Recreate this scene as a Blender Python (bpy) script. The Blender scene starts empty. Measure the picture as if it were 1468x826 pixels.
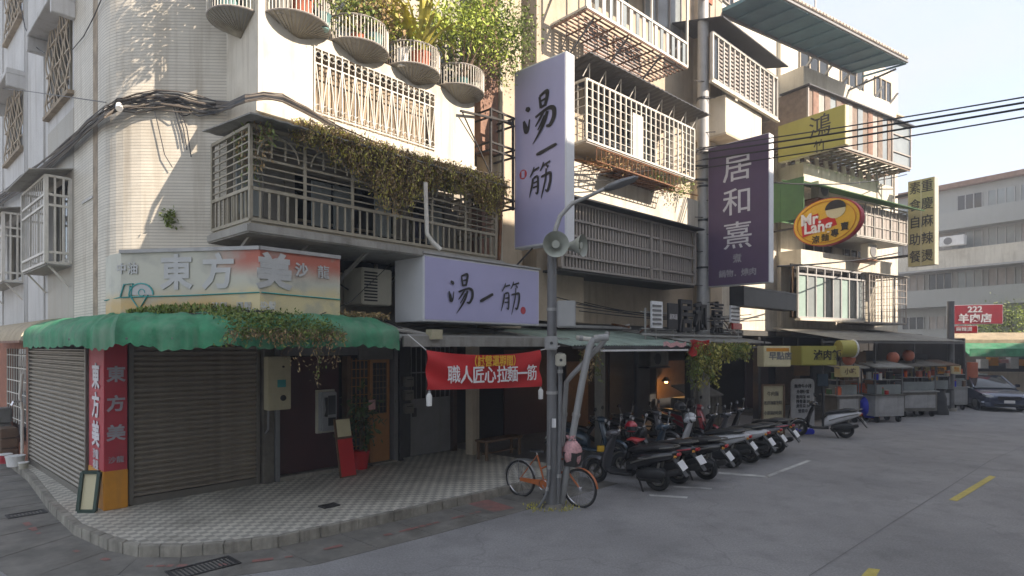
import bpy, bmesh, math, random
from mathutils import Vector, Matrix
random.seed(7)
R = math.radians
sc = bpy.context.scene
col = sc.collection

# ---------------------------------------------------------------- camera, sky, sun, exposure
CAMZ, FOC = 2.7, 870.0                       # eye height; focal length in units of the photograph's 1468 px width
cam = bpy.data.cameras.new('camera'); cam.sensor_width = 36; cam.lens = 36 * FOC / 1468
cam.shift_y = 84 / 1468; cam.clip_end = 2000
co = bpy.data.objects.new('camera', cam); col.objects.link(co)
co.location = (0, 0, CAMZ); co.rotation_euler = (R(90), 0, 0); sc.camera = co

SUN_EL, SUN_AZ = R(33), math.atan2(.87, -.494)     # azimuth clockwise from +Y
tosun = Vector((math.sin(SUN_AZ) * math.cos(SUN_EL), math.cos(SUN_AZ) * math.cos(SUN_EL), math.sin(SUN_EL)))
W = bpy.data.worlds.new('World'); sc.world = W; W.use_nodes = True
wn = W.node_tree.nodes; wl = W.node_tree.links
bg = wn['Background']; bg.inputs[1].default_value = .15
sky = wn.new('ShaderNodeTexSky'); sky.sky_type = 'NISHITA'; sky.sun_disc = False
sky.sun_elevation = SUN_EL; sky.sun_rotation = SUN_AZ; sky.dust_density = 1.2; sky.ozone_density = 1.0; sky.air_density = 1.0
tc = wn.new('ShaderNodeTexCoord'); mp = wn.new('ShaderNodeMapping'); mp.inputs['Scale'].default_value = (2.2, 2.2, 6)
nz = wn.new('ShaderNodeTexNoise'); nz.inputs['Scale'].default_value = 1.3; nz.inputs['Detail'].default_value = 8; nz.inputs['Roughness'].default_value = .55
rp = wn.new('ShaderNodeValToRGB'); rp.color_ramp.elements[0].position = .42; rp.color_ramp.elements[1].position = .72
rp.color_ramp.elements[1].color = (.75, .75, .75, 1)
mx = wn.new('ShaderNodeMixRGB'); mx.inputs[2].default_value = (2.3, 2.35, 2.4, 1)
wl.new(tc.outputs['Generated'], mp.inputs[0]); wl.new(mp.outputs[0], nz.inputs['Vector']); wl.new(nz.outputs[0], rp.inputs[0])
wl.new(rp.outputs[0], mx.inputs[0]); wl.new(sky.outputs[0], mx.inputs[1]); hz_ = wn.new('ShaderNodeMixRGB'); hz_.inputs[0].default_value = .8; hz_.inputs[2].default_value = (.86, 1.06, 1.34, 1)   # thin bright haze over the whole sky
wl.new(mx.outputs[0], hz_.inputs[1]); wl.new(hz_.outputs[0], bg.inputs[0])
sl = bpy.data.lights.new('sun', 'SUN'); sl.energy = 2.0; sl.angle = R(.5); sl.color = (1, .945, .86)
so = bpy.data.objects.new('sun', sl); col.objects.link(so); so.rotation_euler = tosun.to_track_quat('Z', 'Y').to_euler()
sc.view_settings.view_transform = 'Standard'; sc.view_settings.look = 'None'
sc.view_settings.exposure = 2.35; sc.view_settings.gamma = 1
sc.view_settings.use_white_balance = True; sc.view_settings.white_balance_temperature = 7400; sc.view_settings.white_balance_tint = 16

# ---------------------------------------------------------------- survey frames
class Fr:
    """a building line: x runs along the facade, y into the building, z up"""
    def __init__(s, X, Y, deg):
        s.X, s.Y, s.a = X, Y, R(deg); s.c, s.s = math.cos(s.a), math.sin(s.a)
    def w(s, x, y, z=0):
        return Vector((s.X + s.c * x - s.s * y, s.Y + s.s * x + s.c * y, z))
    def l(s, X, Y):
        X -= s.X; Y -= s.Y
        return (s.c * X + s.s * Y, -s.s * X + s.c * Y)
    def _ray(s, px, py):
        u, v = (px - 734) / FOC, (497 - py) / FOC
        cx, cy = s.l(0, 0)
        return cx, cy, s.c * u + s.s, -s.s * u + s.c, v
    def hy(s, px, py, y):                     # where a sight line meets the facade-parallel plane y
        cx, cy, dx, dy, v = s._ray(px, py); t = (y - cy) / dy
        return cx + t * dx, CAMZ + t * v
    def hx(s, px, py, x):
        cx, cy, dx, dy, v = s._ray(px, py); t = (x - cx) / dx
        return cy + t * dy, CAMZ + t * v
    def hz(s, px, py, z=0):
        cx, cy, dx, dy, v = s._ray(px, py); t = (z - CAMZ) / v
        return cx + t * dx, cy + t * dy
    def hd(s, px, py, D):                     # at depth D
        cx, cy, dx, dy, v = s._ray(px, py)
        return cx + D * dx, cy + D * dy, CAMZ + D * v
WF = Fr(0, 0, 0)
B = Fr(-6.32, 9.40, 47.55)
M = Fr(.18, 14.13, 43.5)
F = Fr(10.5, 23.7, 32.6)

# ---------------------------------------------------------------- materials
MT = {}
def nd(t, k, **kw):
    n = t.nodes.new(k)
    for a, b in kw.items(): setattr(n, a, b)
    return n
def mat(name, c, rough=.7, metal=0, var=.12, scale=2.5, bump=0, bs=60, streak=0, dirt=(.09, .075, .055), emit=0, coord='Object', kind=None, coat=0, trans=0, grime=0):
    m = bpy.data.materials.new(name); m.use_nodes = True; t = m.node_tree
    b = t.nodes['Principled BSDF']; L = t.links.new
    b.inputs['Roughness'].default_value = rough; b.inputs['Metallic'].default_value = metal
    if coat: b.inputs['Coat Weight'].default_value = coat; b.inputs['Coat Roughness'].default_value = .08
    if trans: b.inputs['Transmission Weight'].default_value = trans
    tcn = nd(t, 'ShaderNodeTexCoord'); src = tcn.outputs[coord]
    rgb = nd(t, 'ShaderNodeRGB'); rgb.outputs[0].default_value = (*c, 1); base = rgb.outputs[0]
    if kind == 'mosaic':
        br = nd(t, 'ShaderNodeTexBrick'); L(tcn.outputs['UV'], br.inputs['Vector'])
        br.inputs['Scale'].default_value = 1; br.inputs['Brick Width'].default_value = 40; br.inputs['Row Height'].default_value = .047
        br.inputs['Mortar Size'].default_value = .0055; br.inputs['Mortar Smooth'].default_value = .3; br.offset = 0
        br.inputs['Color1'].default_value = (*c, 1); br.inputs['Color2'].default_value = (*[v * .9 for v in c], 1)
        br.inputs['Mortar'].default_value = (*[v * .55 for v in c], 1); base = br.outputs[0]
    if kind == 'check':
        ck = nd(t, 'ShaderNodeTexChecker'); L(tcn.outputs['UV'], ck.inputs['Vector']); ck.inputs['Scale'].default_value = 9
        ck.inputs[1].default_value = (*c, 1); ck.inputs[2].default_value = (*[v * .6 for v in c], 1); base = ck.outputs[0]
    if kind == 'asphalt':
        sp = nd(t, 'ShaderNodeTexNoise'); sp.inputs['Scale'].default_value = 35; sp.inputs['Detail'].default_value = 3; L(src, sp.inputs['Vector'])
        s1 = nd(t, 'ShaderNodeMapRange'); s1.inputs[1].default_value = .35; s1.inputs[2].default_value = .7; s1.inputs[3].default_value = .86; s1.inputs[4].default_value = 1.16; L(sp.outputs[0], s1.inputs[0])
        wv = nd(t, 'ShaderNodeTexNoise'); wv.inputs['Scale'].default_value = 1.3; L(src, wv.inputs['Vector'])
        av = nd(t, 'ShaderNodeVectorMath', operation='MULTIPLY_ADD'); av.inputs[1].default_value = (1.2, 1.2, 1.2); L(wv.outputs['Color'], av.inputs[0]); L(src, av.inputs[2])
        vo = nd(t, 'ShaderNodeTexVoronoi', feature='DISTANCE_TO_EDGE'); vo.inputs['Scale'].default_value = .22; L(av.outputs[0], vo.inputs['Vector'])
        cr = nd(t, 'ShaderNodeMapRange'); cr.inputs[1].default_value = .0; cr.inputs[2].default_value = .007; cr.inputs[3].default_value = .84; cr.inputs[4].default_value = 1; L(vo.outputs[0], cr.inputs[0])
        sm_ = nd(t, 'ShaderNodeMath', operation='MULTIPLY'); L(s1.outputs[0], sm_.inputs[0]); L(cr.outputs[0], sm_.inputs[1])
        m0 = nd(t, 'ShaderNodeMixRGB', blend_type='MULTIPLY'); m0.inputs[0].default_value = 1; L(base, m0.inputs[1]); L(sm_.outputs[0], m0.inputs[2]); base = m0.outputs[0]
    n1 = nd(t, 'ShaderNodeTexNoise'); n1.inputs['Scale'].default_value = scale; n1.inputs['Detail'].default_value = 6; n1.inputs['Roughness'].default_value = .65
    L(src, n1.inputs['Vector'])
    mr = nd(t, 'ShaderNodeMapRange'); mr.inputs[1].default_value = .3; mr.inputs[2].default_value = .7
    mr.inputs[3].default_value = 1 - var; mr.inputs[4].default_value = 1 + var; L(n1.outputs[0], mr.inputs[0])
    mu = nd(t, 'ShaderNodeMixRGB', blend_type='MULTIPLY'); mu.inputs[0].default_value = 1; L(base, mu.inputs[1]); L(mr.outputs[0], mu.inputs[2]); out = mu.outputs[0]
    def dirty(out, sx, sz, lo, hi, amt, sc_=1.0, dc=dirt):
        mpn = nd(t, 'ShaderNodeMapping'); mpn.inputs['Scale'].default_value = (sx, sx, sz); L(src, mpn.inputs[0])
        n2 = nd(t, 'ShaderNodeTexNoise'); n2.inputs['Scale'].default_value = sc_; n2.inputs['Detail'].default_value = 7; n2.inputs['Roughness'].default_value = .62
        L(mpn.outputs[0], n2.inputs['Vector'])
        r2 = nd(t, 'ShaderNodeMapRange'); r2.inputs[1].default_value = lo; r2.inputs[2].default_value = hi; r2.inputs[4].default_value = amt
        L(n2.outputs[0], r2.inputs[0])
        m2 = nd(t, 'ShaderNodeMixRGB'); L(r2.outputs[0], m2.inputs[0]); L(out, m2.inputs[1]); m2.inputs[2].default_value = (*dc, 1)
        return m2.outputs[0]
    if streak: out = dirty(out, 5, .35, .5, .78, streak)
    if grime: out = dirty(out, 1, 1, .5, .72, grime, 1.6)
    L(out, b.inputs['Base Color'])
    if emit:
        L(out, b.inputs['Emission Color']); b.inputs['Emission Strength'].default_value = emit
    if bump or kind == 'mosaic':
        bp = nd(t, 'ShaderNodeBump'); bp.inputs['Strength'].default_value = bump or .3; bp.inputs['Distance'].default_value = .01
        if kind == 'mosaic': L(br.outputs['Fac'], bp.inputs['Height']); bp.invert = True
        else:
            n3 = nd(t, 'ShaderNodeTexNoise'); n3.inputs['Scale'].default_value = bs; n3.inputs['Detail'].default_value = 4; L(src, n3.inputs['Vector']); L(n3.outputs[0], bp.inputs['Height'])
        L(bp.outputs[0], b.inputs['Normal'])
    MT[name] = m; return m
mat('asphalt', (.25, .243, .238), .9, var=.2, scale=.45, bump=.6, bs=110, grime=.45, dirt=(.12, .118, .115), kind='asphalt')
mat('gutter', (.165, .155, .135), .9, var=.35, scale=2, bump=.5, bs=40, grime=.5)
mat('kerbstone', (.30, .28, .235), .9, var=.25, scale=4, bump=.8, bs=25, streak=.85, grime=.6, dirt=(.07, .062, .048))
mat('walktile', (.60, .57, .49), .55, var=.18, scale=1.2, kind='check', grime=.45, dirt=(.13, .12, .095))
mat('mosaic', (.60, .56, .47), .55, var=.08, scale=1.5, kind='mosaic', streak=.7, grime=.25, dirt=(.27, .22, .15))
mat('plaster_grey', (.50, .50, .485), .8, var=.12, scale=1, bump=.15, streak=.6, dirt=(.22, .2, .16))
mat('plaster_white', (.60, .56, .47), .85, var=.1, scale=1.4, streak=.75, grime=.35, dirt=(.30, .25, .18))
mat('plaster_beige', (.44, .37, .28), .85, var=.15, scale=1.4, streak=.75, grime=.3, dirt=(.25, .2, .14))
mat('plaster_far', (.34, .35, .33), .85, var=.08, scale=.4, streak=.3, dirt=(.22, .22, .2))
mat('stain', (.3, .24, .17), .85, var=.4, scale=4, streak=.8, dirt=(.14, .1, .07))
mat('concrete', (.30, .29, .26), .85, var=.2, scale=2, bump=.3, bs=30, streak=.6)
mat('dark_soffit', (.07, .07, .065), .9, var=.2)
mat('dark_room', (.016, .015, .014), .9, var=.3)  # near-black walls; the gloom of deep interiors is put into the colour
mat('wood_dark', (.06, .035, .025), .6, var=.3, scale=6)  # dark brown panel wood
mat('rust', (.17, .075, .035), .9, var=.5, scale=9, bump=.4)
mat('rustpaint', (.24, .14, .10), .85, var=.3, scale=6, streak=.6, dirt=(.12, .06, .04))
mat('steel_dark', (.06, .062, .065), .5, .5, var=.2)
mat('steel_grey', (.17, .172, .175), .6, .1, var=.15, streak=.3)
mat('galv', (.36, .36, .35), .6, .2, var=.12, scale=5, streak=.3)
mat('shutter', (.26, .225, .175), .5, .25, var=.22, scale=2, streak=.4, dirt=(.13, .11, .09))
mat('shutter_frame', (.18, .165, .14), .5, .4, var=.15)
mat('white_bar', (.58, .56, .50), .6, var=.15, scale=4, streak=.5, dirt=(.28, .18, .11))
mat('cage_paint', (.33, .30, .23), .6, .2, var=.2, scale=5, streak=.5, dirt=(.12, .07, .04))
mat('cage_brown', (.34, .31, .28), .6, .1, var=.12, streak=.4)
mat('rusty_bars', (.20, .15, .115), .8, var=.3, scale=5)
mat('glass_dark', (.025, .03, .032), .08, var=.1)
mat('glass_green', (.30, .40, .36), .15, var=.1, scale=2)
mat('glass_pale', (.24, .27, .27), .12, var=.2, scale=1)
mat('awning_green', (.03, .20, .10), .85, var=.4, scale=3, grime=.7, dirt=(.16, .24, .17), streak=.75, bump=.6, bs=14)
mat('awning_beige', (.36, .29, .19), .75, var=.2, streak=.5)
mat('roof_mint', (.26, .34, .29), .7, var=.2, streak=.6, grime=.5, scale=2, dirt=(.13, .12, .09))
mat('roof_tin', (.27, .265, .24), .7, .1, var=.2, streak=.6, grime=.5)
mat('roof_blue', (.08, .19, .23), .7, var=.15)
mat('roof_tile', (.42, .36, .30), .8, var=.25, scale=3)
mat('green_paint', (.06, .16, .06), .6, var=.2, streak=.4)
mat('sign_lav', (.40, .395, .60), .35, var=.03)
mat('sign_white', (.68, .70, .72), .4, var=.04)
mat('sign_purple', (.105, .065, .12), .6, var=.08, grime=.2)
mat('sign_olive', (.36, .33, .07), .55, var=.06)
mat('sign_yellow', (.72, .42, .035), .55, var=.05)
mat('sign_cream', (.62, .56, .36), .6, var=.08)
mat('sign_gold', (.52, .45, .22), .6, var=.15)
mat('faded_sign', (.52, .50, .38), .6, var=.1, scale=1.2, streak=.15)
mat('ink', (.018, .017, .018), .6, var=.1)
mat('letter_pale', (.62, .60, .62), .6, var=.05)
mat('letter_white', (.78, .78, .78), .6, var=.05)
mat('letter_faded', (.43, .44, .43), .6, var=.1, scale=3)
mat('letter_grey', (.33, .31, .33), .7, var=.2, scale=6)
mat('letter_yellow', (.75, .42, .03), .6, var=.05)
mat('teal', (.03, .28, .27), .6, var=.2)
mat('red_paint', (.42, .035, .05), .6, var=.12, scale=3, streak=.2)
mat('banner_red', (.55, .016, .018), .65, var=.06, scale=3)
mat('orange_paint', (.60, .25, .02), .6, var=.12, streak=.5, dirt=(.25, .13, .05))
mat('brick_red', (.27, .10, .055), .85, var=.25, scale=4)
mat('wood_orange', (.36, .155, .04), .5, var=.15, scale=3)
mat('wood_brown', (.13, .075, .04), .6, var=.25, scale=5)
mat('maroon', (.05, .012, .012), .5, var=.2, scale=2)
mat('meter_cream', (.42, .38, .25), .6, var=.1, scale=4, streak=.3)
mat('plastic_cream', (.46, .44, .36), .5, var=.08, streak=.3)
mat('plastic_grey', (.28, .29, .30), .5, var=.08)
mat('black_plastic', (.014, .014, .015), .5, var=.2)
mat('cable_grey', (.13, .11, .09), .7)
mat('rubber', (.017, .017, .017), .8, var=.2)
mat('chrome', (.6, .6, .62), .2, .9, var=.05)
mat('horn_grey', (.36, .38, .33), .5, var=.08, streak=.2)
mat('pvc', (.34, .345, .34), .5, var=.08, streak=.4)
mat('yellow_line', (.50, .40, .10), .8, var=.2, scale=8, grime=.4, dirt=(.2, .17, .07))
mat('white_line', (.5, .5, .47), .8, var=.25, scale=5, grime=.75, dirt=(.13, .13, .13))
mat('red_line', (.26, .12, .10), .85, var=.2, scale=6, grime=.95, dirt=(.12, .11, .10))
mat('iron', (.045, .043, .042), .7, .3, var=.3, scale=12)
mat('soil', (.04, .03, .02), .9)
mat('pot_red', (.45, .13, .07), .7, var=.15)
mat('pot_teal', (.12, .25, .24), .5, var=.15)
mat('leaf_dark', (.05, .085, .022), .6, var=.5, scale=9)
mat('leaf_mid', (.15, .20, .04), .6, var=.5, scale=9)
mat('leaf_light', (.32, .40, .06), .55, var=.45, scale=7)
mat('leaf_yellow', (.42, .38, .08), .55, var=.4, scale=6)
mat('leaf_dry', (.33, .23, .11), .8, var=.5, scale=7)
mat('stem', (.12, .08, .05), .8, var=.2)
mat('white_foam', (.7, .7, .68), .6)
mat('pink_cloth', (.6, .33, .33), .8, var=.3, scale=25)
mat('blue_plastic', (.02, .04, .55), .5, var=.15)
mat('orange_plastic', (.75, .13, .03), .5, var=.1)
mat('lantern', (.45, .13, .07), .6, var=.15)
mat('warm_lamp', (1, .55, .2), .5, emit=2.5)
mat('plaque_grey', (.36, .365, .37), .6, var=.2, grime=.6, streak=.4, dirt=(.2, .2, .2))
mat('frame_green', (.02, .05, .035), .5)
mat('old_tar', (.16, .157, .154), .9)
mat('house_front', (.62, .6, .55), .8, streak=.4)
mat('car_blue', (.035, .05, .09), .25, .3, var=.05, coat=.8)
mat('headlamp', (.6, .62, .65), .15, .2, var=.1)
mat('tail_red', (.4, .01, .01), .3, var=.1)
mat('plate_white', (.7, .7, .7), .5, var=.05)
mat('sc_black', (.012, .012, .014), .25, .1, var=.1, coat=.6)
mat('sc_red', (.38, .015, .03), .3, .1, var=.1, coat=.6)
mat('sc_silver', (.55, .56, .58), .35, .05, var=.1, coat=.5)
mat('pale_bar', (.44, .43, .39), .6, var=.15, scale=4, streak=.5, dirt=(.22, .15, .1))
mat('sc_white', (.62, .63, .65), .3, 0, var=.08, coat=.5)
mat('sc_blue', (.03, .06, .09), .3, .2, var=.1, coat=.5)
mat('sc_grey', (.10, .10, .11), .35, .3, var=.1, coat=.4)
mat('bike_orange', (.45, .12, .03), .45, .1, var=.2)
mat('counter', (.17, .165, .15), .5, .3, var=.3, streak=.6, grime=.4)
mat('stone_dark', (.11, .10, .08), .8, var=.4, scale=4, bump=.4)

# ---------------------------------------------------------------- mesh builder
class MB:
    def __init__(s): s.v = []; s.f = []; s.uv = {}
    def add(s, vs, fs):
        k = len(s.v); s.v += [Vector(v) for v in vs]; s.f += [tuple(k + i for i in f) for f in fs]; return s
    def box(s, x0, x1, y0, y1, z0, z1):
        if x0 > x1: x0, x1 = x1, x0
        if y0 > y1: y0, y1 = y1, y0
        if z0 > z1: z0, z1 = z1, z0
        return s.add([(x, y, z) for x in (x0, x1) for y in (y0, y1) for z in (z0, z1)],
                     [(0, 1, 3, 2), (4, 6, 7, 5), (0, 4, 5, 1), (2, 3, 7, 6), (0, 2, 6, 4), (1, 5, 7, 3)])
    def bar(s, p, q, w=.03, h=None):
        p, q = Vector(p), Vector(q); h = h or w; d = (q - p)
        if d.length < 1e-5: return s
        d.normalize(); up = Vector((0, 0, 1)) if abs(d.z) < .95 else Vector((0, 1, 0))
        a = d.cross(up).normalized() * w / 2; b = a.cross(d).normalized() * h / 2
        return s.add([o + i * a + j * b for o in (p, q) for i, j in ((-1, -1), (1, -1), (1, 1), (-1, 1))],
                     [(0, 1, 2, 3), (7, 6, 5, 4), (0, 4, 5, 1), (1, 5, 6, 2), (2, 6, 7, 3), (3, 7, 4, 0)])
    def tube(s, pts, r=.02, n=6, close=False):
        pts = [Vector(p) for p in pts]; rs = r if isinstance(r, (list, tuple)) else [r] * len(pts)
        k = len(s.v); m = len(pts); prev = None
        for i, p in enumerate(pts):
            if close: d = pts[(i + 1) % m] - pts[i - 1]
            else: d = pts[min(i + 1, m - 1)] - pts[max(i - 1, 0)]
            d = d.normalized() if d.length > 1e-9 else Vector((0, 0, 1))
            if prev is None:
                up = Vector((0, 0, 1)) if abs(d.z) < .9 else Vector((1, 0, 0)); a = d.cross(up).normalized()
            else:
                a = (prev - d * prev.dot(d)).normalized()
            prev = a; b = d.cross(a)
            for j in range(n):
                t = 2 * math.pi * j / n; s.v.append(p + (a * math.cos(t) + b * math.sin(t)) * rs[i])
        for i in range(m if close else m - 1):
            for j in range(n):
                a0 = k + i * n; b0 = k + ((i + 1) % m) * n
                s.f.append((a0 + j, a0 + (j + 1) % n, b0 + (j + 1) % n, b0 + j))
        if not close:
            s.f.append(tuple(k + j for j in range(n))[::-1]); s.f.append(tuple(k + (m - 1) * n + j for j in range(n)))
        return s
    def cyl(s, p, q, r, n=14, r2=None): return s.tube([p, q], [r, r if r2 is None else r2], n)
    def loft(s, rings, cap=True, closed=True):
        n = len(rings[0]); k = len(s.v)
        for r in rings: s.v += [Vector(p) for p in r]
        for i in range(len(rings) - 1):
            for j in range(n if closed else n - 1):
                s.f.append((k + i * n + j, k + i * n + (j + 1) % n, k + (i + 1) * n + (j + 1) % n, k + (i + 1) * n + j))
        if cap:
            s.f.append(tuple(k + j for j in range(n))[::-1]); s.f.append(tuple(k + (len(rings) - 1) * n + j for j in range(n)))
        return s
    def prism(s, poly, z0, z1, uv=False):
        n = len(poly); k = len(s.v)
        s.v += [Vector((x, y, z0)) for x, y in poly] + [Vector((x, y, z1)) for x, y in poly]
        s.f.append(tuple(k + i for i in range(n))[::-1]); s.f.append(tuple(k + n + i for i in range(n)))
        for i in range(n): s.f.append((k + i, k + (i + 1) % n, k + n + (i + 1) % n, k + n + i))
        return s
    def yprism(s, poly, y0, y1):              # polygon in (x, z) drawn through y
        n = len(poly); k = len(s.v)
        s.v += [Vector((x, y0, z)) for x, z in poly] + [Vector((x, y1, z)) for x, z in poly]
        s.f.append(tuple(k + i for i in range(n))); s.f.append(tuple(k + n + i for i in range(n))[::-1])
        for i in range(n): s.f.append((k + i, k + n + i, k + n + (i + 1) % n, k + (i + 1) % n))
        return s
    def wall(s, path, z0, z1, th=.2, side=1):  # vertical wall along a path, with uv in metres
        u = 0
        for (a, b) in zip(path[:-1], path[1:]):
            a, b = Vector((*a, 0)), Vector((*b, 0)); L = (b - a).length; k = len(s.f)
            nrm = Vector((-(b - a).y, (b - a).x, 0)).normalized() * th * side
            s.add([(a.x, a.y, z0), (b.x, b.y, z0), (b.x, b.y, z1), (a.x, a.y, z1)], [(0, 1, 2, 3)])
            s.uv[k] = [(u, z0), (u + L, z0), (u + L, z1), (u, z1)]
            a2, b2 = a + nrm, b + nrm
            s.add([(a2.x, a2.y, z0), (b2.x, b2.y, z0), (b2.x, b2.y, z1), (a2.x, a2.y, z1)], [(3, 2, 1, 0)])
            s.add([(a.x, a.y, z0), (b.x, b.y, z0), (b2.x, b2.y, z0), (a2.x, a2.y, z0)], [(0, 3, 2, 1)])
            s.add([(a.x, a.y, z1), (b.x, b.y, z1), (b2.x, b2.y, z1), (a2.x, a2.y, z1)], [(0, 1, 2, 3)])
            s.uv[k + 1] = [(u, z1), (u + L, z1), (u + L, z0), (u, z0)]
            u += L
        return s
    def leaf(s, c, size, d=None, n=None, w=.45):
        d = d or Vector((random.gauss(0, 1), random.gauss(0, 1), random.gauss(0, 1))).normalized()
        n = n or Vector((random.gauss(0, 1), random.gauss(0, 1), random.gauss(0, 1)))
        a = d.cross(n)
        if a.length < 1e-4: return s
        a.normalize(); c = Vector(c)
        return s.add([c, c + d * size * .5 + a * size * w * .5, c + d * size, c + d * size * .5 - a * size * w * .5], [(0, 1, 2, 3)])
    def fuzz(s, c, r, n, size, w=.5, flat=1):
        for _ in range(n):
            p = Vector((random.gauss(0, .5), random.gauss(0, .5), random.gauss(0, .5) * flat)) * r
            s.leaf(Vector(c) + p, size * random.uniform(.6, 1.3), w=w)
        return s
    def mesh(s, name, off=Vector((0, 0, 0)), rot=0, bevel=0, smooth=False, twouv=None):
        me = bpy.data.meshes.new(name); rm = Matrix.Rotation(-rot, 3, 'Z') if rot else None
        vs = [(rm @ (v - off)) if rm else (v - off) for v in s.v]
        me.from_pydata(vs, [], s.f)
        if s.uv or twouv:
            uvl = me.uv_layers.new(name='UVMap')
            for p in me.polygons:
                u = s.uv.get(p.index)
                for q, li in enumerate(p.loop_indices):
                    if u: uvl.data[li].uv = u[q]
                    elif twouv: c = s.v[p.vertices[q]]; uvl.data[li].uv = (c.x, c.y)
        if bevel or smooth is not None:
            bm = bmesh.new(); bm.from_mesh(me)
            if not s.uv and len(s.f) < 6000:
                bmesh.ops.recalc_face_normals(bm, faces=bm.faces)
            if bevel: bmesh.ops.bevel(bm, geom=[e for e in bm.edges if e.is_manifold and e.calc_face_angle(0) > .5], offset=bevel, segments=2, affect='EDGES', clamp_overlap=True)
            bm.to_mesh(me); bm.free()
        if smooth:
            me.shade_smooth()
            me.set_sharp_from_angle(angle=R(smooth if smooth is not True else 40))
        return me

def props(o, label=None, cat=None, group=None, kind=None):
    if label: o['label'] = label
    if cat: o['category'] = cat
    if group: o['group'] = group
    if kind: o['kind'] = kind
def link(name, me, m, loc=(0, 0, 0), rz=0, parent=None):
    o = bpy.data.objects.new(name, me); col.objects.link(o); o.location = loc; o.rotation_euler = (0, 0, rz)
    if m and not me.materials: me.materials.append(MT[m])
    if parent: o.parent = parent
    return o
class T:
    """one thing: an Empty at its base; parts are given in the coordinates of its frame"""
    def __init__(s, name, label, cat, fr=WF, base=(0, 0, 0), group=None, rot=0, kind=None):
        s.fr, s.b, s.rot = fr, Vector(base), rot
        o = bpy.data.objects.new(name, None); col.objects.link(o); o.empty_display_size = .1
        o.location = fr.w(*base); o.rotation_euler = (0, 0, fr.a + rot); s.o = o; props(o, label, cat, group, kind)
    def part(s, name, mb, m, parent=None, label=None, kind=None, bevel=0, smooth=False):
        o = link(name, mb.mesh(name, s.b, s.rot, bevel, smooth), m, parent=parent or s.o)
        if label: o['label'] = label
        if kind: o['kind'] = kind
        return o
    def piece(s, name, me, loc, parent=None, m=None):
        o = link(name, me, m, parent=parent or s.o); o.location = Vector(loc) - s.b; return o
def solo(name, mb, m, label, cat, fr=WF, base=(0, 0, 0), group=None, bevel=0, smooth=False, kind=None):
    o = link(name, mb.mesh(name, Vector(base), 0, bevel, smooth), m, fr.w(*base), fr.a); props(o, label, cat, group, kind); return o
def struct(name, mb, m, fr=WF, base=(0, 0, 0), uv=False, label=None):
    o = link(name, mb.mesh(name, Vector(base), 0, twouv=uv), m, fr.w(*base), fr.a); props(o, label, kind='structure'); return o

def text(body, size=1, bold=0, ext=.004, wide=1, space=1, align='CENTER', line=1.0):
    if any(c in '龍麵職筋鴻髮燙熹豬灣韓' for c in body): bold = min(bold, .006)
    cu = bpy.data.curves.new('t', 'FONT'); cu.body = body; cu.size = size; cu.offset = bold * size; cu.extrude = ext
    cu.align_x = align; cu.align_y = 'CENTER'; cu.space_character = space; cu.space_line = line; cu.resolution_u = 2
    ob = bpy.data.objects.new('t', cu); col.objects.link(ob)
    me = bpy.data.meshes.new_from_object(ob.evaluated_get(bpy.context.evaluated_depsgraph_get()))
    bpy.data.objects.remove(ob); bpy.data.curves.remove(cu); me.materials.clear()
    for v in me.vertices: v.co.x *= wide
    return me
def put_text(t, body, pos, size, m, face='-y', tilt=0, name='lettering', parent=None, **kw):
    """lettering on a thing; pos in the frame's coordinates; face = way it looks"""
    me = text(body, size, **kw)
    ang = {'-y': 0, '-x': -math.pi / 2, '+x': math.pi / 2}.get(face, face) if isinstance(face, str) else face
    Mx = Matrix.Rotation(ang - t.rot, 4, 'Z') @ Matrix.Rotation(tilt, 4, 'Y') @ Matrix.Rotation(R(90), 4, 'X')
    me.transform(Mx); me.materials.append(MT[m])
    o = link(name, me, None, parent=parent or t.o)
    p = Vector(pos) - t.b
    o.location = Matrix.Rotation(-t.rot, 3, 'Z') @ p; return o
def arc(c, r, a0, a1, n=8, plane='xz', y=0):
    return [(c[0] + r * math.cos(a0 + (a1 - a0) * i / n), y, c[1] + r * math.sin(a0 + (a1 - a0) * i / n)) for i in range(n + 1)]
def ring_se(c, hw, hh, n=14, e=2.6, yaw=None):
    out = []
    for i in range(n):
        t = 2 * math.pi * i / n; ct, st = math.cos(t), math.sin(t)
        out.append((c[0], hw * math.copysign(abs(ct) ** (2 / e), ct), c[1] + hh * math.copysign(abs(st) ** (2 / e), st)))
    return out
def sag(p, q, s, n=10):
    p, q = Vector(p), Vector(q)
    return [p.lerp(q, i / n) - Vector((0, 0, s * 4 * (i / n) * (1 - i / n))) for i in range(n + 1)]
# ================================================================ THE GROUND
g = MB(); g.add([(-150, -60, 0), (260, -60, 0), (260, 320, 0), (-150, 320, 0)], [(0, 1, 2, 3)])
struct('road', g, 'asphalt')
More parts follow.
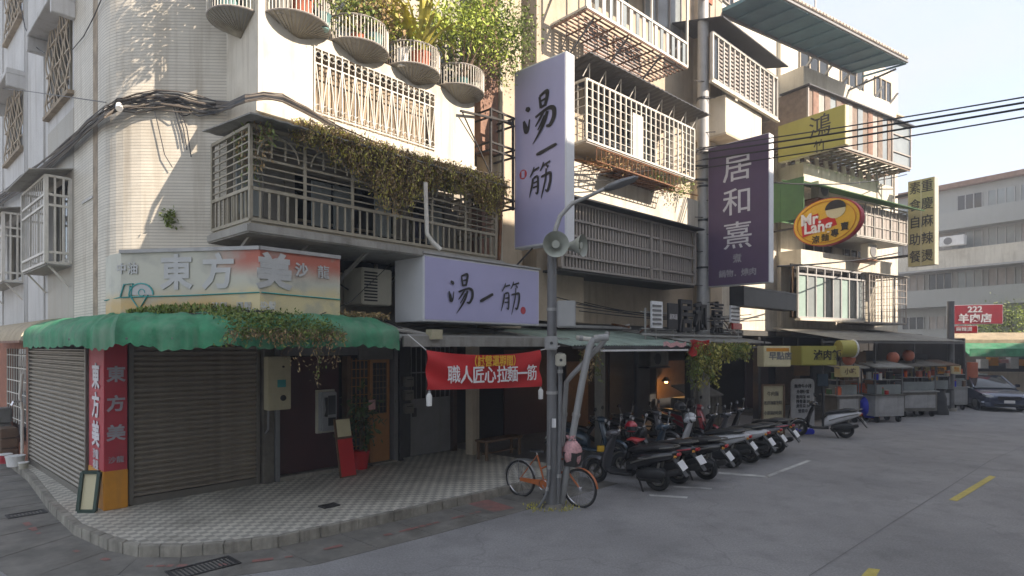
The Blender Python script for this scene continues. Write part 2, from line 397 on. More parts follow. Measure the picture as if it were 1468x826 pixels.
# raised tiled walk with a rounded kerb, in the corner building's frame
kerb = [(-.2, 13), (-.25, 4.4), (-.46, 1.25), (-.5, -.54), (-.36, -1.67), (-.17, -2.25), (.2, -2.66), (.62, -2.93), (1.22, -3.2), (3, -3.36), (5.2, -3.48), (7.6, -3.52)]
inner = [(x + (.11 if i < 5 else .06), y + (.0 if i < 4 else .1)) for i, (x, y) in enumerate(kerb)]
wk = MB(); wk.prism([(7.6, 3.5), (11, 3.5), (11, 13)] + inner, .02, .15)
struct('sidewalk', wk, 'walktile', B, uv=True)
t = T('kerb', 'worn stained concrete kerb curving round the tiled corner walk', 'kerb', B, (2, -3.3, 0), kind='structure')
del t.o['category']; del t.o['label']
for i in range(len(kerb) - 1):
    a, b, c, d = kerb[i], kerb[i + 1], inner[i + 1], inner[i]
    n = max(1, round(math.dist(a, b) / .3))
    for j in range(n):
        f0, f1 = j / n, (j + 1) / n - .003 / max(.2, math.dist(a, b))
        P = lambda p, q, f: (p[0] + (q[0] - p[0]) * f, p[1] + (q[1] - p[1]) * f)
        h = .152 + random.uniform(-.003, .003)
        m = MB(); m.prism([P(a, b, f0), P(a, b, f1), P(d, c, f1), P(d, c, f0)], .0, h)
        t.part('kerbstone', m, 'kerbstone', bevel=.008)
# gutter apron of old concrete slabs along the kerb
out = [(kx - (1.0 if i < 5 else .35 if i < 8 else .0), ky - (.0 if i < 3 else .5 if i < 6 else .8 if i < 8 else .95)) for i, (kx, ky) in enumerate(kerb)]
gt = T('gutter_strip', None, None, B, (2, -3.8, 0), kind='structure')
for i in range(len(kerb) - 1):
    n = max(1, round(math.dist(kerb[i], kerb[i + 1]) / .9))
    for j in range(n):
        f0, f1 = j / n, (j + 1) / n - .01
        m = MB(); z = .006 + random.uniform(0, .004)
        q = [P(kerb[i], kerb[i + 1], f0), P(kerb[i], kerb[i + 1], f1), P(out[i], out[i + 1], f1), P(out[i], out[i + 1], f0)]
        m.prism(q, -.05, z); gt.part('slab', m, 'gutter')
# faded red no-parking line (patches that survive)
rl = MB()
pts = [(-.85, 1.0), (-.82, -.3), (-.62, -1.6), (-.3, -2.6), (.4, -3.3), (1.2, -3.7), (2.6, -3.85), (4.3, -3.95)]
for a, b in zip(pts[:-1], pts[1:]):
    a, b = Vector((*a, 0)), Vector((*b, 0)); nn = int((b - a).length / .12)
    for j in range(nn):
        if random.random() < .5: continue
        p, q = a.lerp(b, j / nn), a.lerp(b, (j + random.uniform(.6, 1)) / nn); w = Vector((-(b - a).y, (b - a).x, 0)).normalized() * random.uniform(.025, .05)
        rl.add([(v.x, v.y, .014) for v in (p - w, q - w, q + w, p + w)], [(0, 1, 2, 3)])
o = struct('red_kerb_line', rl, 'red_line', B)
# drain grates and cover plates
def grate(px, py, w, d, lab, m='iron', z=.0, rot=0, zz=0):
    x, y = B.hz(px, py, zz); t = T('drain_grate', lab, 'drain grate', B, (x, y, zz), rot=rot)
    fr = MB(); fr.box(x - w / 2, x + w / 2, y - d / 2, y - d / 2 + .03, zz + .002, zz + .022).box(x - w / 2, x + w / 2, y + d / 2 - .03, y + d / 2, zz + .002, zz + .022)
    fr.box(x - w / 2, x - w / 2 + .03, y - d / 2 + .03, y + d / 2 - .03, zz + .002, zz + .022).box(x + w / 2 - .03, x + w / 2, y - d / 2 + .03, y + d / 2 - .03, zz + .002, zz + .022)
    t.part('frame', fr, m)
    b = MB(); n = int(w / .05)
    for i in range(n): xx = x - w / 2 + .04 + (w - .08) * i / (n - 1); b.box(xx - .008, xx + .008, y - d / 2 + .03, y + d / 2 - .03, zz + .004, zz + .018)
    t.part('bars', b, m)
    u = MB(); u.box(x - w / 2 + .03, x + w / 2 - .03, y - d / 2 + .03, y + d / 2 - .03, zz + .001, zz + .005); t.part('pit_shade', u, 'black_plastic')  # flat black sheet; the darkness below the bars is put into its colour
grate(292, 815, .75, .38, 'black iron drain grate in the gutter at the photo bottom left')
grate(472, 726, .28, .2, 'small dark drain cover let into the tiled walk', zz=.151)
grate(38, 738, .5, .3, 'dark drain grate in the side street gutter', z=0)
# painted marks on the asphalt
def mark(name, fr, q, m, z=.005):
    s = MB(); s.add([(x, y, z) for x, y in q], [(0, 1, 2, 3)]); struct(name, s, m, fr)
def pmark(name, pix, m, z=.005): mark(name, WF, [WF.hz(a, b) for a, b in pix], m, z)
pmark('yellow_centre_line', [(1360, 717), (1372, 719), (1428, 684), (1419, 682)], 'yellow_line')
pmark('yellow_centre_line', [(1215, 848), (1242, 850), (1262, 817), (1245, 815)], 'yellow_line')
pmark('parking_line', [(1096, 683), (1103, 684), (1163, 661), (1157, 660)], 'white_line')
pmark('parking_line', [(1030, 677), (1030, 679.5), (1100, 685), (1102, 682.5)], 'white_line')
pmark('parking_line', [(930, 709), (932, 711.5), (985, 715), (986, 712.5)], 'white_line', .006)
pmark('parking_line', [(965, 697), (966, 699), (1020, 702), (1021, 700)], 'white_line', .006)
pmark('red_cover', [(667, 722), (708, 735), (738, 729), (700, 717)], 'red_line', .008)
pmark('yellow_kerb_line', [(742, 727), (745, 729), (786, 718), (784, 716)], 'yellow_line', .007)
# patch seams in the asphalt
sm = MB()
for pts in ([(1160, 826), (1275, 752), (1350, 705), (1420, 660), (1468, 640)], [(505, 765), (560, 760), (640, 745), (760, 722)], [(330, 815), (360, 826), (395, 845)]):
    w = [Vector((*WF.hz(a, b), .004)) for a, b in pts]
    for a, b in zip(w[:-1], w[1:]):
        n = Vector((-(b - a).y, (b - a).x, 0)).normalized() * .008; sm.add([a - n, b - n, b + n, a + n], [(0, 1, 2, 3)])
o = struct('tar_seam', sm, 'old_tar')

# ================================================================ CORNER BUILDING
X1 = 7.55                                    # its far end along the facade
t = CB = T('corner_building', 'old white mosaic tiled corner building with rounded corner and stained walls', 'building', B, (3, 2, .15))
zt, zb = 13.0, 3.05
def rndc(n=7):                               # chamfered corner whose left end is rounded
    pts = [(0, .35)]
    for i in range(n + 1):
        a = i / n; p0, p1, p2 = Vector((0, .1)), Vector((0, -.42)), Vector((.42, -.82))
        p = p0 * (1 - a) ** 2 + p1 * 2 * a * (1 - a) + p2 * a * a; pts.append((p.x, p.y))
    return pts + [(1.2, -1.6)]
# side wall, with real window openings left in it
t.part('side_wall', MB().wall([(0, 1.85), (0, .62)], zb, zt, .25, 1), 'mosaic')
sw = MB()
def holes_wall(mb, x, y0, y1, z0, z1, hs, th=.25, sgn=1):
    ys = sorted({y0, y1, *[h[0] for h in hs], *[h[1] for h in hs]}); zs = sorted({z0, z1, *[h[2] for h in hs], *[h[3] for h in hs]})
    for a, b in zip(ys[:-1], ys[1:]):
        for c, d in zip(zs[:-1], zs[1:]):
            if any(h[0] <= a and b <= h[1] and h[2] <= c and d <= h[3] for h in hs): continue
            mb.box(x, x + sgn * th, a, b, c, d)
side_holes = [(1.95, 3.75, 7.2, 8.7), (6.3, 8.4, 7.2, 8.7), (2.1, 3.9, 4.3, 5.7), (6.4, 8.5, 4.3, 5.7), (1.95, 3.75, 10.2, 11.7), (6.3, 8.4, 10.2, 11.7)]
holes_wall(sw, 0, 1.85, 16, zb, zt, side_holes)
t.part('side_wall', sw, 'plaster_grey')
low = MB(); holes_wall(low, -.004, 1.85, 3.9, zb, 6.9, [(2.1, 3.9, 4.3, 5.7)], .2)
t.part('stained_tiling', low, 'mosaic')
seam = MB()
for yy in (4.15, 5.9, 6.15, 9): seam.box(-.03, .0, yy, yy + .05, zb, zt)
t.part('wall_joint', seam, 'plaster_grey')
t.part('corner_recess', MB().box(-.003, .3, .352, .618, zb, zt), 'stain')
t.part('corner_wall', MB().wall(rndc(), zb, zt, .22, 1), 'mosaic', smooth=35)
wi = MB(); wi.box(-.02, .02, .6, 1.25, 5.1, 5.14); t.part('ledge', wi, 'plaster_grey')
# projecting bay above the entrance, parapet and balcony room behind it
BY = -2.65; BX = 5.4
gx0, _ = B.hy(450, 160, BY); gx1, _ = B.hy(622, 160, BY); GZ0, GZ1 = 6.2, 7.22
bay = MB()
bay.box(1.2, 1.32, BY, -1.55, 5.86, 7.4); bay.box(1.32, gx0, BY, BY + .12, 5.86, 7.4)
bay.box(gx0, gx1, BY, BY + .12, 5.86, GZ0); bay.box(gx0, gx1, BY, BY + .12, GZ1, 7.4); bay.box(gx1, BX, BY, BY + .12, 5.86, 7.4)
bay.box(1.32, BX, BY + .12, -1.6, 5.86, 5.98); bay.box(BX - .12, BX, BY + .12, -1.6, 5.98, 7.4)
bay.box(1.2, 2.05, BY + .0, BY + .12, 7.4, zt); bay.box(1.2, 1.32, BY + .12, -1.55, 7.4, zt)
t.part('bay', bay, 'plaster_white')
t.part('sill_band', MB().box(1.15, BX, BY - .06, BY - .002, 5.98, 6.12), 'plaster_white')
bw = MB()
holes_y = [(2.6, 4.4, 6.9, 9.4), (4.9, 5.9, 7.5, 9.4), (2.3, 5.6, 4.0, 5.6)]
def holes_wall_y(mb, y, x0, x1, z0, z1, hs, th=.2):
    xs = sorted({x0, x1, *[h[0] for h in hs], *[h[1] for h in hs]}); zs = sorted({z0, z1, *[h[2] for h in hs], *[h[3] for h in hs]})
    for a, b in zip(xs[:-1], xs[1:]):
        for c, d in zip(zs[:-1], zs[1:]):
            if any(h[0] <= a and b <= h[1] and h[2] <= c and d <= h[3] for h in hs): continue
            mb.box(a, b, y, y + th, c, d)
holes_wall_y(bw, -1.6, 1.2, X1, zb, zt, holes_y)
t.part('front_wall', bw, 'mosaic')
for (a, b, c, d) in holes_y:
    w = t.part('window', MB().box(a, b, -1.5, -1.46, c, d), 'glass_dark')
    f = MB()
    for q in range(5): xx = a + (b - a) * q / 4; f.box(xx - .025, xx + .025, -1.55, -1.5, c, d)
    f.box(a, b, -1.55, -1.5, (c + d) / 2, (c + d) / 2 + .04); t.part('window_frame', f, 'cage_paint', parent=w)
for (a, b, c, d) in side_holes:
    w = t.part('window', MB().box(.12, .15, a, b, c, d), 'glass_dark')
    f = MB()
    for q in range(4): yy = a + (b - a) * q / 3; f.box(.08, .12, yy - .03, yy + .03, c, d)
    t.part('window_frame', f, 'cage_paint', parent=w)
for (a, b, c, d) in side_holes[:2] + side_holes[4:]:
    t.part('lintel', MB().box(-.34, 0, a - .2, b + .15, d, d + .12).box(-.34, 0, a - .2, a - .08, d - .28, d).box(-.34, 0, b + .03, b + .15, d - .28, d), 'plaster_grey', bevel=.01)
    gr = MB()
    n = 14
    for q in range(n):
        yy = a + (b - a) * (q + .5) / n
        gr.tube([(-.05 - .03 * math.sin(k * 1.3 + q), yy + .05 * math.sin(k * 1.6 + q), c + (d - c) * k / 8) for k in range(9)], .013, 4)
    for q in range(3): gr.bar((-.05, a, c + (d - c) * (q + .5) / 3), (-.05, b, c + (d - c) * (q + .5) / 3), .025)
    t.part('window_grille', gr, 'plaster_beige')
    t.part('sill', MB().box(-.1, .0, a - .1, b + .1, c - .07, c), 'stain')
# soffit over the tiled walk, ground-floor wall, roof slab, rear
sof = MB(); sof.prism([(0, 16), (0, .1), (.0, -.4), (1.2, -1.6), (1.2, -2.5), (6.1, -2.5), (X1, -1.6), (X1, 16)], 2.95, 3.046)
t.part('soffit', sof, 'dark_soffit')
t.part('roof', MB().prism([(-.2, 16), (-.2, -.4), (1.2, -2.8), (X1, -2.8), (X1, 16)], zt, zt + .2), 'concrete')
# wrought white grille of the bay
g = MB(); n = 20
for i in range(n + 1):
    x = gx0 + (gx1 - gx0) * i / n; g.bar((x, BY - .02, GZ0), (x, BY - .02, GZ1), .018)
for i in range(0, n, 2):
    x = gx0 + (gx1 - gx0) * (i + 1) / n; w = (gx1 - gx0) / n
    g.bar((x, BY - .03, GZ0 + .02), (x - w * .9, BY - .03, GZ1 - .25), .014); g.bar((x, BY - .03, GZ0 + .02), (x + w * .9, BY - .03, GZ1 - .25), .014)
    for s_ in (-1, 1):
        g.tube([(x + s_ * (w * .55) + .05 * math.cos(k * .8), BY - .03, GZ0 + .1 + .05 * math.sin(k * .8)) for k in range(8)], .009, 4)
        g.tube([(x + s_ * (w * .5) + .05 * math.cos(k * .8), BY - .03, GZ1 - .12 + .05 * math.sin(k * .8)) for k in range(8)], .009, 4)
for z in (GZ0 + .02, GZ1 - .25, GZ1 - .02): g.bar((gx0, BY - .02, z), (gx1, BY - .02, z), .02)
t.part('window_grille', g, 'white_bar')
t.part('curtain', MB().box(gx0, gx1, BY + .2, BY + .22, GZ0, GZ1), 'stain')

# ---- ground floor of the corner building (its own things)
zw = 3.0
t = T('ground_floor_wall', 'dark lower wall of the corner building behind shutters and doors', 'wall', B, (2.5, .2, .15))
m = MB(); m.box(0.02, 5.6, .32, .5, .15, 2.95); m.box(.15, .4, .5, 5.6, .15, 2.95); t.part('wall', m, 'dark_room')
m = MB(); m.box(-.02, .3, 5.75, 5.95, .15, zw - .06).box(-.02, .3, 5.95, 16, .15, .5).box(-.02, .3, 8.4, 16, .5, zw - .06).box(-.02, .3, 5.95, 8.4, 2.65, zw - .06); t.part('brick_panel', m, 'brick_red')
m = MB(); m.box(.1, .14, 5.95, 8.4, .5, 2.65); t.part('window', m, 'glass_dark')
m = MB()
for q in range(9): m.bar((-.01, 6.0 + q * .3, .9), (-.01, 6.0 + q * .3, 2.65), .02)
for q in range(6): m.bar((-.01, 5.95, 1.0 + q * .3), (-.01, 8.4, 1.0 + q * .3), .02)
t.part('window_grille', m, 'white_bar')
m = MB(); m.box(7.4, 11, 2.6, 2.8, .15, 2.95).box(7.3, 7.42, .05, 2.6, .15, 2.95); t.part('rear_wall', m, 'wood_dark')

def shutter(lab, fr, axis, a0, a1, at, z0, z1, slot=.085):
    """rolling shutter; every slat its own piece. axis 'x': runs along the facade at y=at; 'y': runs down the side street at x=at"""
    base = ((a0 + a1) / 2, at, z0) if axis == 'x' else (at, (a0 + a1) / 2, z0)
    t = T('rolling_shutter', lab, 'shutter', fr, base)
    L = a1 - a0; prof = [(0, 0), (-.03, .008), (-.05, .026), (-.05, .042), (-.03, .06), (.004, .07), (.004, .088)]
    m = MB(); ring = lambda s_: [((s_, o, z) if axis == 'x' else (o, s_, z)) for o, z in prof]
    m.loft([ring(-L / 2), ring(L / 2)], cap=False, closed=False)
    me = m.mesh('slat'); me.materials.append(MT['shutter'])
    n = int((z1 - z0 - .12) / slot)
    for i in range(n):
        o = t.piece('slat', me, (base[0], base[1], z0 + .12 + i * slot))
        o.rotation_euler = (random.gauss(0, .0), 0, random.gauss(0, .0012)); o.location.z += random.gauss(0, .001)
    w = .07
    for e in (a0 - w, a1):
        fm = MB()
        if axis == 'x': fm.box(e, e + w, at - .06, at + .06, z0, z1)
        else: fm.box(at - .06, at + .06, e, e + w, z0, z1)
        t.part('guide_rail', fm, 'shutter_frame', bevel=.006)
    bm_ = MB(); bm_.box(a0, a1, at - .035, at - .005, z0, z0 + .115) if axis == 'x' else bm_.box(at - .035, at - .005, a0, a1, z0, z0 + .115)
    t.part('bottom_bar', bm_, 'shutter_frame')
    return t
shutter('closed brown steel rolling shutter facing the main road', B, 'x', .42, 2.42, .1, .15, 2.75)
shutter('closed rolling shutter on the side street left of the red pillar', B, 'y', .98, 5.6, .02, .15, 2.7)

# red advertising pillar at the corner
t = T('corner_pillar', 'red corner pillar with white characters and an orange painted base', 'pillar', B, (.16, .4, .15))
t.part('pillar', MB().box(0, .32, 0, .88, .75, 2.95), 'red_paint', bevel=.01)
t.part('base', MB().box(-.008, .326, -.008, .88, .15, .76), 'orange_paint', bevel=.01)
for k, ch in enumerate('東方美'):
    put_text(t, ch, (.16, -.01, 2.25 - k * .46), .26, 'letter_grey', '-y', bold=.03)
    put_text(t, ch, (-.012, .42, 2.2 - k * .46), .42, 'letter_pale', '-x', bold=.03)
put_text(t, '沙龍', (.16, -.01, .92), .11, 'letter_grey', '-y', bold=.02)
put_text(t, '沙龍', (-.012, .42, .98), .16, 'letter_pale', '-x', bold=.02)
put_text(t, '美髮', (-.012, .42, .81), .16, 'letter_pale', '-x', bold=.02)

# meter pillar, dark red panel, sidelight and orange door
t = T('shopfront', 'recessed dark red shopfront panel beside an orange wooden door', 'shopfront', B, (4, .1, .15))
t.part('post', MB().box(2.52, 2.72, -.04, .2, .15, 2.95), 'stone_dark', bevel=.008)
t.part('post', MB().box(2.74, 2.82, -.06, .2, .15, 2.95), 'steel_grey')
t.part('panel', MB().box(2.86, 4.14, .06, .2, .25, 2.5), 'maroon')
t.part('threshold', MB().box(2.84, 4.34, -.02, .22, .15, .22), 'kerbstone')
t.part('transom', MB().box(2.86, 5.42, .0, .2, 2.52, 2.8), 'steel_grey')
t.part('transom_panel', MB().box(4.55, 5.42, -.05, -.005, 2.42, 2.8), 'counter')
t.part('post', MB().box(4.3, 4.38, -.02, .2, .15, 2.5), 'wood_brown')
d = t.part('door', MB().box(4.88, 5.4, .04, .1, .2, 1.25).box(4.88, 4.96, .04, .1, 1.25, 2.45).box(5.32, 5.4, .04, .1, 1.25, 2.45).box(4.96, 5.32, .04, .1, 2.35, 2.45), 'wood_orange', bevel=.005)
t.part('pane', MB().box(4.96, 5.32, .07, .08, 1.25, 2.35), 'glass_dark', parent=d)
t.part('handle', MB().tube([(4.93, .03, 1.0), (4.93, -.02, 1.02), (4.93, -.02, 1.16), (4.93, .03, 1.18)], .01), 'chrome', parent=d)
lt = MB()
for i in range(5): lt.bar((4.96 + .09 * i, .05, 1.25), (4.96 + .09 * i, .05, 2.35), .014)
for i in range(9): lt.bar((4.96, .05, 1.25 + i * .1375), (5.32, .05, 1.25 + i * .1375), .014)
t.part('lattice', lt, 'wood_brown', parent=d)
w = t.part('sidelight', MB().box(4.42, 4.84, .06, .08, .5, 2.45), 'glass_dark')
lt = MB()
for i in range(5): lt.bar((4.44 + .1 * i, .04, .5), (4.44 + .1 * i, .04, 2.45), .014)
for i in range(11): lt.bar((4.42, .04, .6 + i * .18), (4.84, .04, .6 + i * .18), .014)
t.part('lattice', lt, 'wood_orange', parent=w)
t.part('step', MB().box(4.86, 5.5, -.12, .2, .15, .2), 'kerbstone', bevel=.01)
t.part('post', MB().box(5.46, 5.56, -.05, .3, .15, 2.95), 'steel_grey')

x0, z0 = B.hy(378, 588, -.06); x1, z1 = B.hy(410, 511, -.06)
t = T('meter_box', 'tall cream electric meter box on the post beside the shutter', 'meter box', B, ((x0 + x1) / 2, -.06, z0))
t.part('case', MB().box(x0, x1, -.26, -.06, z0, z1), 'meter_cream', bevel=.012)
t.part('door', MB().box(x0 + .02, x1 - .02, -.275, -.262, z0 + .03, z1 - .03), 'meter_cream', bevel=.004)
t.part('label_plate', MB().box((x0 + x1) / 2 - .06, (x0 + x1) / 2 + .1, -.285, -.277, z0 + .42, z0 + .56), 'teal')
t.part('dial', MB().cyl(((x0 + x1) / 2 + .05, -.275, z0 + .22), ((x0 + x1) / 2 + .05, -.292, z0 + .22), .055, 14), 'black_plastic')
t.part('lock', MB().cyl(((x0 + x1) / 2 + .05, -.275, z0 + .8), ((x0 + x1) / 2 + .05, -.3, z0 + .8), .02, 8), 'iron')
t.part('conduit', MB().tube([(x0 + .04, -.16, z0), (x0 + .04, -.16, z0 - .35), (x0 + .04, -.02, z0 - .45), (x0 + .04, -.02, .2)], .018), 'steel_grey')

x0, z0 = B.hy(456, 618, -.02); x1, z1 = B.hy(478, 561, -.02)
t = T('pay_phone', 'grey wall telephone with a black handset on the dark red panel', 'telephone', B, ((x0 + x1) / 2, 0, z0))
t.part('case', MB().box(x0, x1, -.16, .05, z0, z1), 'plastic_grey', bevel=.02)
t.part('handset', MB().tube([(x0 + .07, -.2, z0 + .3), (x0 + .07, -.23, z0 + .42), (x0 + .07, -.2, z1 - .1)], [.035, .02, .035], 8), 'black_plastic')
t.part('screen', MB().box(x0 + .14, x1 - .04, -.17, -.161, z0 + .32, z1 - .07), 'glass_dark')
t.part('keypad', MB().box(x0 + .14, x1 - .04, -.17, -.161, z0 + .1, z0 + .26), 'steel_dark')
t.part('base_plate', MB().box(x0 - .02, x1 + .02, -.03, .055, z0 - .05, z1 + .04), 'plastic_cream')

# red notice board leaning by the door and the potted plant
ax, ay = B.hz(500, 684, .15)
t = T('menu_board', 'leaning red notice board with a pale top sheet by the orange door', 'notice board', B, (ax, ay, .15))
def slab(t, name, m, p0, w, h, th, lean, z0, parent=None, sx=1):
    x, y = p0; mb = MB(); dx, dz = math.sin(lean) * h, math.cos(lean) * h
    a = Vector((x - w / 2, y, z0)); mb.add([a, a + Vector((w, 0, 0)), a + Vector((w, dx, dz)), a + Vector((0, dx, dz)),
        a + Vector((0, th, 0)), a + Vector((w, th, 0)), a + Vector((w, dx + th, dz)), a + Vector((0, dx + th, dz))],
        [(0, 1, 2, 3), (5, 4, 7, 6), (4, 5, 1, 0), (3, 2, 6, 7), (1, 5, 6, 2), (4, 0, 3, 7)])
    return t.part(name, mb, m, parent=parent)
slab(t, 'board', 'wood_brown', (ax, ay), .36, 1.15, .03, .22, .15)
slab(t, 'poster', 'banner_red', (ax, ay - .02), .32, .72, .012, .22, .18)
slab(t, 'sheet', 'sign_cream', (ax, ay + .14), .30, .34, .01, .22, .93)
px, py_ = B.hz(518, 672, .15)
t = T('potted_plant', 'dark leafy plant in a red pot beside the orange door', 'potted plant', B, (px, py_, .15))
t.part('pot', MB().tube([(px, py_, .15), (px, py_, .5), (px, py_, .53)], [.12, .17, .18], 14), 'banner_red', smooth=True)
f = MB()
for i in range(14): a = i * 2.4; f.tube([(px, py_, .5), (px + .08 * math.cos(a), py_ + .08 * math.sin(a), .85 + .04 * i), (px + .26 * math.cos(a), py_ + .26 * math.sin(a), 1.0 + .05 * i)], .007, 4)
t.part('stem', f, 'stem')
f = MB(); f.fuzz((px, py_, 1.15), .42, 340, .16, .35, 1.4); t.part('foliage', f, 'leaf_dark')
t.part('ribbon', MB().box(px - .02, px + .14, py_ - .3, py_ - .29, 1.4, 1.6), 'pink_cloth')

# sheet-metal gate right of the door, with postal boxes
t = T('steel_gate', 'grey sheet steel gate with a lattice window right of the orange door', 'gate', B, (6.5, 0, .15))
t.part('post', MB().box(5.62, 5.72, -.04, .08, .15, 2.9), 'steel_dark')
t.part('leaf', MB().box(5.95, 7.15, .0, .05, .2, 1.5), 'steel_grey')
t.part('leaf', MB().box(5.72, 5.94, .0, .05, .2, 2.9), 'steel_dark')
g = MB()
for i in range(9): g.bar((5.98 + i * .145, .02, 1.5), (5.98 + i * .145, .02, 2.7), .02)
g.bar((5.95, .02, 2.7), (7.15, .02, 2.7), .04).bar((5.95, .02, 2.1), (7.15, .02, 2.1), .03)
t.part('bars', g, 'steel_grey')
t.part('backing', MB().box(5.95, 7.15, .09, .12, 1.5, 2.9), 'dark_room')
t.part('lock', MB().box(6.0, 6.1, -.03, .0, 1.1, 1.3), 'iron')
for k in range(3):
    t2 = T('letter_box', ['upper', 'middle', 'lowest'][k] + ' small metal letter box on the gate post beside the orange door', 'letter box', B, (5.83, -.02, 1.2 + .3 * (2 - k)), group='letter boxes by the gate')
    z = 1.2 + .3 * (2 - k)
    t2.part('body', MB().box(5.7, 5.94, -.14, -.005, z, z + .22), 'counter', bevel=.01); t2.part('slot', MB().box(5.74, 5.9, -.146, -.141, z + .15, z + .17), 'black_plastic')
t = T('cream_pillar', 'cream painted square pillar with a small dark box in the open shop bay', 'pillar', B, (7.32, -.6, .15))
t.part('shaft', MB().box(7.2, 7.44, -.72, -.48, .15, 2.95), 'plaster_beige', bevel=.012)
t.part('box', MB().box(7.26, 7.38, -.8, -.725, 1.9, 2.2), 'black_plastic')
# back of the open bay: panels, folding screen, bench
t = T('folding_screen', 'pale wooden folding screen standing behind the bench in the shop bay', 'screen', B, (8.6, 1.6, .15))
for k in range(4):
    xx = B.hy(686, 600, 1.6)[0] + k * .42; m = MB(); yy = 1.55 + (.12 if k % 2 else 0)
    m.add([(xx, yy, .2), (xx + .4, 1.67 - (yy - 1.55), .2), (xx + .4, 1.67 - (yy - 1.55), 1.9), (xx, yy, 1.9), (xx, yy + .03, .2), (xx + .4, 1.70 - (yy - 1.55), .2), (xx + .4, 1.70 - (yy - 1.55), 1.9), (xx, yy + .03, 1.9)],
          [(0, 1, 2, 3), (5, 4, 7, 6), (4, 5, 1, 0), (3, 2, 6, 7), (1, 5, 6, 2), (4, 0, 3, 7)])
    t.part('panel', m, ['plaster_beige', 'wood_orange', 'concrete', 'plaster_beige'][k])
bx, by = B.hz(716, 655, .15)
t = T('bench', 'dark wooden bench standing in the open shop bay', 'bench', B, (bx, by, .15))
t.part('seat', MB().box(bx - .62, bx + .62, by - .18, by + .18, .55, .6), 'wood_brown', bevel=.008)
for i in (-1, 1):
    for j in (-1, 1): t.part('leg', MB().box(bx + i * .55 - .025, bx + i * .55 + .025, by + j * .13 - .025, by + j * .13 + .025, .15, .55), 'wood_brown')
t.part('rail', MB().bar((bx - .55, by, .28), (bx + .55, by, .28), .03), 'wood_brown')

# ---- green fabric awning wrapped round the corner
apath_o = [(-.62, 2.34), (-.6, .5), (-.56, -1.4), (-.4, -2.15), (.05, -2.8), (.7, -3.25), (1.3, -3.42), (2.2, -3.45), (3.05, -3.45)]
apath_i = [(-.02, 2.34), (-.02, .5), (-.02, -.5), (-.0, -1.2), (.3, -1.75), (.75, -2.4), (1.25, -2.92), (2.2, -2.9), (3.05, -2.4)]
t = T('green_awning', 'green plastic bullnose awning with scalloped edge wrapped around the corner', 'awning', B, (1.2, -3, 2.7))
def interp(path, s):
    L = [math.dist(a, b) for a, b in zip(path[:-1], path[1:])]; q = s * (len(path) - 1); i = min(int(q), len(path) - 2); f = q - i
    return path[i][0] * (1 - f) + path[i + 1][0] * f, path[i][1] * (1 - f) + path[i + 1][1] * f
m = MB(); NU, NV = 120, 12; rows = []
for i in range(NU + 1):
    s = i / NU; o, q = interp(apath_o, s), interp(apath_i, s); row = []
    wob = .014 * math.sin(i * 1.3) + .012 * math.sin(i * .71 + 1) + random.gauss(0, .006)
    seamd = .045 * max(0, 1 - abs((i % 12) - 6) / 1.2)
    for j in range(NV + 1):
        v = j / NV
        if v < .78:
            a = v / .78 * math.pi / 2; f, z = math.sin(a), 3.17 - (1 - math.cos(a)) * .30 + .012 * math.sin(i * .37 + j)
        else:
            f, z = 1, 2.87 - (v - .78) / .22 * (.17 + .018 * abs(math.sin(i * .52)) + .02 * math.sin(i * .23) + .018 * math.sin(i * 1.9))
        f += wob * f - seamd * math.sin(v * 3) * .5; z += wob * .5 - .02 * math.sin(v * 9 + i * .3) * v
        row.append((q[0] + (o[0] - q[0]) * f, q[1] + (o[1] - q[1]) * f, z))
    rows.append(row)
m.loft(rows, cap=False, closed=False); t.part('canopy', m, 'awning_green', smooth=60)
e = MB()
for idx in (0, NU):
    r = rows[idx]; q = interp(apath_i, idx / NU); k = [(*q, 2.78)] + r; e.add(k, [(0, a, a + 1) for a in range(1, len(k) - 1)])
t.part('end_panel', e, 'awning_green')
f = MB()
for i in range(0, NU + 1, 12):
    o, q = interp(apath_o, i / NU), interp(apath_i, i / NU); f.bar((*q, 3.1), (*o, 2.8), .025)

t.part('frame', f, 'steel_grey')
# older beige awning down the side street
t = T('beige_awning', 'old beige brown fabric awning beyond the green one on the side street', 'awning', B, (-.3, 6, 2.7))
rows = []
for i in range(41):
    y = 2.55 + i * .15; row = []
    for j in range(9):
        a = j / 8 * math.pi / 2; row.append((-.02 - .62 * math.sin(a) - .012 * math.sin(i * 1.7), y, 3.22 - (1 - math.cos(a)) * .42))
    rows.append(row)
t.part('canopy', MB().loft(rows, cap=False, closed=False), 'awning_beige', smooth=60)
r = rows[0]; k = [(-.02, 2.55, 2.8)] + r; t.part('end_panel', MB().add(k, [(0, a, a + 1) for a in range(1, len(k) - 1)]), 'faded_sign')
t.part('front_rail', MB().bar((-.63, 2.55, 2.79), (-.63, 8.55, 2.79), .04), 'rustpaint')

# ---- faded sign that wraps the corner above the awning
sp = [(-.1, -.5), (-.12, -.85), (-.09, -1.21), (1.06, -3.0), (2.28, -3.0)]
t = T('wrap_sign', 'faded cream shop sign bent around the corner, red patch and orange foot', 'sign', B, (1.06, -2.6, 3.1))
ZS0, ZS1 = 3.12, 4.02
mb = MB(); mb.wall(sp, ZS0, ZS1, .14, 1)
m_ = bpy.data.materials.new('faded_print'); m_.use_nodes = True; nt = m_.node_tree; Lk = nt.links.new; bs = nt.nodes['Principled BSDF']; bs.inputs['Roughness'].default_value = .55
uvn = nt.nodes.new('ShaderNodeTexCoord'); sx = nt.nodes.new('ShaderNodeSeparateXYZ'); Lk(uvn.outputs['UV'], sx.inputs[0])
nn = nt.nodes.new('ShaderNodeTexNoise'); nn.inputs['Scale'].default_value = 3.2; nn.inputs['Detail'].default_value = 6; Lk(uvn.outputs['UV'], nn.inputs['Vector'])
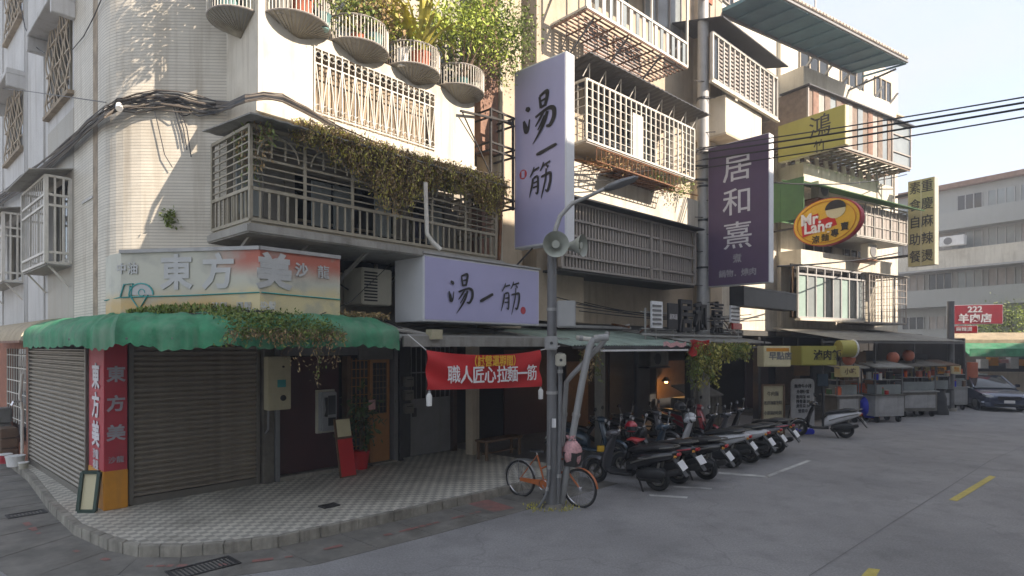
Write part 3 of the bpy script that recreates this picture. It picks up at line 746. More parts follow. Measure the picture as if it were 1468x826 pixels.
def mrange(inp, a, b, c=0, d=1):
    n = nt.nodes.new('ShaderNodeMapRange'); n.interpolation_type = 'SMOOTHSTEP'; n.inputs[1].default_value = a; n.inputs[2].default_value = b; n.inputs[3].default_value = c; n.inputs[4].default_value = d; Lk(inp, n.inputs[0]); return n.outputs[0]
def mth(op, a, b):
    n = nt.nodes.new('ShaderNodeMath'); n.operation = op
    for k, v in enumerate((a, b)):
        if isinstance(v, (int, float)): n.inputs[k].default_value = v
        else: Lk(v, n.inputs[k])
    return n.outputs[0]
def mixc(f, a, b):
    n = nt.nodes.new('ShaderNodeMixRGB'); Lk(f, n.inputs[0])
    for k, v in ((1, a), (2, b)):
        if isinstance(v, tuple): n.inputs[k].default_value = (*v, 1)
        else: Lk(v, n.inputs[k])
    return n.outputs[0]
zn = mth('ADD', sx.outputs[1], mth('MULTIPLY', mth('SUBTRACT', nn.outputs[0], .5), .22))
c0 = mixc(mrange(zn, ZS0 + .12, ZS0 + .42), (.52, .35, .14), (.47, .47, .39))
c0 = mixc(mth('MULTIPLY', mrange(sx.outputs[0], 1.9, 2.9), mrange(zn, ZS0 + .5, ZS0 + .25)), c0, (.60, .52, .30))
c0 = mixc(mth('MULTIPLY', mrange(zn, ZS1 - .42, ZS1 - .14), mrange(sx.outputs[0], 1.95, 2.7)), c0, (.42, .12, .08))
wear = mth('MULTIPLY', mrange(nn.outputs[0], .48, .7), .6); c0 = mixc(wear, c0, (.33, .33, .29)); Lk(c0, bs.inputs['Base Color']); MT['faded_print'] = m_
t.part('face', mb, 'faded_print')
t.part('edge_strip', MB().bar((-.1, -1.21, ZS1 + .01), (1.06, -3.0, ZS1 + .01), .05).bar((1.06, -3.0, ZS1 + .01), (2.28, -3.0, ZS1 + .01), .05), 'galv')
ua = math.atan2(-3.0 + 1.21, 1.06 + .09)     # heading of the corner face
def on_face(s, z):                           # s metres from the left end of the corner face
    return (-.09 + math.cos(ua) * s + math.sin(ua) * .012, -1.21 + math.sin(ua) * s - math.cos(ua) * .012, z)
ch_ang = ua
put_text(t, '中', on_face(.02, 3.78), .16, 'letter_faded', ch_ang, bold=.02); put_text(t, '油', on_face(.2, 3.78), .17, 'letter_faded', ch_ang, bold=.02)
put_text(t, '東', on_face(.88, 3.69), .5, 'letter_faded', ch_ang, bold=.03)
put_text(t, '方', on_face(1.52, 3.69), .5, 'letter_faded', ch_ang, bold=.03)
put_text(t, '美', (1.26, -3.012, 3.69), .5, 'letter_faded', '-y', bold=.04)
put_text(t, '沙', (1.66, -3.012, 3.77), .2, 'letter_faded', '-y', bold=.03); put_text(t, '龍', (2.0, -3.012, 3.77), .2, 'letter_faded', '-y', bold=.03)
put_text(t, '洗髮．燙髮．染髮', on_face(1.9, 3.24), .12, 'letter_faded', ch_ang, bold=.02)
lg = MB(); th = .012
def fp(s, z): return Vector(on_face(s, z))
cc = [fp(.33 + .19 * math.cos(a * .1 * math.pi), 3.42 + .16 * math.sin(a * .1 * math.pi)) for a in range(11)]
lg.tube(cc, th, 4); lg.tube([fp(.0, 3.4), fp(.06, 3.57), fp(.2, 3.58), fp(.17, 3.4)], th, 4); lg.tube([fp(.16, 3.4), fp(.3, 3.22), fp(.44, 3.42)], th, 4); lg.tube([fp(.16, 3.55), fp(.14, 3.4)], th, 4)
lg.tube([fp(.34 + .05 * math.cos(a * .6), 3.45 + .05 * math.sin(a * .6)) for a in range(10)], .008, 4)
lg.tube([Vector((-.115, -.5, 3.38)), fp(0, 3.39), fp(1.0, 3.4), fp(2.13, 3.43)], .009, 4); lg.tube([(1.08, -3.01, 3.43), (2.28, -3.01, 3.40)], .009, 4)
t.part('logo', lg, 'teal')
lo = MB(); lo.add([fp(.33 + .18 * math.cos(a * .1 * math.pi), 3.42 + .15 * math.sin(a * .1 * math.pi)) for a in range(11)], [tuple(range(11))])
t.part('logo_fill', lo, 'letter_faded')

# ---- caged balcony on the second floor
def cage(lab, fr, x0, x1, yf, yb, z0, z1, paint='cage_paint', cols=9, rows=5, low=0.0, roof=.25, slope=.12, roofm='roof_tin', back='glass_dark', cat='window cage', lowbars=.12, ends=True, r=.012, extra=None, vfine=0, group=None, floorm=None, backframe=True):
    t = T('window_cage', lab, cat, fr, ((x0 + x1) / 2, yb, z0), group=group)
    f = MB(); w = .045
    for x in (x0, x1):
        f.bar((x, yf, z0), (x, yf, z1), w); f.bar((x, yb, z0), (x, yb, z1), w)
        for z in (z0, z1) + ((z0 + low,) if low else ()): f.bar((x, yf, z), (x, yb, z), w)
    for z in (z0, z1) + ((z0 + low,) if low else ()): f.bar((x0, yf, z), (x1, yf, z), w)
    for i in range(1, cols): x = x0 + (x1 - x0) * i / cols; f.bar((x, yf, z0), (x, yf, z1), w * .8)
    t.part('frame', f, paint)
    b = MB(); zl = z0 + low
    for k in range(1, rows):
        z = zl + (z1 - zl) * k / rows; b.bar((x0, yf, z), (x1, yf, z), r * 1.6)
        if ends: b.bar((x0, yf, z), (x0, yb, z), r * 1.6); b.bar((x1, yf, z), (x1, yb, z), r * 1.6)
    if vfine:
        n = int((x1 - x0) / vfine)
        for i in range(1, n): x = x0 + (x1 - x0) * i / n; b.bar((x, yf, zl), (x, yf, z1), r * 1.6)
    if ends:
        n = max(2, int(abs(yb - yf) / .22))
        for i in range(1, n): y = yf + (yb - yf) * i / n; b.bar((x0, y, z0), (x0, y, z1), r * 1.4); b.bar((x1, y, z0), (x1, y, z1), r * 1.4)
    t.part('bars', b, paint)
    if low:
        b = MB(); n = int((x1 - x0) / lowbars)
        for i in range(n + 1): x = x0 + (x1 - x0) * i / n; b.bar((x, yf, z0), (x, yf, zl), r * 2)
        n = int(abs(yb - yf) / lowbars)
        for i in range(1, n): y = yf + (yb - yf) * i / n; b.bar((x0, y, z0), (x0, y, zl), r * 2); b.bar((x1, y, z0), (x1, y, zl), r * 2)
        t.part('lower_bars', b, paint)
    t.part('floor', MB().box(x0, x1, yf, yb, z0 - .06, z0 - .02), floorm or paint)
    if roof:
        m = MB(); n = int((x1 - x0 + .3) / .1)
        rr = [[(x0 - .15 + i * .1, yf - roof, z1 + .03 + (.012 if i % 2 else 0)), (x0 - .15 + i * .1, yb, z1 + slope + .05 + (.012 if i % 2 else 0)), ] for i in range(n + 1)]
        rr2 = [[(a[0], a[1], a[2] + .02) for a in q] for q in rr]
        m.loft([q + s_[::-1] for q, s_ in zip(rr, rr2)]); t.part('roof', m, roofm)
    if back:
        t.part('backing', MB().box(x0 + .03, x1 - .03, yb - .03, yb - .015, z0, z1), back)
    return t
cg = cage('weathered enclosed balcony cage overgrown by hanging creepers', B, .98, 5.72, -2.9, -1.64, 4.42, 5.68, cols=6, rows=8, low=.42, roof=.32, lowbars=.13, back=None)
f = MB()
for i in range(6):
    xa = .98 + (5.72 - .98) * (i + .5) / 6
    f.tube([(xa + .3 * math.cos(a * .314), -2.91, 5.3 + .3 * math.sin(a * .314)) for a in range(11)], .014, 4); f.bar((xa - .1, -2.9, 5.3), (xa - .1, -2.9, 5.58), .02); f.bar((xa + .1, -2.9, 5.3), (xa + .1, -2.9, 5.58), .02)
f.bar((.98, -2.9, 5.26), (5.72, -2.9, 5.26), .03)
cg.part('arches', f, 'cage_paint')
for i in range(12):
    if i % 3 == 2: continue
    xa = 1.05 + i * .39; cg.part('pane', MB().box(xa, xa + .33, -2.3, -2.27, 4.6, 5.3), ('glass_pale', 'counter', 'cage_brown')[i % 3 if i % 4 else 0])  # pale panes: window reflections put into the glass colour
br = MB()
for x in (1.1, 2.0, 3.0, 4.0, 5.0): br.bar((x, -2.85, 4.34), (x, -1.65, 3.75), .05); br.bar((x, -2.85, 4.34), (x, -1.62, 4.34), .06)
cg.part('bracket', br, 'concrete')
cg.part('ledge', MB().box(.9, 5.9, -3.0, -1.62, 4.22, 4.352), 'concrete', bevel=.02)
cg.part('inner_wall', MB().box(1.3, 5.6, -1.66, -1.645, 4.4, 4.55), 'plaster_beige')

# creepers
def creeper(lab, fr, x0, x1, y, z, n, drop, mats=('leaf_mid', 'leaf_dry'), base=None, name='hanging_creeper', thick=.16, up=.1, size=.055, cat='creeper', dens=1.0, dropf=None):
    t = T(name, lab, cat, fr, base or ((x0 + x1) / 2, y, z))
    fs = [MB() for _ in mats]; st = MB()
    for i in range(n):
        x = random.uniform(x0, x1); L = drop * random.uniform(.2, 1) ** 1.5 * (dropf((x - x0) / (x1 - x0)) if dropf else 1)
        yy = y + random.gauss(0, thick * .4); p = Vector((x, yy, z + random.uniform(0, up))); k = int(6 + L * 34 * dens); pts = [p.copy()]
        f = fs[0] if random.random() < .45 else fs[-1]
        for j in range(k):
            q = p + Vector((random.gauss(0, .035), random.gauss(0, .035), -L * j / k)); f.leaf(q, size * random.uniform(.7, 1.7), Vector((random.gauss(0, .45), random.gauss(0, .45), random.gauss(-.7, .4))).normalized(), w=.38)
            if j % 5 == 0: pts.append(q)
        st.tube(pts, .004, 3)
    for f, mm in zip(fs, mats): t.part('foliage', f, mm)
    t.part('stem', st, 'stem')
    return t
creeper('thick yellow green and brown creeper hanging over the balcony cage front', B, 1.55, 5.75, -3.08, 5.77, 1250, .9, ('leaf_yellow', 'leaf_dry'), up=.12, thick=.26, size=.042,
        dropf=lambda u: .5 + .75 * math.exp(-((u - .4) / .12) ** 2) + .35 * math.exp(-((u - .93) / .06) ** 2) - .2 * (u < .1))
creeper('thin dry creeper trailing from the left end of the balcony cage', B, 1.0, 1.25, -2.6, 5.7, 26, .8, ('leaf_mid', 'leaf_dry'), thick=.7)
va, vb = B.hy(322, 480, -3.5)[0], B.hy(492, 480, -3.5)[0]
cr_ = creeper('creeper mat with trailing strands on the middle of the green awning', B, va, vb, -3.5, 2.86, 170, .42, ('leaf_mid', 'leaf_dry'), up=.08, thick=.2, size=.04, name='awning_creeper',
        dropf=lambda u: .45 + 1.5 * (abs(u - .78) < .025) + 1.3 * (abs(u - .55) < .01) + .8 * (abs(u - .9) < .03))
f = MB()
for i in range(5200):
    u = random.random(); x = va + (vb - va) * u + random.gauss(0, .05); a = random.random() * math.pi / 2; env = math.sin(math.pi * min(1, max(0, u))) ** .6
    if random.random() > env: continue
    yy = -2.7 - .82 * math.sin(a); zz = 3.12 - (1 - math.cos(a)) * .28 + abs(random.gauss(0, .05)) * env
    f.leaf((x, yy, zz), random.uniform(.025, .06), Vector((random.gauss(0, .6), random.gauss(-.4, .5), random.gauss(.2, .5))).normalized())
cr_.part('foliage', f, 'leaf_mid')
t = T('weed_patch', 'patch of low green weeds growing on top of the green awning under the sign', 'weeds', B, (.5, -2.6, 3.15))
f = MB()
for i in range(1500):
    s = random.uniform(.38, .74); q, o = interp(apath_i, s), interp(apath_o, s); k = random.uniform(.0, .35)
    f.leaf((q[0] + (o[0] - q[0]) * k, q[1] + (o[1] - q[1]) * k, 3.15 + random.uniform(-.03, .1) * math.sin((s - .38) / .36 * 3.14)), random.uniform(.04, .08), Vector((random.gauss(0, .5), random.gauss(0, .5), 1)).normalized())
t.part('foliage', f, 'leaf_mid')
t = T('weed_patch', 'trailing greenery strip on the awning edge below the bay wall', 'weeds', B, (2.6, -2.7, 3.2)); f = MB()
for i in range(500): f.leaf((random.uniform(2.1, 3.2), random.uniform(-3.0, -2.7), 3.16 + random.uniform(0, .06)), random.uniform(.04, .08))
t.part('foliage', f, 'leaf_dry')
wx, wy, wz = B.hd(243, 312, 9.15)
t = T('wall_fern', 'little green weed sprouting from the white corner wall above the sign', 'weed', B, (wx, wy, wz)); f = MB()
for i in range(150): f.leaf((wx + random.gauss(0, .06), wy + random.gauss(0, .05) - .02, wz + random.uniform(-.15, .12)), .07)
t.part('foliage', f, 'leaf_mid')

# ---- semicircular flower baskets on the bay
cxs = [1.19, 1.8, 2.86, 3.96, 5.05]
labs = ['leftmost round flower basket with a teal pot at the building corner', 'round flower basket holding a dark red pot, second from the corner',
        'middle round flower basket with dried plants and teal pots', 'round flower basket holding an orange pot with a big fern', 'right end flower basket beneath the bushy tree']
for k, x in enumerate(cxs):
    y = BY + .1 if k else -2.1; zb_ = 7.44; rr = .5 if k else .44; yc = y; tw = 0 if k else math.pi / 2
    t = T('flower_basket', labs[k], 'plant basket', B, (x, yc, zb_), group='round plant baskets along the bay')
    def hc(r, z, n=14, yy=yc, xx=x, tw=tw): return [(xx - r * math.cos(i / n * math.pi + tw * -1), yy - r * math.sin(i / n * math.pi - tw), z) for i in range(n + 1)]
    f = MB(); f.tube(hc(rr, zb_), .014, 5); f.tube(hc(rr, zb_ + .36), .016, 5); f.bar(hc(rr, zb_)[0], hc(rr, zb_)[-1], .02); t.part('rim', f, 'cage_brown')
    b = MB()
    for i in range(0, 29): a = i / 28 * math.pi - tw; p = (x - rr * math.cos(a), yc - rr * math.sin(a)); b.bar((*p, zb_), (*p, zb_ + .36), .011)
    t.part('bars', b, 'white_bar')
    pan = MB(); n = 20; pts = hc(rr * .99, zb_ - .01, n); pan.add([(x, yc, zb_ - .22)] + pts, [(0, i + 1, i + 2) for i in range(n)]); pan.add([(x, yc, zb_ + .0)] + pts, [(0, i + 2, i + 1) for i in range(n)])
    t.part('pan', pan, 'concrete'); ribs = MB()
    for i in range(0, 21, 1): ribs.bar((x, yc, zb_ - .235), pts[i], .012)
    t.part('rib', ribs, 'cage_paint')
def pot(lab, x, y, z, r, h, m, plant=None, label_cat='plant pot'):
    t = T('plant_pot', lab, label_cat, B, (x, y, z), group='pots in the bay baskets')
    t.part('pot', MB().tube([(x, y, z), (x, y, z + h), (x, y, z + h + .02)], [r * .75, r, r * 1.08], 14), m, smooth=30)
    t.part('soil', MB().cyl((x, y, z + h + .005), (x, y, z + h + .022), r * .9, 12), 'soil')
    if plant: plant(t, x, y, z + h)
    return t
def p_fern(t, x, y, z):
    f = MB()
    for i in range(64):
        a = random.uniform(0, 6.28); L = random.uniform(.7, 1.3); prev = None; lean = random.uniform(.25, 1.0)
        for j in range(9):
            s = j / 8; r = lean * L * s * 1.0; p = Vector((x + r * math.cos(a), y + r * math.sin(a) * .8, z + L * (s - lean * .75 * s * s * s)))
            if prev is not None:
                d = p - prev; sd = d.cross(Vector((0, 0, 1))).normalized() * .05 * (1 - s * .7)
                f.add([prev - sd, prev + sd, p + sd * .8, p - sd * .8], [(0, 1, 2, 3)])
            prev = p
    t.part('frond', f, 'leaf_yellow')
def bush(t, x, y, z, h=.9, r=.45, n=900, m='leaf_light', size=.06, lean=(0, 0)):
    st = MB(); f = MB()
    for i in range(9):
        a = i * 2.4; e = Vector((x + r * .8 * math.cos(a) + lean[0], y + r * .6 * math.sin(a) + lean[1], z + h * random.uniform(.5, 1)))
        st.tube([(x, y, z), (Vector((x, y, z)) + e) / 2 + Vector((0, 0, .08)), e], [.014, .01, .005], 5)
        for k in range(n // 18): f.fuzz(e + Vector((random.gauss(0, .1), random.gauss(0, .1), random.gauss(0, .1))) * 1.3, r * .42, 3, size * random.choice((.8, 1.1, 1.5)), .5)
    t.part('stem', st, 'stem'); t.part('foliage', f, m)
zp = 7.4
pot('teal glazed pot inside the leftmost round basket', 1.0, -2.15, zp + .05, .17, .45, 'pot_teal', lambda t, x, y, z: bush(t, x, y, z, .8, .5, 1200, 'leaf_mid', .07, (-.25, -.1)))
pot('plain clay pot of silvery twigs behind the leftmost basket rail', .95, -1.85, zp + .05, .13, .22, 'concrete', lambda t, x, y, z: bush(t, x, y, z, .7, .4, 900, 'leaf_dry', .06, (-.35, -.25)))
pot('large dark red pot inside the second round basket', 1.8, -2.78, zp, .17, .46, 'pot_red')
pot('small pot with green sprouts beside the dark red pot', 2.08, -2.85, zp, .12, .2, 'pot_teal', lambda t, x, y, z: bush(t, x, y, z, .35, .2, 300, 'leaf_mid', .05))
pot('grey pot at the left of the second round basket', 1.5, -2.76, zp, .12, .28, 'concrete', lambda t, x, y, z: bush(t, x, y, z, .4, .2, 260, 'leaf_dry', .05))
pot('teal pot on the right of the middle basket', 3.02, -2.8, zp, .14, .26, 'pot_teal', lambda t, x, y, z: bush(t, x, y, z, .6, .3, 380, 'leaf_dry', .06))
pot('small red clay pot in the middle basket', 2.72, -2.8, zp, .1, .16, 'pot_red', lambda t, x, y, z: bush(t, x, y, z, .45, .25, 380, 'leaf_mid', .06))
pot('orange clay pot holding a large bright green fern', 3.96, -2.82, zp, .17, .3, 'pot_red', p_fern)
pot('white wrapped pot between the middle and fern baskets', 3.62, -2.75, zp, .11, .26, 'white_foam', lambda t, x, y, z: bush(t, x, y, z, .45, .25, 300, 'leaf_light', .05))
pot('pale teal pot in the right end basket under the tree', 4.95, -2.8, zp, .1, .2, 'pot_teal', lambda t, x, y, z: bush(t, x, y, z, 1.3, .75, 2600, 'leaf_light', .06))
pot('cream pot at the right end of the last basket with a tall bush', 5.3, -2.75, zp, .12, .22, 'plastic_cream', lambda t, x, y, z: bush(t, x, y, z, 1.5, .85, 3200, 'leaf_mid', .06, (.5, .1)))
pot('low pot of bright yellow green shoots left of the fern', 3.3, -2.5, zp, .12, .2, 'pot_red', lambda t, x, y, z: bush(t, x, y, z, .9, .5, 1300, 'leaf_yellow', .07))

# ---- side-street window cages (white)
def side_cage(lab, y0, y1, xo, z0, z1):
    t = T('window_cage', lab, 'window cage', B, (0, (y0 + y1) / 2, z0), group='white window cages on the side street wall')
    f = MB(); w = .06
    for y in (y0, y1):
        f.bar((xo, y, z0), (xo, y, z1), w); f.bar((-.02, y, z0), (-.02, y, z1), w)
        for z in (z0, z1, z0 + .18, z0 + 1.0, z0 + 1.18): f.bar((xo, y, z), (-.02, y, z), .04)
        for q in (.33, .66): f.bar((xo * q, y, z0), (xo * q, y, z1), .03)
    for z in (z0, z1, z0 + .18, z0 + 1.0, z0 + 1.18): f.bar((xo, y0, z), (xo, y1, z), .04)
    t.part('frame', f, 'white_bar'); b = MB(); n = 12
    for i in range(1, n): y = y0 + (y1 - y0) * i / n; b.bar((xo, y, z0), (xo, y, z1), .016)
    t.part('bars', b, 'white_bar')
    m = MB(); m.add([(xo - .25, y0 - .1, z1 + .03), (.0, y0 - .1, z1 + .16), (.0, y1 + .1, z1 + .16), (xo - .25, y1 + .1, z1 + .03), (xo - .25, y0 - .1, z1 + .05), (.0, y0 - .1, z1 + .18), (.0, y1 + .1, z1 + .18), (xo - .25, y1 + .1, z1 + .05)],
          [(0, 1, 2, 3), (7, 6, 5, 4), (0, 4, 5, 1), (2, 6, 7, 3), (0, 3, 7, 4)]); t.part('roof', m, 'concrete')
    t.part('tray', MB().box(xo, -.02, y0, y1, z0 - .05, z0 - .03), 'concrete')
    k = MB()
    for y in (y0 + .1, y1 - .1): k.bar((xo + .05, y, z0 - .04), (-.02, y, z0 - .4), .03)
    t.part('bracket', k, 'white_bar')
    return t
side_cage('white barred window cage with sloping roof nearest the corner', 2.0, 4.05, -.37, 4.16, 5.66)
side_cage('second white window cage farther down the side street at photo left edge', 6.3, 9.0, -.37, 4.16, 5.66)

# ---- cable bundle slung along the corner
t = T('cable_bundle', 'tangle of black telephone cables slung across the corner wall', 'cables', B, (.3, -1, 6))
route = [(0, 305, 10.4, -.06), ]
def wall_pt(px, py, off=.06):
    """point a little in front of whichever wall the sight line meets"""
    if px < 160:
        y, z = B.hx(px, py, -off); return (-off, y, z)
    if px < 326:
        # chamfer plane through (0,-.4) & (1.2,-1.6)
        c, s2 = math.cos(R(-45)), math.sin(R(-45)); cf = Fr(*B.w(0, -.4).xy, 47.55 - 45); x, z = cf.hy(px, py, -off); w = cf.w(x, -off, z); l = B.l(w.x, w.y); return (l[0], l[1], z)
    x, z = B.hy(px, py, BY - off); return (x, BY - off, z)
for k in range(19):
    dz = random.uniform(-9, 11); j = lambda: random.gauss(0, 2.3)
    pix = [(-10, 290), (30, 262), (62, 238), (95, 208), (125, 180), (150, 160), (168, 149), (195, 143), (225, 139), (255, 141), (285, 148), (310, 152)]
    pts = [wall_pt(a, b + dz + j() + (dz * .6 if 180 < a < 300 else 0), random.uniform(.05, .14)) for a, b in pix]
    for a, b, yo in [(330, 150, -2.6), (352, 140, -3.0), (378, 136, -3.15), (405, 140, -3.15), (440, 158, -3.0), (480, 180, -2.85), (530, 203, -2.8), (580, 222, -2.8), (640, 238, -2.8), (700, 252, -2.8)]:
        if k > 7 and a > 500: break
        x, z = B.hy(a, b + dz * .5 + j() * .5, yo); pts.append((x, yo, z))
    t.part('cable', MB().tube(pts, random.choice([.009, .011, .016]), 5), random.choice(['black_plastic', 'steel_dark', 'cable_grey']), smooth=True)
for a in range(3):
    q = [(248 + 4 * a, 150), (258 + 5 * a, 185), (262 + 6 * a, 205 + 10 * a)]; t.part('cable', MB().tube([wall_pt(*v) for v in q], .009, 4), 'steel_dark')
t.part('cable', MB().tube([wall_pt(*v) for v in [(222, 160), (230, 195), (236, 222), (247, 240)]], .007, 4), 'steel_dark')
t.part('cable', MB().tube([wall_pt(265 + 9 * math.cos(a), 160 + 6 * math.sin(a)) for a in [i * .7 for i in range(10)]], .01, 4), 'black_plastic')
t.part('clip', MB().box(*[v for v in (0, 0, 0, 0, 0, 0)]) if False else MB().cyl(wall_pt(171, 151, .1), wall_pt(171, 156, .16), .05, 8), 'white_foam')
def wire(lab, pts, r=.008, fr=WF, name='overhead_wire', m='black_plastic', group=None, cat='wire'):
    return solo(name, MB().tube([Vector(p) - Vector(pts[0]) for p in pts] if False else pts, r, 5), m, lab, cat, fr, pts[0], group)
wire('thin dark wire crossing the grey side wall to the corner', [(lambda a: (a[0], a[1], a[2]))(wall_pt(px, py, .25)) for px, py in [(-5, 126), (40, 131), (90, 138), (152, 147)]], .008, B)
wire('slack wire climbing the grey side wall beside the upper window', [wall_pt(px, py, .04) for px, py in [(103, 72), (120, 52), (134, 25), (145, 0), (150, -30)]], .008, B)
wire('curved wire looping down the far side wall at the top left', [wall_pt(px, py, .2) for px, py in [(30, 10), (36, 40), (48, 65), (64, 76)]], .01, B)
wire('black cable drooping across the foot of the faded sign', [(-.2, -1.0, 3.14), (.2, -2.2, 3.12), (1.0, -3.1, 3.17), (1.8, -3.1, 3.11), (2.4, -2.9, 3.17), (3.2, -2.6, 3.2), (3.7, -2.8, 2.95)], .013, B, cat='cable')
wire('black cable strung past the wall between the two shop signs', [(2.3, -2.0, 4.0), (3.0, -1.8, 3.78), (3.5, -1.75, 3.55)], .013, B, cat='cable')
wire('thin wire slanting down across the wall right of the faded sign', [(3.5, -2.6, 4.1), (2.6, -2.8, 3.4), (1.9, -3.05, 3.15)], .007, B)
# low wall tiling seen right of the faded sign
# outdoor air conditioner between the signs
ax0, az0 = B.hy(564, 424, -2.1); ax1, az1 = B.hy(583, 371, -2.1)
t = T('air_conditioner', 'window air conditioner with grille fins left of the lavender shop sign', 'air conditioner', B, (3.4, -1.9, 3.5))
t.part('case', MB().box(3.2, 3.82, -2.2, -1.62, 3.42, 4.05), 'plastic_cream', bevel=.02)
f = MB()
for i in range(10): f.box(3.24, 3.5, -2.215, -2.203, 3.48 + i * .053, 3.505 + i * .053)
t.part('fins', f, 'black_plastic')
# fallen-in roof sheets beyond the awning end
t = T('tin_canopy', 'low tin canopy with sagging sheets under the lavender shop sign', 'canopy', B, (5.5, -2.6, 2.9))
def sheet(t, pts, m, name='sheet', th=.03):
    n = (Vector(pts[1]) - Vector(pts[0])).cross(Vector(pts[3]) - Vector(pts[0])).normalized() * th
    mb = MB(); P4 = [Vector(p) for p in pts]; mb.add(P4 + [p - n for p in P4], [(0, 1, 2, 3), (7, 6, 5, 4), (0, 4, 5, 1), (1, 5, 6, 2), (2, 6, 7, 3), (3, 7, 4, 0)]); return t.part(name, mb, m)
sheet(t, [(3.1, -3.1, 2.86), (7.5, -3.3, 2.86), (7.5, -1.6, 3.1), (3.0, -1.6, 3.1)], 'roof_tin')
sheet(t, [(2.95, -2.9, 3.02), (3.9, -3.2, 2.9), (3.9, -2.0, 3.12), (2.95, -2.0, 3.14)], 'concrete')
t.part('fascia', MB().box(3.2, 7.5, -3.34, -3.3, 2.7, 2.87), 'roof_tin'); t.part('gutter', MB().box(3.0, 3.9, -3.3, -3.2, 2.84, 2.9), 'galv')
t.part('lamp', MB().box(3.72, 3.95, -3.4, -3.25, 2.82, 2.98), 'meter_cream')

# ---- brush strokes for the shop name
def brush(t, strokes, org, sx, sz, m, ux=(1, 0), wmul=1, d=.012, parent=None, name='lettering'):
    mb = MB(); ux = Vector((*ux, 0)); nrm = Vector((ux.y, -ux.x, 0))
    for st in strokes:
        pts = [(a, b, w) for a, b, w in st]; sm = []
        for i in range(len(pts) - 1):
            for k in range(5): f = k / 5; sm.append(tuple(pts[i][q] * (1 - f) + pts[i + 1][q] * f for q in range(3)))
        sm.append(pts[-1])
        for _ in range(3): sm = [sm[0]] + [tuple((sm[i - 1][q] + 2 * sm[i][q] + sm[i + 1][q]) / 4 for q in range(3)) for i in range(1, len(sm) - 1)] + [sm[-1]]
        L = []; Rr = []
        for i, (a, b, w) in enumerate(sm):
            p = Vector((a, b)); q = Vector(sm[min(i + 1, len(sm) - 1)][:2]) - Vector(sm[max(i - 1, 0)][:2])
            q = q.normalized() if q.length else Vector((1, 0)); n = Vector((-q.y, q.x)) * w * .5 * wmul
            for lst, s_ in ((L, 1), (Rr, -1)): v = p + n * s_; lst.append(Vector(org) + ux * v.x * sx + Vector((0, 0, v.y * sz)) + nrm * d)
        k = len(L); mb.add(L + Rr, [(i, i + 1, k + i + 1, k + i) for i in range(k - 1)])
    return t.part(name, mb, m, parent=parent)
TANG = [[(-.42, .3, .06), (-.34, .27, .11), (-.30, .22, .06)], [(-.48, .02, .05), (-.44, -.12, .11), (-.40, -.26, .12), (-.33, -.2, .05), (-.30, .02, .03)],
        [(.0, .48, .05), (.02, .38, .06), (.05, .2, .07)], [(.0, .48, .05), (.16, .55, .07), (.25, .55, .09), (.22, .38, .08), (.17, .22, .07)], [(.05, .36, .04), (.2, .39, .05)], [(.04, .21, .05), (.2, .25, .06)],
        [(-.12, .02, .05), (.1, .1, .06), (.3, .16, .07), (.44, .1, .1), (.44, -.1, .1), (.32, -.28, .08), (.2, -.26, .04)],
        [(.14, .12, .06), (.02, -.05, .06), (-.12, -.2, .03)], [(.24, .08, .07), (.16, -.15, .08), (0, -.38, .06), (-.2, -.6, .015)], [(.16, -.0, .05), (.05, -.18, .05), (-.05, -.3, .03)]]
YI = [[(-.42, -.2, .08), (-.3, -.16, .16), (0, -.02, .13), (.3, .12, .14), (.42, .16, .1)]]
JIN = [[(-.25, .42, .04), (-.3, .3, .06), (-.42, .15, .03)], [(-.28, .32, .05), (-.05, .38, .05)], [(.12, .5, .04), (.08, .38, .06), (-.02, .26, .03)], [(.1, .4, .05), (.38, .48, .05)], [(.22, .4, .04), (.3, .32, .07)],
       [(-.3, .1, .06), (-.33, -.1, .07), (-.45, -.45, .02)], [(-.28, .1, .05), (-.1, .15, .06), (-.1, -.15, .07), (-.12, -.4, .06), (-.2, -.34, .03)], [(-.28, -.05, .04), (-.12, -.02, .04)], [(-.3, -.18, .04), (-.12, -.16, .04)],
       [(.02, .08, .05), (.2, .12, .06), (.4, .16, .08), (.38, -.1, .08), (.28, -.38, .08), (.18, -.32, .03)], [(.22, .3, .05), (.2, .0, .06), (.1, -.3, .05), (.02, -.55, .02)]]
# lavender box sign over the shop
t = T('box_sign', 'long lavender box sign with black brush characters over the noodle shop', 'sign', B, (5.39, -2.6, 3.13))
hx0, hx1 = 3.87, 6.91
t.part('case', MB().box(hx0, hx1, -3.0, -2.2, 3.13, 4.27), 'sign_white', bevel=.012)
t.part('face', MB().box(hx0 + .03, hx1 - .03, -3.008, -3.001, 3.16, 4.23), 'sign_lav')
t.part('top_trim', MB().box(hx0 - .02, hx1 + .02, -3.03, -2.18, 4.275, 4.31), 'galv')
org = lambda px: (B.hy(px, 420, -3.01)[0], -3.012, 3.66)
brush(t, TANG, org(661), .62, .62, 'ink'); brush(t, YI, (org(697)[0], -3.012, 3.62), .42, .42, 'ink'); brush(t, JIN, org(732), .62, .62, 'ink')
t.part('seal', MB().cyl((org(750)[0], -3.0, 3.42), (org(750)[0], -3.013, 3.42), .075, 14), 'red_paint')
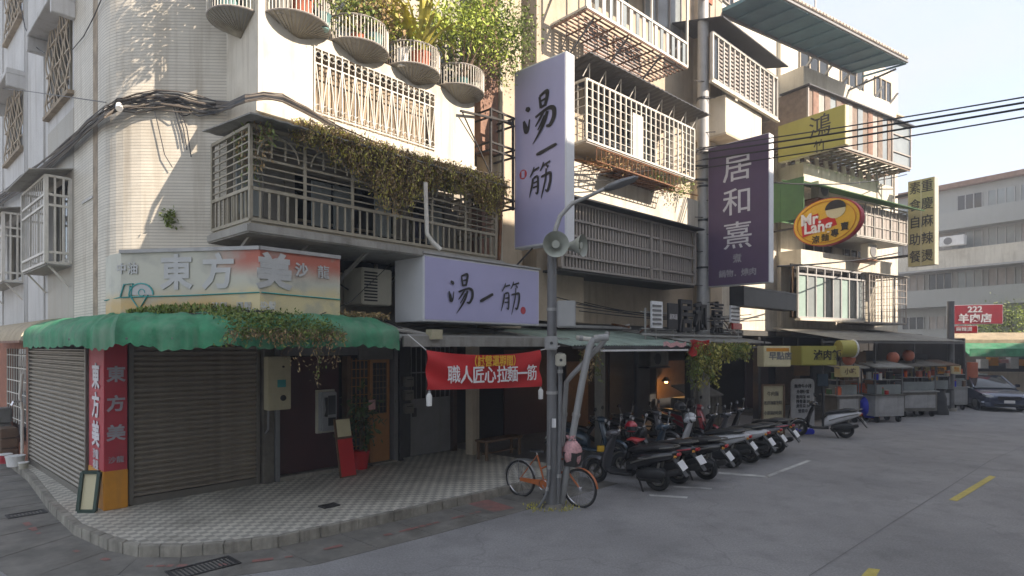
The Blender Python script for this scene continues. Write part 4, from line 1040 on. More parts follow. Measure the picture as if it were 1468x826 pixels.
# tall lavender blade sign
t = T('blade_sign', 'tall lavender vertical blade sign with black brush characters and red seal', 'sign', B, (6.78, -3.2, 4.7))
y0s, y1s, zs0, zs1 = -3.9, -2.54, 4.72, 8.4
t.part('case', MB().box(6.65, 6.92, y0s, y1s, zs0, zs1), 'sign_white', bevel=.015)
t.part('face', MB().box(6.642, 6.649, y0s + .04, y1s - .04, zs0 + .04, zs1 - .04), 'sign_lav')
ym = (y0s + y1s) / 2
brush(t, TANG, (6.64, ym - .02, 7.28), .86, .84, 'ink', ux=(0, -1), wmul=1.25); brush(t, YI, (6.64, ym - .2, 6.6), .62, .3, 'ink', ux=(0, -1), wmul=1.6); brush(t, JIN, (6.64, ym - .05, 6.02), .66, .68, 'ink', ux=(0, -1), wmul=1.25)
t.part('seal', MB().cyl((6.65, ym + .42, 6.22), (6.638, ym + .42, 6.22), .1, 16), 'red_paint')
t.part('seal_mark', MB().box(6.634, 6.637, ym + .38, ym + .46, 6.15, 6.29), 'sign_lav')
# black steel bracket frame holding it
t = T('sign_bracket', 'black steel bracket frame fixing the tall lavender sign to the wall', 'bracket', B, (6.5, -2.4, 5.8))
f = MB()
for z in (5.55, 5.7, 6.6, 6.75, 7.25, 7.4):
    f.bar((6.55, -2.6, z), (5.9, -2.6, z), .035); f.bar((6.6, -2.6, z), (6.6, -1.62, z), .035); f.bar((5.9, -2.6, z), (5.9, -2.0, z), .03)
for (x, y) in ((6.55, -2.6), (5.9, -2.6), (5.9, -2.1), (6.25, -2.6)): f.bar((x, y, 5.5), (x, y, 7.42), .04)
f.bar((4.95, -2.75, 7.05), (6.55, -2.6, 7.3), .035); f.bar((5.0, -2.74, 7.05), (5.9, -2.6, 6.1), .02)
f.bar((6.7, -3.0, 4.7), (6.45, -2.6, 4.2), .03)
t.part('frame', f, 'iron')
# rust-red duct and drains at the joint of the two buildings
t = T('rust_duct', 'brick red rusty sheet duct running up the wall left of the tall sign', 'duct', B, (6.0, -2.75, 4.4))
t.part('duct', MB().box(B.hy(689, 150, -2.1)[0], B.hy(714, 150, -2.1)[0], -2.1, -1.75, 6.75, 12), 'rust' if False else 'rustpaint'); t.part('lower_duct', MB().box(5.95, 6.22, -2.3, -2.0, 3.9, 6.0), 'rustpaint')
t.part('copper_pipe', MB().tube([(5.85, -2.9, 5.9), (5.86, -2.9, 5.0), (5.84, -2.88, 4.4), (5.9, -2.6, 4.1)], .035, 8), 'rust')
t = T('party_column', 'beige plastered column between the corner building and its neighbour', 'column', B, (7.0, -2, 3.1))
t.part('column', MB().box(6.45, 7.5, -2.0, -1.62, 3.1, 13), 'plaster_beige', bevel=.02)
t = T('drain_pipe', 'pale vertical drain pipe on the beige column left of the tall sign', 'pipe', B, (6.35, -2.55, 4.3))
t.part('pipe', MB().tube([(6.7, -2.1, 3.6), (6.7, -2.1, 12)], .05, 8), 'plastic_cream', smooth=True)
pp = [B.hd(px, py, D) for px, py, D in [(610, 262, 9.9), (611, 300, 9.85), (612, 335, 9.85), (620, 347, 9.85), (632, 358, 9.9)]]
t = T('drain_pipe', 'white bent downpipe hanging across the front of the balcony cage', 'pipe', B, pp[0])
t.part('pipe', MB().tube(pp, .035, 8), 'white_bar', smooth=True)
# ================================================================ BUILDINGS ACROSS THE STREET (behind the camera, they shade it)
for (fr, x0, x1, y, h, lab) in ((B, -9, 6.0, -16.2, 14.2, 'pale apartment house facing the corner building across the street'), (B, 6.4, 22, -16.2, 14.6, 'grey apartment house facing the noodle shop across the street'),
                                (M, 14.5, 30, -17.5, 14.2, 'tall apartment house facing the parked scooters across the street'), (F, 15, 42, -17.5, 14.0, 'apartment house facing the food stalls across the street')):
    t = T('apartment_house', lab, 'building', fr, ((x0 + x1) / 2, y, 0)); m = MB(); m.box(x0, x1, y - 9, y, 0, h)
    t.part('wall', m, 'house_front'); t.part('roof', MB().box(x0 - .1, x1 + .1, y - 9.1, y + .2, h, h + .15), 'concrete')
    t.part('awning', MB().box(x0 + .5, x1 - .5, y + .005, y + 1.4, 2.8, 2.9), 'roof_tin'); t.part('shutter', MB().box(x0 + .5, x1 - .5, y + .005, y + .05, .1, 2.7), 'shutter')
    for fl in range(3):
        for k in range(int((x1 - x0) / 3)):
            xx = x0 + .6 + k * 3; t.part('window', MB().box(xx, xx + 1.9, y + .005, y + .04, 4.1 + fl * 3.2, 5.6 + fl * 3.2), 'glass_dark')

# ================================================================ MIDDLE BUILDING
yw = 0.0
xe, _ = M.hy(1016, 200, yw)
t = T('middle_building', 'beige middle apartment building with stacked barred balconies behind the tall sign', 'building', M, (4, 4, 0))
m = MB(); m.box(0, xe, 0, 9, 3.3, 15); t.part('wall', m, 'plaster_beige')
t.part('roof', MB().box(-.1, xe, -.2, 9, 15, 15.2), 'concrete')
xc0, _ = M.hy(770, 100, -.25); xc1, _ = M.hy(828, 100, -.25)
t.part('pilaster', MB().box(.1, xc1, -.45, -.002, 3.3, 15), 'plaster_beige')
t.part('pilaster', MB().box(xe - 1.0, xe - .25, -.6, -.002, 3.3, 15), 'plaster_beige')
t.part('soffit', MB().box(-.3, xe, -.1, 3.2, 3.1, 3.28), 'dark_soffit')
# horizontal white band below the third floor
xa, za = M.hy(826, 232, -.9); xb, zb2 = M.hy(958, 300, -.9); _, zc = M.hy(826, 290, -.9)
t.part('white_band', MB().box(xc1 - 1.5, xe - 1.05, -.9, -.003, zc, za), 'plaster_white')
def winset(t, xs, z0, z1, y, fr_m='cage_brown', glass='glass_pale', lou=0):
    for a, b in xs:
        w = t.part('window', MB().box(a, b, y - .03, y - .004, z0, z1), glass); f = MB()
        for q in range(4): x = a + (b - a) * q / 3; f.box(x - .025, x + .025, y - .07, y - .031, z0, z1)
        f.box(a, b, y - .07, y - .031, z1 - .04, z1).box(a, b, y - .07, y - .031, z0, z0 + .04)
        if lou:
            n = int((z1 - z0) / .09)
            for q in range(n): f.box(a + .03, b - .03, y - .05, y - .035, z0 + q * .09, z0 + q * .09 + .035)
        t.part('window_frame', f, fr_m, parent=w)
x1_, z1_ = M.hy(845, 20, -.0); x2_, z2_ = M.hy(912, 140, 0)
winset(t, [(xc1 + .2, xc1 + 1.5), (xc1 + 1.8, xc1 + 3.0)], 9.7, 11.2, 0, 'cage_brown', 'glass_dark', lou=1)
winset(t, [(xc1 + .3, xc1 + 2.4), (xc1 + 3.2, xc1 + 5.2)], 12.2, 14.2, 0, 'cage_brown', 'glass_pale')
t.part('canvas_blind', MB().box(xc1 + 2.6, xc1 + 5.2, -1.1, -1.05, 12.9, 14.2), 'brick_red')
# fourth-floor terrace with slatted railing
yt = -1.5
xa, za = M.hy(838, 8, yt); xb, zb2 = M.hy(985, 97, yt); _, zr = M.hy(985, 64, yt)
zf = (za + zb2) / 2; zr = zf + (zr - zb2)
T4 = T('balcony', 'white railed top balcony with grey blue slats on slanting struts', 'balcony', M, (3, 0, zf))
f = MB(); xl = .6
for z in (zf, zr): f.bar((xl, yt, z), (xb, yt, z), .06); f.bar((xb, yt, z), (xb, 0, z), .05); f.bar((xl, yt, z), (xl, 0, z), .05)
xp, _ = M.hy(934, 50, yt)
for x in (xl, 1.9, xp - (xb - xp), xp, xb): f.bar((x, yt, zf), (x, yt, zf + 2.6), .05)
f.bar((xl, yt, zf + 2.6), (xb, yt, zf + 2.6), .06)
T4.part('frame', f, 'white_bar')
n = int((xb - xl) / .26)
for i in range(n):
    x = xl + (xb - xl) * i / n
    T4.part('slat', MB().box(x + .03, x + .16, yt - .012, yt + .012, zf + .04, zr - .04), 'glass_pale' if i % 2 else 'galv')
f = MB()
for i in range(12): f.bar((xl, yt + .12 * i, zf - .04), (xb, yt + .12 * i, zf - .04), .03)
for i in range(n // 2): x = xl + (xb - xl) * i / (n // 2); f.bar((x, yt, zf - .07), (x, 0, zf - .07), .03)
T4.part('floor_grid', f, 'rustpaint')
for x in (1.0, 2.3, 3.7, 5.0, 6.2):
    if x < xb: T4.part('strut', MB().bar((x, yt + .1, zf - .05), (x, -.02, zf - 1.1), .035), 'steel_grey')
T4.part('awning', MB().box(xl, xb, yt - .2, 0, zf + 2.66, zf + 2.7), 'green_paint')
# third-floor cage
yc = -1.25
xa, za = M.hy(826, 195, yc); xb, zb2 = M.hy(995, 262, yc); _, zt2 = M.hy(826, 106, yc)
z0c = (za + M.hy(922, 230, yc)[1]) / 2; z1c = zt2
c3 = cage('white barred third floor balcony cage under a dark tin roof', M, .9, xb, yc, -.01, z0c, z1c, paint='white_bar', cols=22, rows=7, r=.008, roof=0, back='glass_pale', group=None, floorm='cage_brown')
_, zaw = M.hy(826, 68, -1.55); m = MB(); n = int((xb - .6) / .1)
m.loft([[(.6 + i * .1, -1.6, zaw + (.015 if i % 2 else 0)), (.6 + i * .1, -.01, zaw - .12 + (.015 if i % 2 else 0)), (.6 + i * .1, -.01, zaw - .09 + (.015 if i % 2 else 0)), (.6 + i * .1, -1.6, zaw + .03 + (.015 if i % 2 else 0))] for i in range(n + 4)]); c3.part('roof', m, 'steel_dark')
c3.part('painted_shadow', MB().box(.9, xb, -.1, -.012, z1c, zaw - .13), 'cage_paint')  # added backing, darker than the wall: shadow under the roof put into colour
lv = MB(); n = int((z1c - z0c) / .13)
for i in range(n): lv.box(1.2, xb - .3, -.16, -.12, z0c + i * .13, z0c + i * .13 + .07)
c3.part('louvres', lv, 'steel_dark')
br = MB()
for i in range(9):
    x = .9 + (xb - .9) * i / 8.0; br.bar((x - .12, yc, z1c + .02), (x, yc - .1, z1c + .32), .02).bar((x + .12, yc, z1c + .02), (x, yc - .1, z1c + .32), .02)
c3.part('spear_ornament', br, 'white_bar')
xm, _ = M.hy(914, 200, yc); c3.part('door_panel', MB().box(xm - .22, xm + .22, yc - .02, yc + .02, z0c, z1c - .3), 'plaster_white')
# plant shelf below it
zsh = z0c - .55
t = T('plant_shelf', 'rusty wire plant shelf hung under the white third floor cage', 'shelf', M, (3.5, -.8, zsh)); f = MB()
for i in range(7): y = -1.55 + i * .22; f.bar((.9, y, zsh), (xb - 1.2, y, zsh), .02)
for i in range(22): x = .9 + (xb - 2.1) * i / 21; f.bar((x, -1.55, zsh), (x, -.1, zsh), .015); f.bar((x, -1.55, zsh), (x, -1.55, zsh + .3), .012)
f.bar((.9, -1.55, zsh + .3), (xb - 1.2, -1.55, zsh + .3), .02)
for x in (1.2, 2.6, 4.0, 5.4): f.bar((x, -1.5, zsh), (x, -.02, zsh + .5), .03)
t.part('rack', f, 'rust')
t.part('tray', MB().box(1.8, 4.2, -1.5, -.4, zsh + .02, zsh + .05), 'rustpaint')
for k, (x, lab) in enumerate(((2.1, 'heap of dead dry plants on the rusty wire shelf'), (4.6, 'straggly green plants at the right end of the rusty shelf'))):
    q = T('shelf_plants', lab, 'plants', M, (x, -1, zsh + .05)); f = MB()
    for _ in range(60): f.fuzz((x + random.uniform(-.8, .9), -1.0 + random.uniform(-.4, .3), zsh + random.uniform(.05, .35)), .14, 12, .07)
    q.part('foliage', f, 'leaf_dry' if k == 0 else 'leaf_mid')
# second-floor slatted enclosure
y2 = -1.0
xa, za = M.hy(826, 290, y2); xb2, zb2 = M.hy(995, 333, y2); _, zbo = M.hy(995, 404, y2); zt2 = (za + zb2) / 2; _, zbo2 = M.hy(830, 392, y2)
zbo = (zbo + zbo2) / 2
t = T('window_cage', 'brown grey slatted second floor enclosure behind the loudspeakers', 'window cage', M, (4, 0, zbo))
t.part('backing', MB().box(.3, xb2, y2 + .06, y2 + .09, zbo, zt2), 'cage_paint')
n = int((xb2 - .3) / .115); me = MB().box(-.028, .028, -.02, .02, 0, zt2 - zbo).mesh('slat'); me.materials.append(MT['cage_brown'])
for i in range(n): t.piece('slat', me, (.3 + i * .115, y2 + .03, zbo))
f = MB()
for z in (zbo, zbo + .28, zbo + .75, zt2 - .42, zt2 - .02): f.bar((.3, y2 - .01, z), (xb2, y2 - .01, z), .05)
xm, _ = M.hy(932, 360, y2); xm2, _ = M.hy(945, 360, y2)
for x in (.3, xm, xm2, xb2): f.bar((x, y2 - .02, zbo), (x, y2 - .02, zt2), .07)
t.part('frame', f, 'cage_brown')
t.part('eave', MB().box(.2, xb2 + .1, y2 - .28, y2 + .1, zt2 + .02, zt2 + .06), 'steel_dark')
t.part('floor', MB().box(.3, xb2, y2, 0, zbo - .08, zbo - .03), 'dark_soffit')
t.part('side_panel', MB().box(xb2 - .02, xb2 + .02, y2 + .1, 0, zbo, zt2), 'cage_brown')
# ground-floor arcade: rear wall, posts, tin roof
GL = 17.5
t = T('arcade_wall', 'dark recessed rear wall of the arcade behind the parked scooters', 'wall', M, (5, 2.8, 0))
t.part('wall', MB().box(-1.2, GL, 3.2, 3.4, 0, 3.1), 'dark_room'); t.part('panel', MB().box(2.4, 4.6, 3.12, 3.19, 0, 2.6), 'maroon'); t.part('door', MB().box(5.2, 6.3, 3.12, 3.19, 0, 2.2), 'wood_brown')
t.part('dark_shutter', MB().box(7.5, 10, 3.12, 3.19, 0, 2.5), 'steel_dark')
for px, lab in ((860, 'dark square arcade post behind the first scooter'), (912, 'slim dark post left of the lit shop window'), (988, 'dark arcade post under the hanging vine'), (1085, 'arcade post beside the brown menu board')):
    x, _ = M.hy(px, 600, -.4); t = T('arcade_post', lab, 'post', M, (x, -.4, 0)); w = .1 if px != 912 else .05
    t.part('shaft', MB().box(x - w, x + w, -.4 - w, -.4 + w, 0, 3.05), 'concrete' if px == 860 else 'steel_dark', bevel=.01); t.part('foot', MB().box(x - w - .03, x + w + .03, -.43 - w, -.37 + w, 0, .12), 'concrete')
xs0, _ = M.hy(822, 500, -2.4); xs1, _ = M.hy(1098, 500, -2.4)
t = T('tin_canopy', 'pale mint corrugated tin roof above the parked scooters', 'canopy', M, ((xs0 + xs1) / 2, -1, 2.7))
def corr(t, x0, x1, yf, zf_, yb, zb_, m, name='roof_sheet', pitch=.09, amp=.016):
    n = int((x1 - x0) / pitch * 2); r1 = [[(x0 + (x1 - x0) * i / n, yf, zf_ + (amp if i % 2 else -amp)), (x0 + (x1 - x0) * i / n, yb, zb_ + (amp if i % 2 else -amp))] for i in range(n + 1)]
    m_ = MB().loft([a + [(p[0], p[1], p[2] + .012) for p in a[::-1]] for a in r1]); return t.part(name, m_, m)
xm_, _ = M.hy(1000, 500, -2.4)
corr(t, xs0, xm_, -2.4, 2.72, 0, 3.12, 'roof_mint'); corr(t, xm_ + .02, xs1 + .6, -2.3, 2.80, 0, 3.16, 'roof_tin')
t.part('edge_pipe', MB().bar((xs0, -2.38, 2.68), (xs1, -2.38, 2.68), .05), 'steel_dark'); t.part('ridge_pipe', MB().bar((xs0, -.4, 3.2), (xm_, -.4, 3.2), .06), 'pvc')
t.part('gutter_strip', MB().box(xs0 + .8, xm_ - .6, -2.5, -2.42, 2.6, 2.64), 'white_foam')
xr, zr_ = M.hy(925, 497, -2.6)
t = T('cloth', 'crumpled red and white plastic cloth caught on the canopy edge', 'cloth', M, (M.hy(1005, 500, -2.5)[0], -2.5, 2.7)); x = M.hy(1003, 500, -2.5)[0]; f = MB(); rows = []
for i in range(9):
    rows.append([(x - .5 + i * .12, -2.52 - .06 * math.sin(i * 2 + j), 2.85 - .07 * j * (1 + .5 * math.sin(i * 1.1)) + .03 * math.sin(j * 3 + i)) for j in range(5)])
t.part('sheet', f.loft(rows, cap=False, closed=False), 'tail_red', smooth=60); f = MB()
t.part('tail', MB().loft([[(x - 1.6 + i * .14, -2.5, 2.70 + .03 * math.sin(i * 2) + k * .1) for k in (0, 1)] for i in range(8)], cap=False, closed=False), 'pink_cloth')
xv0, _ = M.hy(995, 500, -2.5); xv1, _ = M.hy(1072, 500, -2.5)
creeper('green vine curtain hanging from the tin roof above the scooters', M, xv0, xv1, -2.45, 2.72, 330, .95, ('leaf_yellow', 'leaf_mid'), up=.1, thick=.2, dropf=lambda u: 1.2 if u < .42 else .5, size=.075)
xq, _ = M.hy(840, 500, -2.4)
creeper('small dry vine dangling beside the white drain pipes', M, xq - .1, xq + .35, -2.4, 2.6, 30, .8, ('leaf_mid', 'leaf_dry'), size=.05)
# things inside the arcade
x, _ = M.hy(962, 580, .6); 
t = T('air_conditioner', 'grey air conditioner box under the arcade roof above the shop window', 'air conditioner', M, (M.hy(938, 520, -.2)[0], -.2, 2.1)); xa = M.hy(938, 520, -.2)[0]
t.part('case', MB().box(xa - .5, xa + .45, -.4, .1, 2.15, 2.55), 'counter', bevel=.015); t.part('bracket', MB().box(xa - .6, xa + .5, -.42, .1, 2.08, 2.13), 'steel_dark'); t.part('grille', MB().cyl((xa - .15, -.41, 2.35), (xa - .15, -.43, 2.35), .16, 16), 'black_plastic')
xl_, zl_ = M.hy(955, 545, 1.2)
t = T('shop_lamp', 'dim warm lamp glowing in the dark arcade above the scooters', 'lamp', M, (xl_, 1.2, zl_)); t.part('shade', MB().tube([(xl_, 1.2, zl_ + .1), (xl_, 1.2, zl_ - .04)], [.06, .16], 12), 'iron'); t.part('bulb', MB().cyl((xl_, 1.2, zl_ - .02), (xl_, 1.2, zl_ - .1), .05, 10), 'warm_lamp')
lp = bpy.data.lights.new('shop_lamp_light', 'POINT'); lp.energy = 6; lp.color = (1, .6, .25); lp.shadow_soft_size = .08; lo_ = bpy.data.objects.new('shop_lamp_light', lp); col.objects.link(lo_); lo_.location = M.w(xl_, .95, zl_ - .2)
xk, _ = M.hy(960, 570, 1.6); t = T('notice_board', 'brown wooden shop panel lit by the dim lamp', 'panel', M, (xk, 1.6, 0)); t.part('board', MB().box(xk - .8, xk + 1.2, 1.6, 1.65, .9, 2.2), 'wood_brown'); t.part('leg', MB().box(xk - .7, xk - .65, 1.6, 1.65, 0, .9), 'wood_brown'); t.part('leg', MB().box(xk + 1.1, xk + 1.15, 1.6, 1.65, 0, .9), 'wood_brown')
xk, _ = M.hy(1000, 590, .2); t = T('stone_counter', 'stone faced cooking counter with a pale worktop behind the scooters', 'counter', M, (xk, .2, 0))
t.part('body', MB().box(xk - 1.0, xk + 1.0, -.1, .6, 0, 1.05), 'stone_dark', bevel=.02)
n = 0
for i in range(8):
    for j in range(3):
        a = xk - 1.0 + i * .25; t.part('stone', MB().box(a + .01, a + .24, -.14 - random.uniform(0, .02), -.102, .06 + j * .33, .06 + j * .33 + .31), 'stone_dark', bevel=.015)
t.part('worktop', MB().add([(xk - 1.05, -.25, 1.06), (xk + .9, -.25, 1.06), (xk + .9, .55, 1.42), (xk - 1.05, .55, 1.42), (xk - 1.05, -.25, 1.1), (xk + .9, -.25, 1.1), (xk + .9, .55, 1.46), (xk - 1.05, .55, 1.46)], [(3, 2, 1, 0), (4, 5, 6, 7), (0, 1, 5, 4), (1, 2, 6, 5), (2, 3, 7, 6), (3, 0, 4, 7)]), 'counter')
# cluster of framed lettering boards on the canopy
t = T('character_sign', 'metal frame of cut out black characters standing on the tin roof', 'sign', M, (M.hy(990, 445, -1.6)[0], -1.6, 3.0))
def P3(px, py, y=-1.6): x, z = M.hy(px, py, y); return x, z
xa, za = P3(922, 470); xb_, zb_ = P3(1062, 422); zlo, zhi = 3.0, 3.75
t.part('rail', MB().bar((xa - .1, -1.62, zlo), (xb_, -1.62, zlo), .05).bar((xa - .1, -1.62, zlo + .14), (xb_, -1.62, zlo + .14), .03).bar((xa - .1, -1.58, zhi - .2), (xb_, -1.58, zhi - .2), .03), 'galv')
for px in (925, 940, 965, 995, 1024, 1058): x, _ = P3(px, 450); t.part('post', MB().bar((x, -1.6, 2.8), (x, -1.6, zhi - .1), .035), 'galv')
for ch, px, s_ in (('居', 978, .95), ('和', 1000, .85), ('熹', 1024, .95)): x, _ = P3(px, 448); put_text(t, ch, (x, -1.68, 3.45), s_, 'ink', '-y', bold=.02, ext=.05, wide=.75)
x, _ = P3(935, 448); t.part('board', MB().box(x - .2, x + .28, -1.72, -1.68, 3.16, 3.82), 'sign_white')
for k in range(5): t.part('shelf_line', MB().box(x - .17, x + .2, -1.74, -1.722, 3.24 + k * .11, 3.29 + k * .11), 'steel_grey')
x, _ = P3(958, 450); t.part('board', MB().box(x - .22, x + .22, -1.75, -1.7, 3.14, 3.8), 'ink'); put_text(t, '居和熹', (x, -1.757, 3.45), .15, 'letter_pale', '-y', wide=.8)
x, _ = P3(1048, 440); t.part('board', MB().box(x - .26, x + .3, -1.72, -1.68, 3.4, 3.9), 'sign_white')
for k in range(4): t.part('shelf_line', MB().box(x - .22, x + .26, -1.74, -1.722, 3.46 + k * .11, 3.5 + k * .11), 'steel_grey')
t.part('red_plate', MB().box(x - .26, x + .3, -1.8, -1.74, 3.2, 3.38), 'tail_red', bevel=.01)
xa, _ = M.hy(1064, 430, -1.9); xb_, _ = M.hy(1142, 430, -1.9); _, zz0 = M.hy(1100, 442, -1.9); _, zz1 = M.hy(1100, 415, -1.9)
t = T('dark_sign', 'blank dark grey box sign below the purple vertical sign', 'sign', M, ((xa + xb_) / 2, -1.9, zz0)); t.part('case', MB().box(xa, xb_ - .1, -1.95, -1.5, zz0, zz1), 'steel_dark', bevel=.012); t.part('trim', MB().box(xa, xb_ - .1, -1.97, -1.951, zz1 - .05, zz1 - .01), 'steel_grey')
# ================================================================ WHITE BUILDING behind the purple sign
xp0 = xe + .02; xp1, _ = M.hy(1117, 100, 0)
t = T('white_building', 'white rendered building with a dark eave behind the purple sign', 'building', M, ((xp0 + xp1) / 2, 3, 0))
t.part('wall', MB().box(xp0, xp1, 0, 9, 3.3, 17), 'plaster_white'); t.part('roof', MB().box(xp0, xp1, -.1, 9, 17, 17.2), 'concrete')
xx, zz = M.hy(1040, 5, -.01); winset(t, [(xp0 + .6, xp0 + 1.6)], zz, zz + 1.5, 0, 'cage_brown', 'glass_dark')
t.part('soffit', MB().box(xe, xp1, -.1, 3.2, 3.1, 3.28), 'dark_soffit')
yc = -1.3; xa, za = M.hy(1020, 112, yc); xb_, zb_ = M.hy(1114, 172, yc); z0c = (za + zb_) / 2; _, zt_ = M.hy(1020, 46, yc); z1c = zt_
xa = M.hy(1021, 112, yc)[0]
t = T('window_cage', 'grey glazed balcony enclosure under the dark sloping eave', 'window cage', M, ((xa + xb_) / 2, 0, z0c))
t.part('backing', MB().box(xa, xb_, yc + .05, yc + .08, z0c, z1c), 'cage_brown')
f = MB(); n = 13
for i in range(n + 1): x = xa + (xb_ - xa) * i / n; f.bar((x, yc, z0c), (x, yc, z1c), .05 if i % 3 else .08)
for z in (z0c, z1c): f.bar((xa, yc, z), (xb_, yc, z), .08)
t.part('frame', f, 'pale_bar'); lv = MB()
for i in range(int((z1c - z0c) / .12)): lv.box(xa + .5, xb_ - .4, yc + .01, yc + .04, z0c + .1 + i * .12, z0c + .15 + i * .12)
t.part('louvres', lv, 'cage_brown'); t.part('pane', MB().box(xa + .05, xa + .38, yc + .0, yc + .03, z0c + .1, z1c - .1), 'glass_dark'); t.part('side_panel', MB().box(xb_ - .03, xb_, yc + .08, -.01, z0c, z1c), 'cage_brown')
xe0, ze0 = M.hy(1018, 17, -1.6); xe1, ze1 = M.hy(1128, 98, -1.6); ze = (ze0 + ze1) / 2
m = MB(); m.add([(xa - .1, -1.7, ze), (xe1 - .1, -1.7, ze), (xe1 - .1, 0, ze + .45), (xa - .1, 0, ze + .45), (xa - .1, -1.7, ze + .04), (xe1 - .1, -1.7, ze + .04), (xe1 - .1, 0, ze + .5), (xa - .1, 0, ze + .5)], [(0, 1, 2, 3), (7, 6, 5, 4), (0, 4, 5, 1), (1, 5, 6, 2), (2, 6, 7, 3), (3, 7, 4, 0)]); t.part('eave', m, 'steel_dark')
t.part('sill', MB().box(xa - .1, xb_ + .1, yc - .05, yc + .05, z0c - .1, z0c - .04), 'plaster_white')
xq, zq = M.hy(1040, 190, -1.2); xq2, _ = M.hy(1092, 160, -1.2); zq2 = z0c - .1
t = T('water_tank_box', 'white concrete box bay projecting under the glazed enclosure', 'bay', M, ((xq + xq2) / 2, 0, zq)); t.part('body', MB().box(xq, xq2, -1.2, 0, zq, zq2 - .01), 'plaster_white', bevel=.01); t.part('underside', MB().box(xq - .05, xq2 + .05, -1.25, 0, zq - .07, zq - .005), 'plaster_beige')
# purple vertical sign (blade)
ya, yb_ = -2.45, -.75
def bladefit(px_near, px_far, py0, py1, fr, yn):
    """plane x=const whose near edge is seen at px_near when it stands at y=yn"""
    lo, hi = -2, 40
    for _ in range(50):
        x = (lo + hi) / 2; yy, _ = fr.hx(px_near, 400, x)
        if yy > yn: hi = x
        else: lo = x
    return x
# find x so that the sight line at px 1106 reaches y=-3.1
def solve_x(fr, px, y): return fr.hy(px, 400, y)[0]
xs = solve_x(M, 1103, -3.0); yf_, _ = M.hx(1015, 300, xs); _, zt0 = M.hx(1103, 190, xs); _, zb0 = M.hx(1103, 405, xs)
t = T('purple_sign', 'tall purple vertical sign with three pale grey characters', 'sign', M, (xs, -2, zb0))
xn = xs
t.part('case', MB().box(xs, xs + .28, -3.0, yf_, zb0, zt0), 'sign_white', bevel=.015); t.part('face', MB().box(xs - .012, xs - .001, -2.98, yf_ - .02, zb0 + .02, zt0 - .02), 'sign_purple')
ym = (yf_ - 3.0) / 2; H = zt0 - zb0
for k, ch in enumerate('居和熹'): put_text(t, ch, (xs - .018, ym, zt0 - H * (.2 + .235 * k)), H * .2, 'letter_pale', '-x', bold=.004, wide=1.12)
put_text(t, '煮', (xs - .018, ym, zt0 - H * .82), H * .065, 'letter_grey', '-x', bold=.02); put_text(t, '鍋物．燒肉', (xs - .018, ym, zt0 - H * .92), H * .055, 'letter_grey', '-x', bold=.02)
t.part('seal_frame', MB().bar((xs - .016, ym - .12, zt0 - H * .79), (xs - .016, ym + .12, zt0 - H * .79), .012), 'letter_grey')
fx = MB()
for z in (zb0 + .5, zb0 + H * .5, zt0 - .5): fx.bar((xs + .1, yf_, z), (xs + .1, 0, z), .05)
t.part('bracket', fx, 'iron')
# ================================================================ FAR WHITE BUILDING (street bends)
XF0 = 0; XF1, _ = F.hy(1287, 200, 0)
t = T('far_building', 'white far building with parapets, cages and a blue underside roof', 'building', F, (5, 3, 0))
yb0 = -1.0
def zh(px, py, y=yb0): return F.hy(px, py, y)[1]
zp1 = (zh(1119, 80) + zh(1282, 150)) / 2; zp0 = (zh(1121, 127) + zh(1283, 172)) / 2
zq1 = (zh(1120, 228) + zh(1275, 263)) / 2; zq0 = (zh(1120, 243) + zh(1275, 280)) / 2
zw_ = zp1 + 2.6
t.part('wall', MB().box(0, XF1, 0, 9, 3.3, zp1 + 2.3), 'plaster_white')
xend, _ = F.hy(1285, 160, yb0)
t.part('parapet', MB().box(-.1, xend, yb0, -.003, zp0, zp1), 'plaster_white'); t.part('white_band', MB().box(-.1, xend - .3, yb0, -.003, zq0 - .25, zq1), 'plaster_white')
zl1 = zh(1120, 352); zl0 = zh(1120, 374); t.part('white_band', MB().box(-.1, xend + .2, yb0 + .1, -.003, zl0, zl1), 'plaster_white')
winset(t, [(1.2, 3.2), (4.2, 6.0), (7.0, 8.4)], zp1 + .3, zp1 + 1.7, 0, 'plaster_beige', 'glass_dark')
winset(t, [(.5, 2.5), (3.5, 5.5), (6.5, 8.5)], zq1 + .2, zq1 + 1.2, 0, 'cage_brown', 'glass_pale')
winset(t, [(1.5, 3.5), (4.4, 6.0)], zl1 + .1, zl1 + 1.2, 0, 'cage_brown', 'glass_dark')
t.part('soffit', MB().box(-.3, XF1 + 1, -.6, 3, 3.1, 3.28), 'dark_soffit')
# top roof with blue underside
xa, za = F.hy(1125, 4, -2.9); xb_, zb_ = F.hy(1297, 90, -2.9); zr = (za + zb_) / 2
t = T('roof_canopy', 'sloping rooftop canopy with blue green underside against the sky', 'canopy', F, (5, -1, zr))
m = MB(); xl, xr = F.hy(1094, 4, -2.9)[0], xb_
Q = [(xl, -2.9, zr), (xr, -2.9, zr), (xr - .4, -1.25, zr + .12), (xl, -1.25, zr + .12)]
m.add(Q + [(a, b, c + .07) for a, b, c in Q], [(0, 1, 2, 3), (7, 6, 5, 4), (0, 4, 5, 1), (1, 5, 6, 2), (2, 6, 7, 3), (3, 7, 4, 0)]); t.part('soffit', m, 'roof_blue')
rows = []
nt_ = 44
for i in range(nt_):
    a = xl + (xr - xl) * i / nt_; me_ = MB().box(a + .01, a + (xr - xl) / nt_ - .01, -3.05, -2.45, zr + .085, zr + .2); t.part('tile', me_, 'roof_tile', bevel=.02)
f = MB()
for i in range(12): x = xl + (xr - xl) * i / 11; f.bar((x, -2.95, zr - .03), (x, -1.3, zr + .08), .06)
t.part('rafter', f, 'roof_blue')
for i in range(6): x = max(.1, xl + .3) + (xend - .5 - max(.1, xl + .3)) * i / 5; t.part('post', MB().bar((x, -.9, zp1 - .1), (x, -1.3, zr + .1), .07), 'galv')
